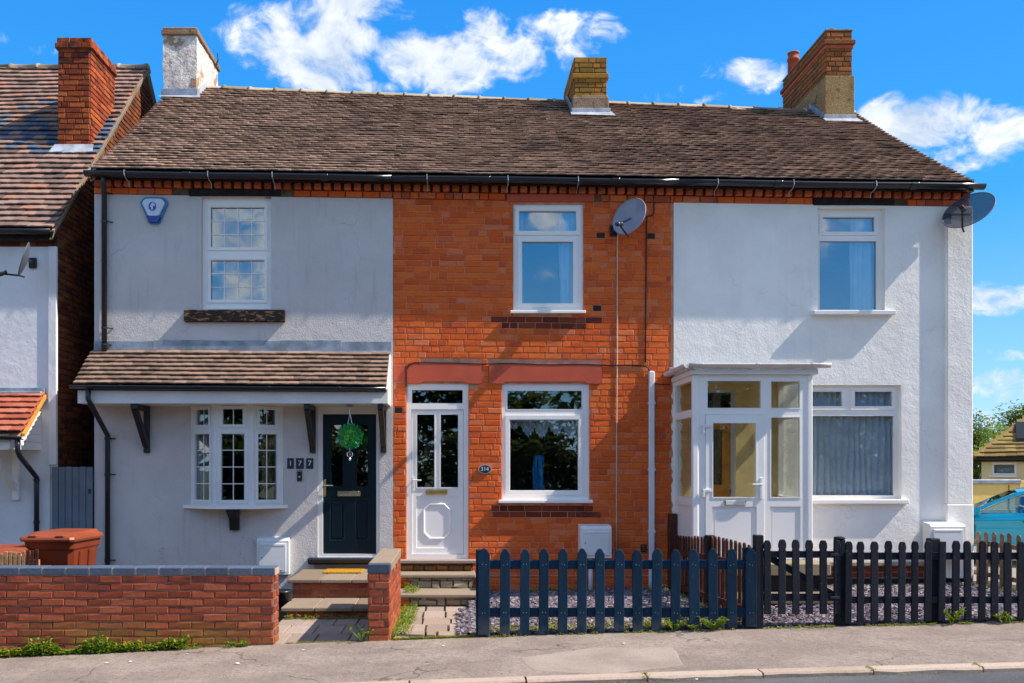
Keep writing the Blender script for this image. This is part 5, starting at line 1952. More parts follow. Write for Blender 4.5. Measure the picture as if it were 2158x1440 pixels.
dish('grey satellite dish on orange brick below the eaves, beside the upper window', (X(1326, -.28), -.28, Z(456, -.28)), (-.62, -.68, .29), .262, 'dish_grey', 'tile_navy', (X(1292), -.012, Z(488)), (-.55, -.75, .35))
dish('large see-through dark satellite dish on the right corner of the white house', (X(2041, -.42), -.42, Z(443, -.42)), (-.57, -.47, .60), .335, 'mesh_dish', 'cable_black', (X(1987), -.09, Z(466)), (-.35, -.6, .55))
dish('dark satellite dish seen edge-on at the left edge of the picture', (X(50, -.45), -.45, Z(546, -.45)), (-.86, -.40, .28), .225, 'dish_dark', 'cable_black', (X(72), -.022, Z(556)), (-.9, -.25, .05))


# ================================================================== THINGS FIXED TO THE FRONTS
def alarm():
    cx, cz = X(327.5), Z(446)
    H = thing('alarm_box', 'white and blue tapered burglar alarm box high on the grey wall', 'alarm box', (cx, -.02, cz))

    def shape(w0, w1, z0, z1, rr=.03):
        P = []
        for (x, z, a0) in ((-w0 + rr * .6, z0 + rr * .6, 180), (w0 - rr * .6, z0 + rr * .6, 270), (w1 - rr, z1 - rr, 0), (-w1 + rr, z1 - rr, 90)):
            r2 = rr * .6 if z < (z0 + z1) / 2 else rr
            for k in range(5):
                a = R(a0 + 90 * k / 4)
                P.append((cx + x + r2 * math.cos(a), cz + z + r2 * math.sin(a)))
        return P
    MB().prism(shape(.09, .185, -.18, .178, .085), -.05, -.0185).build('back_box', 'alarm_teal', H)
    MB().prism(shape(.088, .148, -.08, .150, .07), -.085, -.051).build('cover', 'alarm_white', H)
    MB().prism(shape(.062, .095, -.165, -.075, .02), -.08, -.0515).build('strobe_lens', 'alarm_blue', H)
    # round mark: blue roundel with a pale swept figure
    pts = [(cx - .012 + .052 * math.cos(R(a)), cz + .045 + .062 * math.sin(R(a))) for a in range(0, 360, 15)]
    mk = MB().prism(pts, -.0875, -.0852).build('emblem', 'alarm_mark', H)
    sw = [(-.035, -.01), (-.02, .03), (.0, .055), (.02, .05), (.036, .02), (.03, .0), (.012, .018), (.008, -.03), (-.005, -.055), (-.016, -.03), (-.018, -.005)]
    MB().prism([(cx - .012 + a, cz + .042 + b) for a, b in sw], -.0895, -.0876).build('emblem_figure', 'alarm_white', mk)


alarm()

for (px0, px1, s, lab) in ((606, 620, '1', 'dark house number tile with a white 1, nearest the bow window'), (624.5, 641, '7', 'dark house number tile with a white 7, middle of the three'), (646, 661, '7', 'dark house number tile with a white 7, nearest the dark door')):
    x0, x1 = X(px0), X(px1)
    H = thing('number_tile', lab, 'house number', ((x0 + x1) / 2, -.02, Z(977)), 'house number tiles beside the dark door')
    MB().cbox(x0, x1, -.032, -.0185, Z(988), Z(966), .003).build('tile', 'tile_navy', H)
    link('numeral', text_mesh(s, .105, 'number_white', .0015), H, Matrix.Translation(((x0 + x1) / 2, -.0335, Z(977))) @ Matrix.Diagonal((1, 1, .95, 1)))

H = thing('doorbell', 'small black doorbell below the house number tiles', 'doorbell', (X(632), -.02, Z(1003)))
MB().cbox(X(627), X(637.5), -.045, -.0185, Z(1014), Z(991), .005).build('case', 'iron_black', H)
MB().cbox(X(628), X(637), -.048, -.0455, Z(994), Z(991.5), .001).build('cap', 'lead', H)
MB().cbox(X(630.5), X(634), -.049, -.0452, Z(1007), Z(1003.5), .001).build('button', 'silver_rim', H)

H = thing('number_plaque', 'oval dark house number plaque with pale rim on the orange brick', 'house number', (X(1022), -.012, Z(989)))
ov = lambda k: [(X(1022) + .092 * k * math.cos(R(a)), Z(989) + .062 * k * math.sin(R(a))) for a in range(0, 360, 12)]
MB().prism(ov(1.0), -.028, -.0112).build('rim', 'silver_rim', H)
MB().prism(ov(.86), -.032, -.0285).build('face', 'tile_navy', H)
link('numerals', text_mesh('314', .075, 'number_white', .0015), H, Matrix.Translation((X(1022) - .004, -.0335, Z(989))))


def meter(label, x0, x1, z0, z1, yw, depth, lean=.02, pipe=None):
    H = thing('meter_box', label, 'meter box', ((x0 + x1) / 2, yw, z0), 'white meter boxes on the house fronts')
    y = yw - depth
    MB().prism_x([(yw - .001, z0), (y, z0), (y, z1 - .05), (y + .02, z1 - .02), (yw - .001, z1)], x0, x1).build('case', 'paint_white_metal', H)
    m = .035
    d = MB().cbox(x0 + m, x1 - m, y - .014, y - .0005, z0 + m, z1 - .085, .005).build('door', 'paint_white_metal', H)
    MB().cbox(x0 + m + .02, x1 - m - .02, y - .018, y - .0135, z1 - .112, z1 - .106, .001).build('vent_slot', 'gutter_white', d)
    MB().lathe([(.008, 0), (.008, .006)], 8, M=Matrix.Translation((x0 + m + .03, y - .013, (z0 + z1) / 2 - .02)) @ Matrix.Rotation(R(90), 4, 'X')).build('lock', 'iron_black', d)
    MB().cbox(x0 + m + .02, x1 - m - .04, y - .018, y - .0135, z0 + m + .03, z0 + m + .036, .001).build('vent_slot', 'gutter_white', d)
    if pipe:
        MB().tube([(pipe, yw - .06, z0 + .01), (pipe, yw - .06, -.1)], .03, 10).build('pipe', 'pipe_white', H, True)
    return H


meter('white meter box on the grey wall beside the steps to the dark door', X(545), X(612), Z(1209), Z(1131), -.0185, .10)
meter('white meter box low on the orange brick behind the blue fence', X(1222, -.2), X(1288, -.2), Z(1176, -.2), Z(1104), -.0115, .22, pipe=X(1243))
meter('white meter box at the foot of the corner buttress', X(1957, -.25), X(2030, -.25), Z(1180, -.25), Z(1100, -.1), -.1005, .20)


def cable(name, label, pts, r, mat, cat='cable'):
    o = MB().tube(pts, r, 6).build(name, mat, None, True)
    return tag(o, label, cat)


yc = -.021
cable('aerial_cable', 'thin pale cable hanging straight down from the middle satellite dish', [(X(1299), -.10, Z(488)), (X(1301), -.03, Z(496)), (X(1300.5), yc, Z(520)), (X(1300), yc, Z(760)), (X(1299), yc, Z(900)), (X(1298.5), yc, Z(1110)), (X(1298), yc, Z(1190))], .0075, 'cable_pale')
cable('aerial_cable', 'black cable dropping down the brick from the eaves to the white conduit', [(X(1383), yc, ztop(X(1383)) + .05), (X(1377), yc, Z(432)), (X(1377.5), yc, Z(450)), (X(1373), yc, Z(456)), (X(1363), yc, Z(457)), (X(1362), yc, Z(470)), (X(1361), yc, Z(560)), (X(1360), yc, Z(660)), (X(1359.5), yc, Z(764))], .009, 'cable_black')
cable('aerial_cable', 'black cable running level above the red lintels to the white conduit',
      [(X(856), -.034, Z(815)), (X(856), -.034, Z(780)), (X(862), -.034, Z(769)), (X(875), -.022, Z(765))] + [(X(p), -.022, Z(765.5 + .0105 * (p - 875) + .8 * math.sin(p * .045))) for p in range(920, 1350, 30)] + [(X(1357), -.022, Z(771)), (X(1366), -.03, Z(777)), (X(1371), -.045, Z(790))], .009, 'cable_black')
H = thing('cable_conduit', 'white plastic conduit down the brick beside the white porch', 'pipe', (X(1372), -.02, .1))
MB().cbox(X(1366), X(1378), -.062, -.0125, .02, Z(783), .012).build('conduit', 'pipe_white', H)
for py in (850, 990, 1120):
    MB().cbox(X(1364.5), X(1379.5), -.066, -.013, Z(py + 3), Z(py - 3), .004).build('clip', 'pipe_white', H)
cable('aerial_cable', 'short black cable from the conduit across to the white porch', [(X(1377), -.03, Z(808)), (X(1390), -.02, Z(811)), (X(1412), -.045, Z(811))], .006, 'cable_black')
o = MB().holes(X(1350), X(1362), Z(1164), Z(1147), -.022, -.0115, [(X(1352), X(1360), Z(1156), Z(1154)), (X(1352), X(1360), Z(1160), Z(1158)), (X(1352), X(1360), Z(1152), Z(1150))])
tag(o.build('air_vent', 'iron_black'), 'small dark air vent low on the brick beside the conduit', 'vent')


# hanging leaf ball
def leaf_ball():
    y = -.34
    cx, cz = X(738, y), Z(920, y)
    zt = Z(851, -.6) - .001
    H = thing('hanging_leaf_ball', 'round green artificial leaf ball hanging in front of the dark door', 'ornament', (cx, y, cz))
    MB().tube([(cx - .004, y, zt), (cx - .004, y, cz + .30)], .005, 6).tube([(cx - .004, y, cz + .30), (cx - .035, y, cz + .14)], .004, 6).tube([(cx - .004, y, cz + .30), (cx + .03, y, cz + .14)], .004, 6).build('hanger', 'chrome', H)
    MB().lathe([(.045, 0), (.045, -.01), (.01, -.02)], 12, (cx - .004, y, zt)).build('hook_plate', 'lead', H)
    r = random.Random(3)
    m = MB()
    for i in range(1300):
        a = r.random() * 6.283
        zz = 2 * r.random() - 1
        q = math.sqrt(1 - zz * zz)
        d = Vector((q * math.cos(a), q * math.sin(a), zz))
        d2 = (d + Vector((r.random() - .5, r.random() - .5, r.random() - .5)) * 1.3).normalized()
        leafy(m, Vector((cx, y, cz)) + d * (.11 + .035 * r.random()), d2, .038 + .014 * r.random(), .020, r, .3, .0)
    stuff(m.build('leaves', 'leaf_ball', H))
    MB().lathe([(.02, -.11), (.10, -.07), (.125, 0), (.10, .07), (.02, .11)], 14, (cx, y, cz)).build('core', 'leaf_ball', H)
    MB().tube([(cx - .004, y, cz - .13), (cx - .004, y, cz - .20)], .005, 6).build('chain', 'chrome', H)
    rg = [(cx - .004 + .036 * math.cos(R(a)), y, cz - .238 + .036 * math.sin(R(a))) for a in range(0, 361, 20)]
    MB().tube(rg, .007, 6, False).lathe([(.004, 0), (.018, .012), (.014, .03), (.004, .045)], 10, (cx - .004, y, cz - .325)).build('pendant', 'chrome', H)
    MB().lathe([(.004, 0), (.016, .014), (.004, .028)], 10, (cx - .004, y, cz - .252)).build('pendant_bead', 'silver_rim', H)


leaf_ball()


# ================================================================== CURTAINS
curtain('curtain', 'white curtain gathered at the right of the brick house upper window', X(1182), X(1222), Z(662), Z(432), .17, 4, .035, 'curtain_white', 1)
curtain('curtain', 'narrow white curtain at the left of the brick house upper window', X(1086), X(1104), Z(662), Z(432), .17, 2, .02, 'curtain_white', 2)
curtain('curtain', 'pale blue curtain at the right of the white house upper window', X(1806), X(1850), Z(662), Z(445), .17, 4.5, .03, 'curtain_net', 3, flare=.1)
curtain('curtain', 'drawn pale net curtain filling the white house lower window', X(1676), X(1902), Z(1056), Z(815), .150, 17, .028, 'curtain_net', 4)
curtain('curtain', 'hanging blue curtain in the middle of the brick house lower window', X(1128), X(1148), Z(1050), Z(960), .22, 2.5, .03, 'curtain_blue', 5, flare=.45)
curtain('curtain', 'grey curtain at the left of the bow window', -3.585, -3.34, Z(1064), Z(856), .06, 4, .03, 'curtain_grey', 6)
curtain('curtain', 'brown curtain at the right of the bow window', -2.67, -2.40, Z(1064), Z(856), .06, 4, .03, 'curtain_brown', 7)


def valance():
    H = thing('frilled_valance', 'pale frilled festoon valance across the top of the brick house lower window', 'valance', (X(1147), .2, Z(884)))
    r = random.Random(2)
    spans = [(1068, 1102, 38), (1098, 1132, 52), (1126, 1162, 56), (1158, 1195, 50), (1188, 1228, 58)]
    for q, (a, b, h) in enumerate(spans):
        x0, x1 = X(a), X(b)
        zt = Z(866)
        V, F = [], []
        nu, nv = 22, 12
        for side in (0, 1):
            for j in range(nv + 1):
                for i in range(nu + 1):
                    u, v = i / nu, j / nv
                    hh = h / 155 * (.52 + .48 * math.sin(math.pi * u)) * (1 + .06 * math.sin(u * 40))
                    fold = .035 * math.sin(v * 14 + 5 * abs(u - .5) * 2 + q) * (.3 + v) + .012 * math.sin(u * 34 + q)
                    V.append((x0 + (x1 - x0) * u, .20 + fold - .05 * math.sin(math.pi * u) * v + side * .004 + .01 * (q % 2), zt - hh * v))
        o = (nu + 1) * (nv + 1)
        for side in (0, 1):
            for j in range(nv):
                for i in range(nu):
                    k = side * o + j * (nu + 1) + i
                    F.append((k, k + 1, k + nu + 2, k + nu + 1))
        MB().add(V, F).build('swag', 'curtain_net', H, True)


valance()


# ================================================================== FRONT BOUNDARIES AND STEPS
YF = -3.40


def garden_wall():
    x0, x1 = -7.2, X(578, YF)
    zc = Z(1197, YF)
    H = thing('garden_wall', 'low red brick front wall with blue brick coping at lower left', 'wall', ((x0 + x1) / 2, YF, zpav((x0 + x1) / 2)))
    core = MB().box(x0, x1 - .006, YF + .010, YF + .205, -.5, zc - .074).build('core', 'mortar_wall', H)
    it = course_items(x0, x1, zc - .074 - 12 * .0748, zc - .074, frame_front(YF + .010), 'brick_wall', .0748, .2255, .11, .010, .014, bond='stretch', seed=91, rough=.003)
    it = [i for i in it if i[3].translation.z > zpav(i[3].translation.x) - .09]
    it += [i for i in course_items(YF + .01, YF + .205, zc - .074 - 12 * .0748, zc - .074, frame_side(x1 - .006), 'brick_wall', .0748, .105, .09, .010, .012, bond='stretch', seed=92, rough=.003) if i[3].translation.z > -.12]
    it.sort(key=lambda i: -i[3].translation.x)
    lay('brick', H, it, 300)
    n = int((x1 - x0) / .226)
    w = (x1 - x0 + .012) / n
    r = random.Random(2)
    for k in range(n):
        a = x0 + k * w
        MB().cbox(a + .004, a + w - .005, YF - .006 + r.random() * .004, YF + .216, zc - .070, zc + r.random() * .003, .007).build('coping_brick', 'brick_blue', H)
    MB().box(x0, x1 + .008, YF + .002, YF + .208, zc - .0735, zc - .006).build('coping_mortar', 'mortar_wall', H)


def side_wall():
    x0, x1 = X(775, YF), X(822, YF)
    zc = Z(1189, YF)
    y1 = -1.75
    H = thing('garden_wall', 'short brick dividing wall with a long cap, right of the steps to the dark door', 'wall', ((x0 + x1) / 2, -2.6, 0))
    MB().box(x0 + .01, x1 - .01, YF + .010, y1, -.5, zc - .095).build('core', 'mortar_wall', H)
    it = course_items(x0, x1, zc - .095 - 12 * .0748, zc - .095, frame_front(YF + .010), 'brick_wall', .0748, .218, .109, .009, .014, bond='random', seed=93, rough=.003)
    it += course_items(YF + .01, y1, zc - .095 - 12 * .0748, zc - .095, frame_side(x1 - .010), 'brick_wall', .0748, .2255, .109, .010, .012, bond='stretch', seed=94, rough=.003)
    it += course_items(YF + .01, y1, zc - .095 - 12 * .0748, zc - .095, frame_side_l(x0 + .010), 'brick_wall', .0748, .2255, .109, .010, .012, bond='stretch', seed=95, rough=.003)
    it = [i for i in it if i[3].translation.z > zpav(i[3].translation.x) - .09]
    lay('brick', H, it, 300)
    for (a, b) in ((YF - .004, YF + .11), (YF + .114, -2.6), (-2.596, y1 + .004)):
        MB().cbox(x0 - .004, x1 + .004, a, b, zc - .092, zc, .008).build('coping_brick', 'brick_blue' if a < YF + .05 else 'stone_step', H)
    MB().box(x0 + .004, x1 - .004, YF + .006, y1, zc - .0945, zc - .01).build('coping_mortar', 'mortar_wall', H)


def grey_steps():
    H = thing('front_steps', 'stone topped brick steps up to the dark panelled door', 'steps', (-1.45, -1.2, 0))
    xr = X(775, YF) - .004
    # landing
    zl = .328
    for (a, b) in ((-2.06, -1.66), (-1.655, -1.28), (-1.275, xr)):
        MB().cbox(a, b, -1.22, -.062, zl - .045, zl + (.002 if a > -1.6 else 0), .008).build('tread_slab', 'stone_step', H)
    MB().box(-2.00, xr - .002, -1.17, -.063, -.3, zl - .046).build('riser_core', 'mortar_wall', H)
    it = course_items(-2.00, xr, zl - .046 - 4 * .0748, zl - .046, frame_front(-1.17), 'brick_wall', .0748, .2255, .11, .01, .012, bond='stretch', seed=96, rough=.003)
    it += course_items(-1.17, -.07, zl - .046 - 4 * .0748, zl - .046, frame_side_l(-2.0), 'brick_wall', .0748, .2255, .11, .01, .012, bond='stretch', seed=97, rough=.003)
    z2 = .097
    for (a, b) in ((-2.00, -1.62), (-1.615, -1.18), (-1.175, xr)):
        MB().cbox(a, b, -1.93, -1.186, z2 - .045, z2 + (.002 if a > -1.7 else 0), .008).build('tread_slab', 'stone_step', H)
    MB().box(-1.94, xr - .002, -1.88, -1.187, -.3, z2 - .046).build('riser_core', 'mortar_wall', H)
    it += course_items(-1.94, xr, z2 - .046 - 2 * .0748, z2 - .046, frame_front(-1.88), 'brick_wall', .0748, .2255, .11, .01, .012, bond='stretch', seed=98, rough=.003)
    lay('brick', H, it, 300)
    # doormat on the landing
    o = MB().cbox(X(684, -.45), X(765, -.45), -.62, -.24, zl + .003, zl + .022, .006).build('doormat', 'doormat')
    tag(o, 'flat orange coir doormat on the landing before the dark door', 'doormat')
    # path slabs
    path = structure(MB().box(-1.99, xr - .004, -3.34, -1.9, -.25, -.055).build('path', 'soil'))
    r = random.Random(3)
    for (ya, yb, cuts) in ((-3.33, -2.80, (-1.70, -1.42, -1.08)), (-2.80, -2.32, (-1.80, -1.50, -1.2)), (-2.32, -1.90, (-1.72, -1.35, -1.1))):
        xs = [-1.985] + list(cuts) + [xr - .005]
        for a, b in zip(xs, xs[1:]):
            z = -.03 + (r.random() - .5) * .008
            MB().cbox(a + .006, b - .006, ya + .006, yb - .006, z - .05, z, .006).build('paving_slab', 'stone_flag', path)
    o = MB().lathe([(.10, 0), (.125, .02), (.135, .20), (.145, .205), (.145, .225), (.12, .225), (.11, .05)], 20, (X(592, -1.4), -1.40, .0)).build('plant_pot', 'gutter_black', None, True)
    tag(o, 'round black plastic pot tucked beside the brick steps', 'pot')


def brick_house_steps():
    H = thing('front_steps', 'worn rubble stone steps up to the white glazed door', 'steps', (-.25, -.6, 0))
    x0, x1 = XA + .06, X(1004) - .02
    r = random.Random(12)
    z1, z2 = .30, .115
    MB().cbox(x0, x1, -.47, -.015, z1 - .05, z1, .012).build('tread_slab', 'stone_step', H)
    MB().cbox(x0 - .02, x1 + .02, -.98, -.40, z2 - .05, z2, .012).build('tread_slab', 'stone_step', H)
    MB().box(x0 + .03, x1 - .03, -.08, -.014, z1, Z(1187, -.1)).build('riser_core', 'mortar_dark', H)
    MB().box(x0 + .03, x1 - .03, -.41, -.014, z2 - .2, z1 - .051).build('riser_core', 'mortar_dark', H)
    MB().box(x0 + .01, x1 - .01, -.90, -.411, -.3, z2 - .051).build('riser_core', 'mortar_dark', H)
    it = []

    def stones(y, za, zb, mat):
        z = za
        while z < zb - .025:
            h = min(.05 + r.random() * .05, zb - z)
            x = x0 + .04
            while x < x1 - .06:
                L = min(.08 + r.random() * .16, x1 - .04 - x)
                it.append((L - .012, max(.02, h - .010), .03 + r.random() * .02, Matrix.Translation((x + L / 2, y, z + h / 2)) @ Matrix.Rotation((r.random() - .5) * .14, 4, 'Y'), mat if r.random() < .8 else 'brick_orange', .012))
                x += L
            z += h
    stones(-.08, z1 + .004, Z(1188, -.1), 'brick_brown')
    stones(-.41, z2, z1 - .052, 'stone_rubble')
    stones(-.90, -.10, z2 - .052, 'stone_rubble')
    lay('rubble_stone', H, it, 300)
    path = structure(MB().box(XA + .22, .16, -3.36, -.9, -.25, -.09).build('path', 'soil'))
    # broken flags, laid with open mossy joints
    r = random.Random(15)
    ys = [-3.35, -2.95, -2.45, -1.95, -1.4, -.95]
    for j in range(5):
        cuts = sorted([-.62, .13] + [-.62 + .75 * (k + 1) / 3 + (r.random() - .5) * .14 for k in range(2)])
        for a, b in zip(cuts, cuts[1:]):
            t = (ys[j] + 3.4) / 2.4
            z = .022 - .085 * t + (r.random() - .5) * .012
            ya, yb = ys[j] + .012, ys[j + 1] - .012
            jt = lambda: (r.random() - .5) * .05
            P = [(a + .012, ya + jt() * .3), (b - .012, ya + jt() * .3), (b - .012 + jt() * .3, (ya + yb) / 2), (b - .015, yb), ((a + b) / 2, yb - abs(jt())), (a + .014, yb)]
            MB().prism_z(P, z - .06, z).build('paving_slab', 'stone_flag', path)


garden_wall()
side_wall()
grey_steps()
brick_house_steps()
# white house: slab and step before the porch
H = thing('front_steps', 'pale slab and low brown step before the white glazed porch', 'steps', (3.9, -1.3, 0))
MB().cbox(3.25, 4.50, -1.42, -.024, .40, .545, .012).build('tread_slab', 'stone_rubble', H)
MB().box(3.3, 4.44, -1.34, -.03, -.1, .398).build('riser_core', 'bitumen', H)
MB().cbox(3.20, 4.55, -1.95, -1.345, .14, .20, .01).build('tread_slab', 'stone_step', H)
MB().box(3.25, 4.5, -1.88, -1.346, -.1, .138).build('riser_core', 'brick_brown', H)


# ------------------------------------------------------------------ fences
def picket(kind, w, z0, z1, t=.022):
    h = w / 2
    if kind == 'pointed':
        P = [(-h, z0), (h, z0), (h, z1 - .062), (h * .97, z1 - .052), (h * .42, z1 - .008), (h * .15, z1), (-h * .15, z1), (-h * .42, z1 - .008), (-h * .97, z1 - .052), (-h, z1 - .062)]
    elif kind == 'round':
        P = [(-h, z0), (h, z0), (h, z1 - .04)] + [(h * math.cos(R(a)), z1 - .04 + .04 * math.sin(R(a))) for a in (25, 50, 75, 105, 130, 155)] + [(-h, z1 - .04)]
    elif kind == 'flat':
        P = [(-h, z0), (h, z0), (h, z1), (-h, z1)]
    else:
        P = [(-h, z0), (h, z0), (h, z1 - .100), (h * .86, z1 - .092), (h * 1.06, z1 - .075), (h * 1.08, z1 - .045), (h * .85, z1 - .016), (h * .5, z1),
             (-h * .5, z1), (-h * .85, z1 - .016), (-h * 1.08, z1 - .045), (-h * 1.06, z1 - .075), (-h * .86, z1 - .092), (-h, z1 - .100)]
    m = MB()
    # softened front arris: a slightly smaller front outline
    n = len(P)
    c = .004
    cx, cz = 0, (z0 + z1) / 2
    Q = [(x * (1 - c / h), cz + (z - cz) * (1 - c / ((z1 - z0) / 2))) for x, z in P]
    V = [(x, -t, z) for x, z in Q] + [(x, -t + c, z) for x, z in P] + [(x, 0, z) for x, z in P]
    F = [tuple(range(n)), tuple(range(3 * n - 1, 2 * n - 1, -1))]
    for i in range(n):
        j = (i + 1) % n
        F += [(i, i + n, j + n, j), (i + n, i + 2 * n, j + 2 * n, j + n)]
    return m.add(V, F)


def nails(m, x, y, zs, r):
    for z in zs:
        for s in (-.3, .3):
            m.lathe([(.004, 0), (.003, .002)], 6, M=Matrix.Translation((x + s * .05 + (r.random() - .5) * .01, y, z + (r.random() - .5) * .012)) @ Matrix.Rotation(R(90), 4, 'X'))


def blue_fence():
    r = random.Random(21)
    H = thing('picket_fence', 'dark blue picket fence with wide pointed pickets before the brick house', 'fence', (1.5, YF, zpav(1.5)))
    cs = [(1007, 1032)] + [(1053, 1074), (1095, 1115), (1134.5, 1155), (1175, 1195), (1215.5, 1235.5), (1254, 1274), (1293, 1314), (1333, 1354), (1372, 1393), (1412, 1432), (1452, 1474), (1493, 1513), (1531, 1552)] + [(1571, 1594)]
    mat = 'paint_blue_fence'
    for k, (a, b) in enumerate(cs):
        x, w = X((a + b) / 2, YF), (b - a) / (FOC / (CAM_D + YF))
        zt = Z(1157 + (r.random() - .5) * 3, YF)
        zb = zpav(x) + .012 + r.random() * .012
        M = Matrix.Translation((x, YF, 0)) @ Matrix.Rotation((r.random() - .5) * .022, 4, 'Y') @ Matrix.Rotation((r.random() - .5) * .02, 4, 'X')
        pk = picket('pointed', w, zb, zt).build('picket', mat, H, M=M)
        nl = MB()
        nails(nl, 0, -.022, (Z(1190, YF), Z(1291, YF)), r)
        nl.build('nail_heads', 'lead', pk)
    xa, xb = X(1012, YF), X(1592, YF)
    for (p0, p1) in ((1200, 1181), (1301, 1282)):
        MB().cbox(xa, xb, YF + .0015, YF + .040, Z(p0, YF), Z(p1, YF), .004).build('rail', mat, H)
    for px in (1013, 1582):
        MB().cbox(X(px, YF) - .045, X(px, YF) + .045, YF + .042, YF + .13, zpav(1.5) - .3, Z(1156 if px > 1500 else 1160, YF), .006).build('post', mat, H)


def black_fences():
    r = random.Random(22)
    mat = 'paint_black_fence'
    # gate
    G = thing('picket_gate', 'closed black picket gate with diagonal brace before the white house', 'gate', (3.4, YF, zpav(3.4)))
    for (a, b) in ((1610, 1624), (1639, 1654), (1669.5, 1684), (1697.5, 1712), (1727, 1742), (1757, 1770)):
        x, w = X((a + b) / 2, YF), (b - a) / (FOC / (CAM_D + YF))
        picket('ball', w, Z(1294, YF), Z(1138 + (r.random() - .5) * 2, YF)).build('picket', mat, G, M=Matrix.Translation((x, YF, 0)) @ Matrix.Rotation((r.random() - .5) * .012, 4, 'Y'))
    xa, xb = X(1610, YF), X(1769, YF)
    for (p0, p1) in ((1176, 1162), (1267, 1252)):
        MB().cbox(xa, xb, YF + .0015, YF + .036, Z(p0, YF), Z(p1, YF), .004).build('rail', mat, G)
    a, b = Vector((X(1618, YF), 0, Z(1172, YF))), Vector((X(1765, YF), 0, Z(1258, YF)))
    d = (b - a).normalized()
    nrm = Vector((-d.z, 0, d.x)) * .032
    MB().prism([((a + nrm).x, (a + nrm).z), ((b + nrm).x, (b + nrm).z), ((b - nrm).x, (b - nrm).z), ((a - nrm).x, (a - nrm).z)][::-1], YF + .0375, YF + .062).build('brace', mat, G)
    for py in (1169, 1259):
        MB().cbox(X(1748, YF), X(1768, YF), YF - .026, YF - .0225, Z(py + 2.5, YF), Z(py - 2.5, YF), .001).build('hinge_strap', 'iron_black', G)
    # posts either side of the gate
    P = thing('gate_post', 'square black gate post between the blue fence and the black gate', 'post', (X(1599, YF), YF, zpav(3)), 'black gate posts')
    MB().cbox(X(1590.5, YF), X(1608.5, YF), YF - .015, YF + .07, zpav(3) - .1, Z(1128, YF), .006).build('post', mat, P)
    P = thing('gate_post', 'thick black gate post with rounded cap, right of the black gate', 'post', (X(1777, YF), YF, zpav(3.8)), 'black gate posts')
    x = X(1776, YF)
    MB().cbox(x - .045, x + .045, YF + .03, YF + .12, zpav(3.8) - .1, Z(1137, YF + .03), .01).build('post', mat, P)
    MB().lathe([(.052, 0), (.054, .010), (.045, .020), (.02, .026)], 16, (x, YF + .075, Z(1137, YF + .03))).build('cap', mat, P, True)
    # fence to the right
    H = thing('picket_fence', 'black picket fence before the white house, right of the gate', 'fence', (4.8, YF, zpav(4.8)))
    cs = [(1777, 1791, 'ball'), (1805, 1819, 'ball'), (1834, 1849, 'ball'), (1862, 1876, 'ball'), (1891, 1905, 'ball'), (1919, 1932.5, 'ball'), (1946, 1960, 'ball'), (1975, 1989, 'flat'), (2004, 2019, 'ball'), (2032, 2046.5, 'round'), (2060, 2074, 'round'), (2087, 2102, 'round'), (2115, 2130, 'round'), (2144, 2158, 'round'), (2172, 2186, 'round'), (2200, 2214, 'round')]
    for k, (a, b, kd) in enumerate(cs):
        x, w = X((a + b) / 2, YF), (b - a) / (FOC / (CAM_D + YF))
        zt = Z(1140.5 + (r.random() - .5) * 2.5, YF)
        picket(kd, w, zpav(x) + .035, zt).build('picket', mat, H, M=Matrix.Translation((x, YF - (.012 if k == 0 else 0), 0)) @ Matrix.Rotation((r.random() - .5) * .028, 4, 'Y') @ Matrix.Rotation((r.random() - .5) * .02, 4, 'X'))
    xa, xb = X(1783, YF), X(2216, YF)
    for (p0, p1) in ((1180, 1165), (1272, 1258)):
        MB().cbox(xa, xb, YF + .0015, YF + .036, Z(p0, YF), Z(p1, YF), .004).build('rail', mat, H)
    for px in (1976, 2190):
        x = X(px, YF)
        MB().cbox(x - .05, x + .05, YF + .038, YF + .13, zpav(4.8) - .2, Z(1136, YF), .008).build('post', mat, H)


def brown_fence():
    r = random.Random(23)
    xx = 2.93
    H = thing('picket_fence', 'dark brown picket fence running back to the house between brick and white houses', 'fence', (xx, -1.6, .1))

    def top(y):
        return .775 + (.93 - .775) * min(1, -y / 2.2)
    y = -.16
    while y > YF + .25:
        z1 = top(y) + (r.random() - .5) * .015
        M = Matrix.Translation((xx, y, 0)) @ Matrix.Rotation(R(90), 4, 'Z') @ Matrix.Rotation((r.random() - .5) * .03, 4, 'Y')
        picket('round', .070, .06, z1, .018).build('picket', 'timber_brown', H, M=M)
        y -= .142
    for dz in (.17, .62):
        a, b = -.1, YF + .1
        m = MB()
        m.add([(xx - .04, a, top(a) - dz), (xx - .001, a, top(a) - dz), (xx - .001, b, top(b) - dz), (xx - .04, b, top(b) - dz),
               (xx - .04, a, top(a) - dz - .07), (xx - .001, a, top(a) - dz - .07), (xx - .001, b, top(b) - dz - .07), (xx - .04, b, top(b) - dz - .07)],
              [(0, 1, 2, 3), (4, 7, 6, 5), (0, 3, 7, 4), (1, 5, 6, 2), (0, 4, 5, 1), (3, 2, 6, 7)])
        m.build('rail', 'timber_brown', H)
    MB().cbox(xx - .06, xx + .05, -.12, -.02, -.1, Z(1082), .008).build('post', 'timber_brown', H)
    ym = FOC / ((1496 - 961) / xx) - CAM_D
    MB().cbox(xx - .05, xx + .05, ym - .04, ym + .05, -.1, Z(1128, ym), .008).build('post', 'timber_black', H)


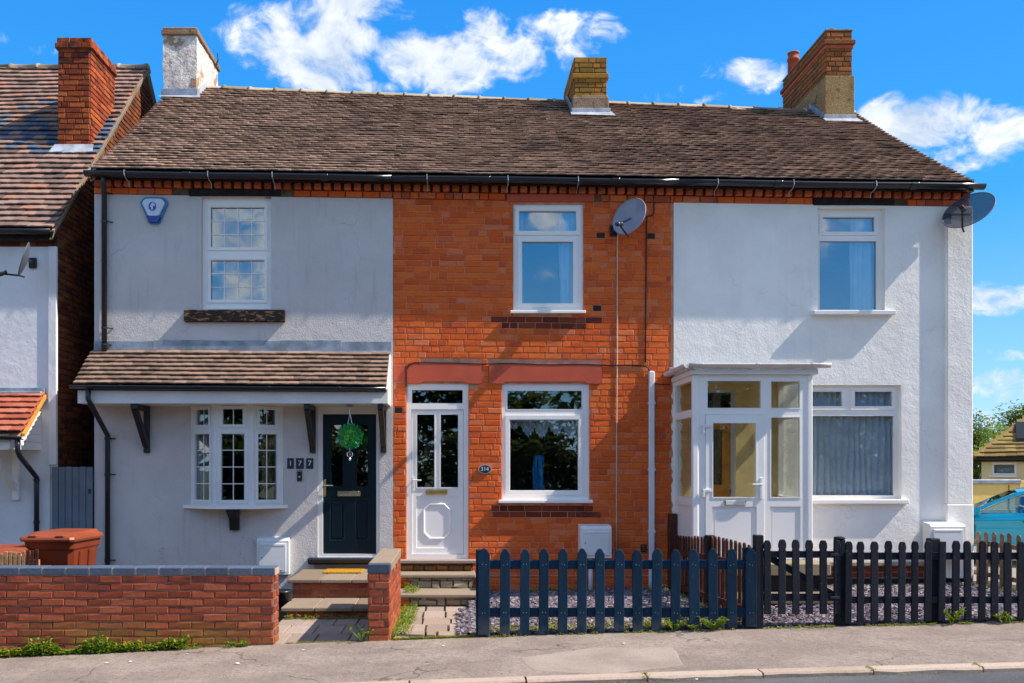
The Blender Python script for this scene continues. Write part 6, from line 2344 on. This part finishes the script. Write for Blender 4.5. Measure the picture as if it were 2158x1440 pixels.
def right_fence():
    r = random.Random(24)
    xx = 7.02
    H = thing('picket_fence', 'weathered brown picket fence along the right side of the white house garden', 'fence', (xx, -1.6, .15))
    y = .35
    while y > YF + .2:
        z1 = .845 + .012 * -y + (r.random() - .5) * .02
        M = Matrix.Translation((xx, y, 0)) @ Matrix.Rotation(R(-90), 4, 'Z') @ Matrix.Rotation((r.random() - .5) * .03, 4, 'Y')
        picket('round', .075, .12, z1, .018).build('picket', 'timber_weathered', H, M=M)
        y -= .168
    for (za, zb) in ((.66, .72), (.25, .31)):
        MB().cbox(xx + .001, xx + .035, YF + .1, .4, za, zb, .004).build('rail', 'timber_weathered', H)
    for y in (-1.5, -3.2):
        MB().cbox(xx + .036, xx + .12, y - .04, y + .04, 0, .80, .006).build('post', 'timber_weathered', H)


def small_fence():
    r = random.Random(25)
    y = -2.55
    H = thing('picket_fence', 'small bare tan picket fence behind the brick wall at far left', 'fence', (-4.9, y, -.1))
    for k in range(16):
        x = X(-60 + k * 9.2, y)
        zt = Z(1164 - (6 if k > 12 else 0) + (r.random() - .5) * 7, y)
        MB().cbox(x - .018, x + .018, y - .012, y, -.1, zt, .003).build('picket', 'timber_tan' if k < 13 else 'timber_brown', H)
    MB().cbox(X(-66, y), X(82, y), y + .001, y + .03, Z(1192, y) - .03, Z(1180, y), .003).build('rail', 'timber_tan', H)
    MB().cbox(X(-66, y), X(82, y), y + .001, y + .03, .2, .25, .003).build('rail', 'timber_tan', H)


def side_gate():
    H = thing('side_gate', 'grey boarded side gate in the passage between the houses', 'gate', (-5.2, -.03, 0))
    x0, x1 = X(112.5), X(199)
    n = 6
    w = (x1 - x0) / n
    for k in range(n):
        MB().cbox(x0 + k * w + .002, x0 + (k + 1) * w - .003, -.062 + .004 * (k % 2), -.034, .02, Z(984) - .004 * (k % 2), .006).build('board', 'gate_grey', H)
    for z in (.3, 1.5):
        MB().box(x0 + .01, x1 - .01, -.033, -.006, z, z + .1).build('ledge', 'gate_grey', H)
    MB().cbox(X(191), X(195), -.075, -.062, Z(1040), Z(1030), .003).build('latch', 'iron_black', H)


blue_fence()
black_fences()
brown_fence()
right_fence()
small_fence()
side_gate()


# ------------------------------------------------------------------ wheelie bins
def bin_(label, x, y, z, k=1.0, rot=0.0):
    H = thing('wheelie_bin', label, 'wheelie bin', (x, y, z), 'brown wheelie bins')
    M = Matrix.Translation((x, y, z)) @ Matrix.Rotation(rot, 4, 'Z') @ Matrix.Scale(k, 4)

    def loft(secs, mat, name, smooth=False):
        V, F = [], []
        for (zz, x0, x1, y0, y1, c) in secs:
            V += [(x0 + c, y0, zz), (x1 - c, y0, zz), (x1, y0 + c, zz), (x1, y1 - c, zz), (x1 - c, y1, zz), (x0 + c, y1, zz), (x0, y1 - c, zz), (x0, y0 + c, zz)]
        n = 8
        for i in range(len(secs) - 1):
            for q in range(n):
                F.append((i * n + q, i * n + (q + 1) % n, (i + 1) * n + (q + 1) % n, (i + 1) * n + q))
        F += [tuple(range(n - 1, -1, -1)), tuple((len(secs) - 1) * n + q for q in range(n))]
        return MB().add(V, F, M).build(name, mat, H)
    loft([(.05, -.20, .20, -.22, .20, .05), (.10, -.215, .215, -.235, .22, .05), (.88, -.272, .272, -.33, .33, .05), (.90, -.285, .285, -.35, .34, .03), (.985, -.29, .29, -.36, .345, .03)], 'bin_brown', 'body')
    # stiffening ribs on the right flank, an open step behind
    for yy in (-.12, .10):
        loft([(.25, .20, .252, yy - .045, yy + .045, .01), (.86, .24, .292, yy - .05, yy + .05, .01)], 'bin_brown', 'rib')
    lid = loft([(.985, -.315, .315, -.40, .36, .035), (1.01, -.322, .322, -.41, .365, .035), (1.035, -.315, .315, -.40, .36, .035), (1.055, -.27, .27, -.34, .36, .05), (1.085, -.24, .24, -.26, .38, .05)], 'bin_lid', 'lid')
    for s in (-1, 1):
        MB().cbox(s * .16 - .05, s * .16 + .05, -.405, -.33, 1.04, 1.058, .006, M).build('lid_grip', 'bin_lid', lid)
    MB().tube([(-.24, .36, .98), (-.24, .43, 1.0), (.24, .43, 1.0), (.24, .36, .98)], .016, 8, M=M).build('handle', 'bin_lid', H)
    for s in (-1, 1):
        MB().lathe([(.10, -.025), (.10, .025)], 16, M=M @ Matrix.Translation((s * .25, .24, .10)) @ Matrix.Rotation(R(90), 4, 'Y')).build('wheel', 'rubber', H)


bin_('large brown wheelie bin before the grey side gate', X(136, -1.6), -1.62, -.13, 1.0, R(-4))
bin_('lower brown wheelie bin at the left edge behind the tan picket fence', X(18, -1.9), -1.9, -.27, .98, R(6))


# ================================================================== GRAVEL, WEEDS, MOSS
def gravel(name, label, x0, x1, y0, y1, n, seed, skip=None):
    r = random.Random(seed)
    m = MB()
    base = [(-.5, -.5, -.5), (.5, -.4, -.5), (.45, .5, -.5), (-.4, .45, -.5), (-.4, -.35, .5), (.35, -.3, .5), (.3, .4, .5), (-.35, .3, .5)]
    F = [(0, 3, 2, 1), (4, 5, 6, 7), (0, 1, 5, 4), (1, 2, 6, 5), (2, 3, 7, 6), (3, 0, 4, 7)]
    for i in range(n):
        x, y = x0 + (x1 - x0) * r.random(), y0 + (y1 - y0) * r.random()
        if skip and skip(x, y):
            continue
        s = .022 + .028 * r.random()
        M = Matrix.Translation((x, y, zg(x, y) + .008 + .008 * r.random())) @ Matrix.Rotation(r.random() * 6.28, 4, 'Z') @ Matrix.Rotation((r.random() - .5) * .9, 4, 'X') @ Matrix.Rotation((r.random() - .5) * .9, 4, 'Y') @ Matrix.Diagonal((s * (1 + r.random()), s, .009 + .008 * r.random(), 1))
        m.add(base, F, M)
    return stuff(m.build(name, 'slate_chip'), label, 'gravel')


gravel('slate_gravel', 'plum slate chippings covering the garden behind the blue fence', .17, 2.86, YF + .08, -.04, 7000, 1)
gravel('slate_gravel', 'plum slate chippings covering the white house garden', 3.0, 6.9, YF + .08, -.08, 8000, 2, lambda x, y: 3.2 < x < 4.55 and y > -1.95)
gravel('slate_gravel', 'slate chippings spilling onto the path beside the blue fence post', .02, .2, -3.2, -1.6, 260, 3)


def sprig(m, x, y, z, h, n, r, size=.035, spread=.6):
    for i in range(n):
        a = r.random() * 6.283
        t = r.random()
        st = Vector((x + math.cos(a) * t * spread * h * .8, y + math.sin(a) * t * spread * h * .5, z + h * (1 - t * .6) * r.random()))
        leafy(m, st, (math.cos(a), math.sin(a), .3 + r.random() * .8), size * (.6 + .9 * r.random()), size * .55, r, .25, .2)


def weeds():
    r = random.Random(31)
    m = MB()
    # thick growth at the foot of the brick wall
    for i in range(330):
        x = X(-30 + 420 * r.random(), YF)
        h = .03 + .17 * max(0, mnoise.noise(Vector((x * 3.6, 0, 4))) + .40) * (.5 + .7 * r.random())
        sprig(m, x, YF - .03 - .06 * r.random() * r.random(), zpav(x) - .005, h, 8, r, .046, .6)
    for i in range(70):
        x = X(400 + 180 * r.random(), YF)
        if mnoise.noise(Vector((x * 4, 1, 7))) > .0:
            sprig(m, x, YF - .02 - .04 * r.random(), zpav(x), .045, 8, r, .028)
    stuff(m.build('wall_weeds', 'leaf_weed'), 'bright green weeds growing along the foot of the brick wall', 'weeds')
    m = MB()
    for i in range(260):
        x = X(1030 + 560 * r.random(), YF)
        y = YF + .10 + .22 * r.random()
        sprig(m, x, y, zg(x, y), (.05 + .10 * r.random()) * (.6 + .8 * max(0, .4 + mnoise.noise(Vector((x * 3, 5, 2))))), 8, r, .030)
    stuff(m.build('fence_weeds', 'leaf_moss'), 'yellowing weeds in the slate just behind the blue fence', 'weeds')
    m = MB()
    for i in range(150):
        x = .25 + 2.6 * r.random()
        y = -.10 - .12 * r.random()
        if mnoise.noise(Vector((x * 2, 3, 1))) > -.05:
            sprig(m, x, y, zg(x, y), .03 + .06 * r.random(), 8, r, .03)
    for i in range(90):
        x = 2.72 + .16 * r.random()
        y = -.3 - 2.8 * r.random()
        sprig(m, x, y, zg(x, y), .03 + .05 * r.random(), 7, r, .026)
    stuff(m.build('house_weeds', 'leaf_weed'), 'low green weeds along the foot of the orange brick house', 'weeds')
    # green patch beside the rubble steps and in the path joints
    m = MB()
    for i in range(330):
        y = -3.25 + 2.75 * r.random()
        x = -.635 + .16 * r.random() ** 1.6
        t = (y + 3.4) / 2.4
        z = .02 - .085 * min(1, t) if y < -.95 else (.0 if y < -.9 else .11)
        sprig(m, x, y, z, .03 + .06 * r.random(), 7, r, .026)
    for i in range(60):
        x, y = XA + .08 + .18 * r.random(), -.42 - .03 * r.random()
        sprig(m, x, y, .12, .05 + .04 * r.random(), 7, r, .022)
    stuff(m.build('path_weeds', 'leaf_weed'), 'bright green weeds beside the rubble stone steps', 'weeds')
    m = MB()
    for (j, y) in enumerate((-2.95, -2.45, -1.95, -1.4)):
        for i in range(60):
            x = -.6 + .72 * r.random()
            if mnoise.noise(Vector((x * 5, y, 2))) > -.1:
                sprig(m, x, y + (r.random() - .5) * .05, .02 - .085 * (y + 3.4) / 2.4, .012, 5, r, .016)
    for i in range(420):
        x = X(828 + 175 * r.random(), YF)
        sprig(m, x, YF + .0 + .04 * r.random(), zpav(x) - .005, .018 + .014 * r.random(), 5, r, .018)
    for i in range(160):
        x = X(600 + 170 * r.random(), YF)
        sprig(m, x, YF + .02 + .03 * r.random(), zpav(x) - .008, .015, 5, r, .016)
    for (px0, px1, n) in ((1600, 1780, 90), (1790, 2158, 200), (1010, 1590, 160)):
        for i in range(n):
            x = X(px0 + (px1 - px0) * r.random(), YF)
            if mnoise.noise(Vector((x * 3, 0, 9))) > -.05:
                sprig(m, x, YF - .015 - .03 * r.random(), zpav(x), .012 + .012 * r.random(), 5, r, .018)
    for i in range(240):
        x = 3.1 + 3.7 * r.random()
        y = -.22 - .2 * r.random()
        sprig(m, x, y, zg(x, y), .02 + .02 * r.random(), 5, r, .022)
    for i in range(160):
        y = YF + .3 + 2.8 * r.random()
        x = 6.85 + .12 * r.random()
        sprig(m, x, y, zg(x, y), .03 + .03 * r.random(), 5, r, .024)
    for i in range(60):
        x, y = -1.95 + 1.05 * r.random(), -1.95 - .03 * r.random()
        sprig(m, x, y, -.03, .03 + .04 * r.random(), 6, r, .024)
    stuff(m.build('joint_moss', 'leaf_moss'), 'yellow moss in path joints and along the pavement edge', 'moss')


weeds()


def plant(label, px, py, h, n, size, seed, y=YF - .05, mat='leaf_weed', wide=1.0):
    r = random.Random(seed)
    x = X(px, y)
    z = zpav(x)
    H = thing('weed_plant', label, 'plant', (x, y, z), 'weeds sprouting by the fences')
    m = MB()
    st = MB()
    for k in range(9):
        a = r.random() * 6.283
        l = h * (.6 + .5 * r.random())
        d = Vector((math.cos(a) * .75 * wide, math.sin(a) * .45, .8)).normalized()
        tip = Vector((x, y, z)) + d * l
        st.tube([(x, y, z), Vector((x, y, z)) + d * l * .5 + Vector((0, 0, .01)), tip], [.0035, .003, .0015], 5)
        for i in range(n // 9):
            t = .2 + .8 * r.random()
            b = Vector((x, y, z)).lerp(tip, t)
            aa = r.random() * 6.283
            leafy(m, b, Vector((math.cos(aa), math.sin(aa), .5)) + d * .8, size * (.6 + .8 * r.random()), size * .42, r, .25, .25)
    st.build('stems', mat, H)
    stuff(m.build('leaves', mat, H))


plant('leafy green weed at the foot of the blue fence, left of the pair', 1420, 1325, .17, 110, .055, 1)
plant('leafy green weed at the foot of the blue fence near the gate post', 1502, 1325, .16, 120, .055, 2, wide=1.3)
plant('small blue-green weed between two blue pickets', 1459, 1325, .09, 60, .04, 3)
plant('round bushy yellow-green weed at the foot of the black fence', 2005, 1310, .20, 190, .05, 4)
plant('spreading weed at the right end of the black fence', 2120, 1310, .11, 110, .05, 5, wide=1.6)
plant('green weed at the foot of the short dividing wall', 762, 1350, .16, 90, .05, 6, y=YF - .02)
plant('tall green weed at the foot of the brick wall below the bow window', 378, 1360, .17, 90, .05, 7, y=YF - .03)


def litter():
    r = random.Random(6)
    m = MB()
    for (px, py) in ((225, 1399), (275, 1396), (395, 1380), (935, 1363), (1315, 1358), (1468, 1434), (500, 1400), (640, 1372)):
        y = -4
        for _ in range(5):
            x = X(px, y)
            y = FOC * (CAM_H - zpav(x)) / (py - 985) - CAM_D
        s = .012 + .012 * r.random()
        m.add([(-1, -.6, 0), (.2, -.9, .2), (1.1, -.1, .1), (.5, .8, .25), (-.7, .6, .05), (0, 0, .35)], [(0, 1, 5), (1, 2, 5), (2, 3, 5), (3, 4, 5), (4, 0, 5)],
              Matrix.Translation((x, y, zpav(x) + .008)) @ Matrix.Rotation(r.random() * 6, 4, 'Z') @ Matrix.Scale(s, 4))
    stuff(m.build('paper_scraps', 'upvc_old'), 'tiny white scraps scattered on the pavement', 'litter')


litter()


# ================================================================== BEYOND THE RIGHT-HAND CORNER
def car():
    y0, y1 = 5.4, 7.15                      # near flank, far flank
    k = (CAM_D + y0) / FOC
    gx = 7.0
    zg0 = Z(1027, y0) - 1.47
    # profile along x (front of the car to the left); measured from the mirror at px 2055
    xm = X(2057, y0)
    xf = xm - 1.25
    H = thing('parked_car', 'bright blue hatchback parked beyond the white house', 'car', (xm + .8, (y0 + y1) / 2, zg0))

    def body(prof, ya, yb, inset_top=.0):
        n = len(prof)
        V, F = [], []
        rows = [(ya + .10, .965, 0), (ya + .02, .995, 0), (ya, 1, 0), (yb, 1, 0), (yb - .02, .995, 0), (yb - .10, .965, 0)]
        cxm = sum(p[0] for p in prof) / n
        czm = sum(p[1] for p in prof) / n
        rows = [(ya + .14, .90), (ya + .04, .975), (ya, 1.0), (yb, 1.0), (yb - .04, .975), (yb - .14, .90)]
        rows = [rows[2], rows[3]]
        for (yy, s) in rows:
            for (a, b) in prof:
                V.append((a, yy, b))
        F.append(tuple(range(n)))
        F.append(tuple(range(2 * n - 1, n - 1, -1)))
        for i in range(n):
            j = (i + 1) % n
            F.append((i, i + n, j + n, j))
        return V, F
    # side profile below the windows
    bx = lambda t: xf + t
    bl = [(bx(.03), .30), (bx(.0), .45), (bx(.05), .62), (bx(.25), .74), (bx(.75), .86), (bx(1.15), .93), (bx(1.5), .955), (bx(2.4), .99), (bx(3.3), 1.02), (bx(3.85), 1.02), (bx(3.98), .9), (bx(4.0), .5), (bx(3.92), .30)]
    # wheel arches cut in the sill
    def arch(cx):
        return [(cx + .36 * math.cos(R(a)), .30 + .36 * math.sin(R(a))) for a in range(0, 181, 20)]
    lower = bl + arch(bx(3.28)) + arch(bx(.80))
    V, F = [], []
    n = len(lower)
    prof_y = [(y0 + .05, 0.0), (y0, .0), (y1, 0), (y1 - .05, 0)]
    secs = []
    for s, (yy, tuck) in enumerate([(y0, 1), (y1, 1)]):
        for (a, b) in lower:
            # tumblehome: flank bulges at mid height
            bulge = .06 * (1 - ((b - .62) / .42) ** 2)
            V.append((a, yy + (.06 - max(0, bulge)) * (1 if s == 0 else -1), zg0 + b))
    F = [tuple(range(n)), tuple(range(2 * n - 1, n - 1, -1))]
    for i in range(n):
        j = (i + 1) % n
        F.append((i, i + n, j + n, j))
    MB().add(V, F).build('body', 'car_paint', H)
    # flank skin with a swage line
    V, F = [], []
    xs = [bx(.1 + 3.8 * i / 30) for i in range(31)]
    lv = [.36, .44, .55, .64, .70, .735, .76, .84, .90]

    def top_at(x):
        t = x - xf
        P = [(0, .5), (.25, .74), (.75, .86), (1.15, .93), (1.5, .955), (2.4, .99), (3.3, 1.02), (3.9, 1.02)]
        for (a, b), (c, d) in zip(P, P[1:]):
            if t <= c:
                return b + (d - b) * max(0, (t - a)) / (c - a)
        return 1.02
    for j, l in enumerate(lv):
        for x in xs:
            zt = top_at(x)
            z = .36 + (zt - .36) * (l - .36) / (.90 - .36)
            bl2 = {0: .03, 1: .0, 2: -.02, 3: -.028, 4: -.02, 5: -.030, 6: -.038, 7: -.020, 8: .012}[j]
            V.append((x, y0 + bl2, zg0 + z))
    for j in range(len(lv) - 1):
        for i in range(30):
            t0 = xs[i] - xf
            if j < 4 and (abs(t0 + .06 - .80) < .38 or abs(t0 + .06 - 3.28) < .38):
                continue
            F.append((j * 31 + i, j * 31 + i + 1, (j + 1) * 31 + i + 1, (j + 1) * 31 + i))
    MB().add(V, F).build('flank', 'car_paint', H, True)
    # roof and pillars
    roofp = [(1.02, .925), (1.55, 1.20), (1.95, 1.375), (2.35, 1.455), (2.8, 1.47), (3.3, 1.44), (3.72, 1.33), (3.95, 1.02)]
    inner = [(1.20, .945), (1.62, 1.17), (2.0, 1.325), (2.38, 1.40), (2.8, 1.412), (3.25, 1.38), (3.62, 1.27), (3.78, 1.02)]
    m = MB()
    for (ya, yb) in ((y0 + .03, y0 + .14), (y1 - .14, y1 - .03)):
        N = len(roofp)
        V = [(bx(a), ya + (b - .92) * .28 * (1 if ya < 6 else -1), zg0 + b) for a, b in roofp] + [(bx(a), ya + (b - .92) * .28 * (1 if ya < 6 else -1) + .0, zg0 + b) for a, b in inner]
        V += [(x, y + .05 * (1 if ya < 6 else -1), z) for x, y, z in V]
        F = []
        for i in range(N - 1):
            F += [(i, i + 1, N + i + 1, N + i), (2 * N + i, 3 * N + i, 3 * N + i + 1, 2 * N + i + 1), (i, 2 * N + i, 2 * N + i + 1, i + 1), (N + i, N + i + 1, 3 * N + i + 1, 3 * N + i)]
        m.add(V, F)
    m.build('roof_rails', 'car_paint', H)
    V, F = [], []
    top = roofp[2:7]
    for (a, b) in top:
        for s in range(7):
            t = s / 6
            yy = (y0 + .03 + (b - .92) * .28) * (1 - t) + (y1 - .03 - (b - .92) * .28) * t
            V.append((bx(a), yy, zg0 + b + .045 * math.sin(math.pi * t)))
    for i in range(len(top) - 1):
        for s in range(6):
            F.append((i * 7 + s, i * 7 + s + 1, (i + 1) * 7 + s + 1, (i + 1) * 7 + s))
    MB().add(V, F).build('roof', 'car_paint', H, True)
    # glass: windscreen, side windows, rear
    def yq(b, s):
        return (y0 + .055 + (b - .92) * .28) if s == 0 else (y1 - .055 - (b - .92) * .28)
    sidew = [('front', [(1.28, .955), (1.66, 1.165), (2.02, 1.318), (2.30, 1.375), (2.22, .985)]), ('rear', [(2.34, .99), (2.42, 1.385), (2.8, 1.40), (3.2, 1.37), (3.45, 1.30), (3.30, 1.02)])]
    for s in (0, 1):
        for nm, P in sidew:
            V = [(bx(a), yq(b, s), zg0 + b) for a, b in P]
            w = MB().add(V, [tuple(range(len(P)))])
            w.build('side_window', 'glass_car', H)
            if s == 0:
                cm = sum(p[0] for p in P) / len(P), sum(p[1] for p in P) / len(P)
                Q = [(cm[0] + (a - cm[0]) * 1.07, cm[1] + (b - cm[1]) * 1.09) for a, b in P]
                V = [(bx(a), yq(b, s) - .006, zg0 + b) for a, b in Q] + [(bx(a), yq(b, s) - .006, zg0 + b) for a, b in P]
                N = len(P)
                MB().add(V, [(i, (i + 1) % N, N + (i + 1) % N, N + i) for i in range(N)]).build('window_seal', 'car_trim', H)
    V = [(bx(1.04), yq(.93, 0), zg0 + .935), (bx(1.04), yq(.93, 1), zg0 + .935), (bx(1.93), yq(1.37, 1), zg0 + 1.385), (bx(1.93), yq(1.37, 0), zg0 + 1.385)]
    MB().add(V, [(0, 1, 2, 3)]).build('windscreen', 'glass_car', H)
    V = [(bx(3.94), yq(1.03, 0), zg0 + 1.03), (bx(3.94), yq(1.03, 1), zg0 + 1.03), (bx(3.70), yq(1.33, 1), zg0 + 1.345), (bx(3.70), yq(1.33, 0), zg0 + 1.345)]
    MB().add(V, [(0, 1, 2, 3)]).build('rear_window', 'glass_car', H)
    MB().cbox(bx(2.20), bx(2.36), y0 + .075, y0 + .10, zg0 + .98, zg0 + 1.33, .004, Matrix.Translation((0, 0, 0))).build('door_pillar', 'car_trim', H)
    # mirror, handles, seams, wheels, seats
    mr = MB()
    mr.add([(x, y, z) for x, y, z in [(bx(1.20) + q[0], y0 - .03 + q[1], zg0 + .99 + q[2]) for q in [(-.09, -.14, -.05), (.10, -.14, -.05), (.10, .03, -.06), (-.05, .03, -.06), (-.05, -.13, .08), (.11, -.13, .10), (.11, .02, .08), (-.02, .02, .06)]]],
           [(0, 3, 2, 1), (4, 5, 6, 7), (0, 1, 5, 4), (1, 2, 6, 5), (2, 3, 7, 6), (3, 0, 4, 7)])
    mi = mr.build('mirror', 'car_paint', H)
    MB().cbox(bx(1.30), bx(1.318), y0 - .16, y0 - .01, zg0 + .95, zg0 + 1.07, .003).build('mirror_glass', 'chrome', mi)
    for t in (2.02, 3.05):
        MB().cbox(bx(t), bx(t + .18), y0 - .065, y0 - .03, zg0 + .80, zg0 + .825, .008).build('door_handle', 'car_trim', H)
    for t in (1.22, 2.28, 3.32):
        MB().box(bx(t), bx(t) + .006, y0 - .041, y0 - .005, zg0 + .42, zg0 + .95).build('door_seam', 'car_trim', H)
    for t in (.80, 3.28):
        for yy in (y0 + .11, y1 - .11):
            w = MB().lathe([(.20, -.10), (.30, -.10), (.32, -.07), (.32, .07), (.30, .10), (.20, .10)], 24, M=Matrix.Translation((bx(t), yy, zg0 + .32)) @ Matrix.Rotation(R(90), 4, 'X')).build('wheel', 'car_tyre', H)
            MB().lathe([(.20, -.09), (.20, .095), (.17, .08), (.05, .085)], 18, M=Matrix.Translation((bx(t), yy, zg0 + .32)) @ Matrix.Rotation(R(90), 4, 'X')).build('rim', 'alloy', w)
    for t in (2.05, 2.95):
        for yy in (y0 + .45, y1 - .45):
            MB().cbox(bx(t), bx(t) + .14, yy - .22, yy + .22, zg0 + .45, zg0 + 1.05, .04).cbox(bx(t) + .06, bx(t) + .16, yy - .12, yy + .12, zg0 + 1.08, zg0 + 1.26, .03).build('seat', 'car_trim', H)
    MB().box(bx(1.25), bx(3.7), y0 + .12, y1 - .12, zg0 + .40, zg0 + .55).build('floor', 'car_trim', H)

    piv = Vector((xm, y0, 0))
    rot = Matrix.Translation(piv) @ Matrix.Rotation(R(-27), 4, 'Z') @ Matrix.Translation(-piv)
    for ch in bpy.data.objects:
        if ch.parent == H:
            ch.matrix_basis = rot @ ch.matrix_basis


car()


def leaf_cloud(m, c, rad, n, size, r, lumps=9):
    cs = []
    for k in range(lumps):
        d = Vector((r.random() - .5, r.random() - .5, r.random() - .5)) * 2
        cs.append((Vector(c) + Vector((d.x * rad[0] * .62, d.y * rad[1] * .62, d.z * rad[2] * .62)), .34 + .3 * r.random()))
    for i in range(n):
        cc, k = cs[r.randrange(lumps)]
        while True:
            d = Vector((r.random() - .5, r.random() - .5, r.random() - .5)) * 2
            if .25 < d.length < 1:
                break
        p = cc + Vector((d.x * rad[0] * k, d.y * rad[1] * k, d.z * rad[2] * k))
        a = r.random() * 6.283
        leafy(m, p, (math.cos(a), math.sin(a), r.random() * 1.2 - .5), size * (.7 + .6 * r.random()), size * .55, r, .25, .15)


def tree(label, base, h, crown, rad, n, size, mat, seed, group='trees beyond the yellow wall'):
    r = random.Random(seed)
    H = thing('tree', label, 'tree', base, group)
    b = Vector(base)
    c = Vector(crown)
    m = MB()
    m.tube([b, b.lerp(c, .45) + Vector((.1, 0, 0)), c], [.16, .12, .05], 8)
    for k in range(8):
        s = b.lerp(c, .45 + .5 * r.random())
        e = c + Vector(((r.random() - .5) * 1.6 * rad[0], (r.random() - .5) * 1.4 * rad[1], (r.random() - .2) * rad[2]))
        m.tube([s, s.lerp(e, .5) + Vector((0, 0, .12)), e], [.05, .035, .012], 6)
    m.build('trunk', 'bark', H)
    m = MB()
    leaf_cloud(m, crown, rad, n, size, r, 14)
    m.build('crown', mat, H)


def background():
    yw = 10.5
    H = thing('boundary_wall', 'yellow rendered boundary wall with dark coping behind the blue car', 'wall', (8.5, yw, -.3))
    MB().box(X(1960, yw), X(2148, yw), yw, yw + .2, -.7, Z(1020, yw)).build('wall', 'render_yellow', H)
    MB().box(X(2148, yw) + .005, X(2330, yw), yw - .02, yw + .22, -.7, Z(1013, yw)).build('wall', 'render_yellow', H)
    MB().cbox(X(1960, yw), X(2150, yw), yw - .05, yw + .25, Z(1020, yw) + .002, Z(1011, yw), .012).build('coping', 'lead', H)
    MB().box(X(2125, yw), X(2127, yw), yw - .006, yw - .001, -.2, Z(1022, yw)).build('downpipe_stain', 'brick_brown', H)
    yb = 13.0
    cx = X(2069, yb)
    B = thing('bungalow', 'cream bungalow with mossy tiled roof behind the yellow wall', 'house', (cx, yb, -.3))
    T = Matrix.Translation((cx, yb, 0)) @ Matrix.Rotation(R(-30), 4, 'Z')
    ze = Z(966, yb)
    L = 6.0
    win = (.24, .84, Z(1002, yb - .25), Z(975, yb - .25))
    MB().holes(0, L, -.7, ze, 0, .2, [win]).build('wall', 'render_cream', B, M=T)
    MB().box(0, .2, .201, 5, -.7, ze).build('wall', 'render_cream', B, M=T)
    MB().box(0, L, .6, .7, -.7, ze).build('room_wall', 'interior', B, M=T)
    o = T @ Vector((win[0], .03, 0))
    window(B, *win, 0, [(win[0] + .05, win[1] - .05, win[2] + .05, win[3] - .05, 1, 1, True)], 'upvc', 'glass_low', sash=.03, rot=R(-30), org=(o.x, o.y))
    MB().cbox(win[0] - .06, win[1] + .03, -.08, .02, win[2] - .05, win[2] - .004, .008).build('sill', 'upvc', B, M=T)
    MB().box(win[0], win[1], .3, .32, win[2], win[3]).build('blind', 'curtain_net', B, M=T)
    zr = ze + 2.1
    ov = .2
    A, Bv, C, D = [T @ Vector(p) for p in ((-ov, -ov, ze), (L, -ov, ze), (L, 2.8, zr), (2.3, 2.8, zr))]
    E = T @ Vector((-ov, 5.2, ze))

    def surf(u, v):
        return A.lerp(Bv, u).lerp(D.lerp(C, u), v)
    dk = Vector((0, 0, -.03))
    rf = MB().add([A + dk, Bv + dk, C + dk, D + dk, E + dk], [(0, 1, 2, 3), (0, 3, 4)]).build('roof', 'tile_moss', B)
    tile_slope(rf, surf, 18, 6.2, .26, 'tile_moss', limit=300, t=.03, lap=1.3, seed=77, wav=.03)
    MB().tube([A + Vector((0, 0, .03)), D + Vector((0, 0, .04))], .07, 6).build('hip_tiles', 'tile_moss', rf)
    m = MB()
    half_gutter(m, -ov - .03, L, -ov - .05, lambda q: ze, .06)
    m.build('gutter', 'gutter_black', B, M=T)
    MB().box(-ov + .02, L, -ov + .03, -.001, ze - .10, ze - .03).build('fascia', 'timber_black', B, M=T)
    MB().prism_x([(.35, ze + .42), (1.1, ze + 1.0), (1.1, ze + 1.06), (.35, ze + .56)], .85, 2.2).build('roof_vent', 'car_trim', rf, M=T)
    tree('tall loose green tree against the sky left of the bungalow', (X(2050, 17), 17, -.6), 5, (X(2052, 17), 17, Z(925, 17)), (.75, .9, 1.0), 1500, .13, 'leaf_tree', 1)
    tree('bright green bush behind the yellow wall beside the white house', (X(2055, 14), 14, -.6), 3, (X(2050, 14), 14, Z(985, 14)), (.55, .8, .75), 1500, .11, 'leaf_hedge', 2)
    tree('yellow green tree behind the bungalow roof', (X(2105, 20), 20, -.6), 5, (X(2108, 20), 20, Z(935, 20)), (1.1, 1.2, .75), 1800, .14, 'leaf_hedge', 3)
    tree('dark green leafy tree rising above the bungalow roof at the right edge', (X(2165, 22), 22, -.6), 7, (X(2160, 22), 22, Z(893, 22)), (1.2, 1.4, .75), 2000, .16, 'leaf_tree', 4)
    tree('dark round tree between the bungalow and the tall loose tree', (X(2080, 24), 24, -.6), 6, (X(2080, 24), 24, Z(945, 24)), (.8, 1.2, .7), 1300, .15, 'leaf_tree', 5)


background()


def across_the_road():
    """the trees and a roof opposite: only their reflections show, in the lower windows"""
    r = random.Random(51)
    m = MB()
    x = -46
    while x < 62:
        h = 6.6 + 3.2 * r.random()
        w = 2.6 + 1.4 * r.random()
        y = -33 - 4 * r.random()
        leaf_cloud(m, (x, y, h * .5), (w, 2.0, h * .52), 1300, .85, r, 16)
        m.tube([(x, y, -.8), (x, y, h * .5)], [.25, .12], 6)
        x += 3.0 + 2.2 * r.random()
    for i in range(170):
        x = -46 + 108 * r.random()
        leaf_cloud(m, (x, -31 + r.random(), 1.2), (1.6, .8, 2.4), 160, .6, r, 4)
    stuff(m.build('tree_belt', 'leaf_far'), 'dark trees across the road, mirrored in the lower windows', 'trees')


across_the_road()
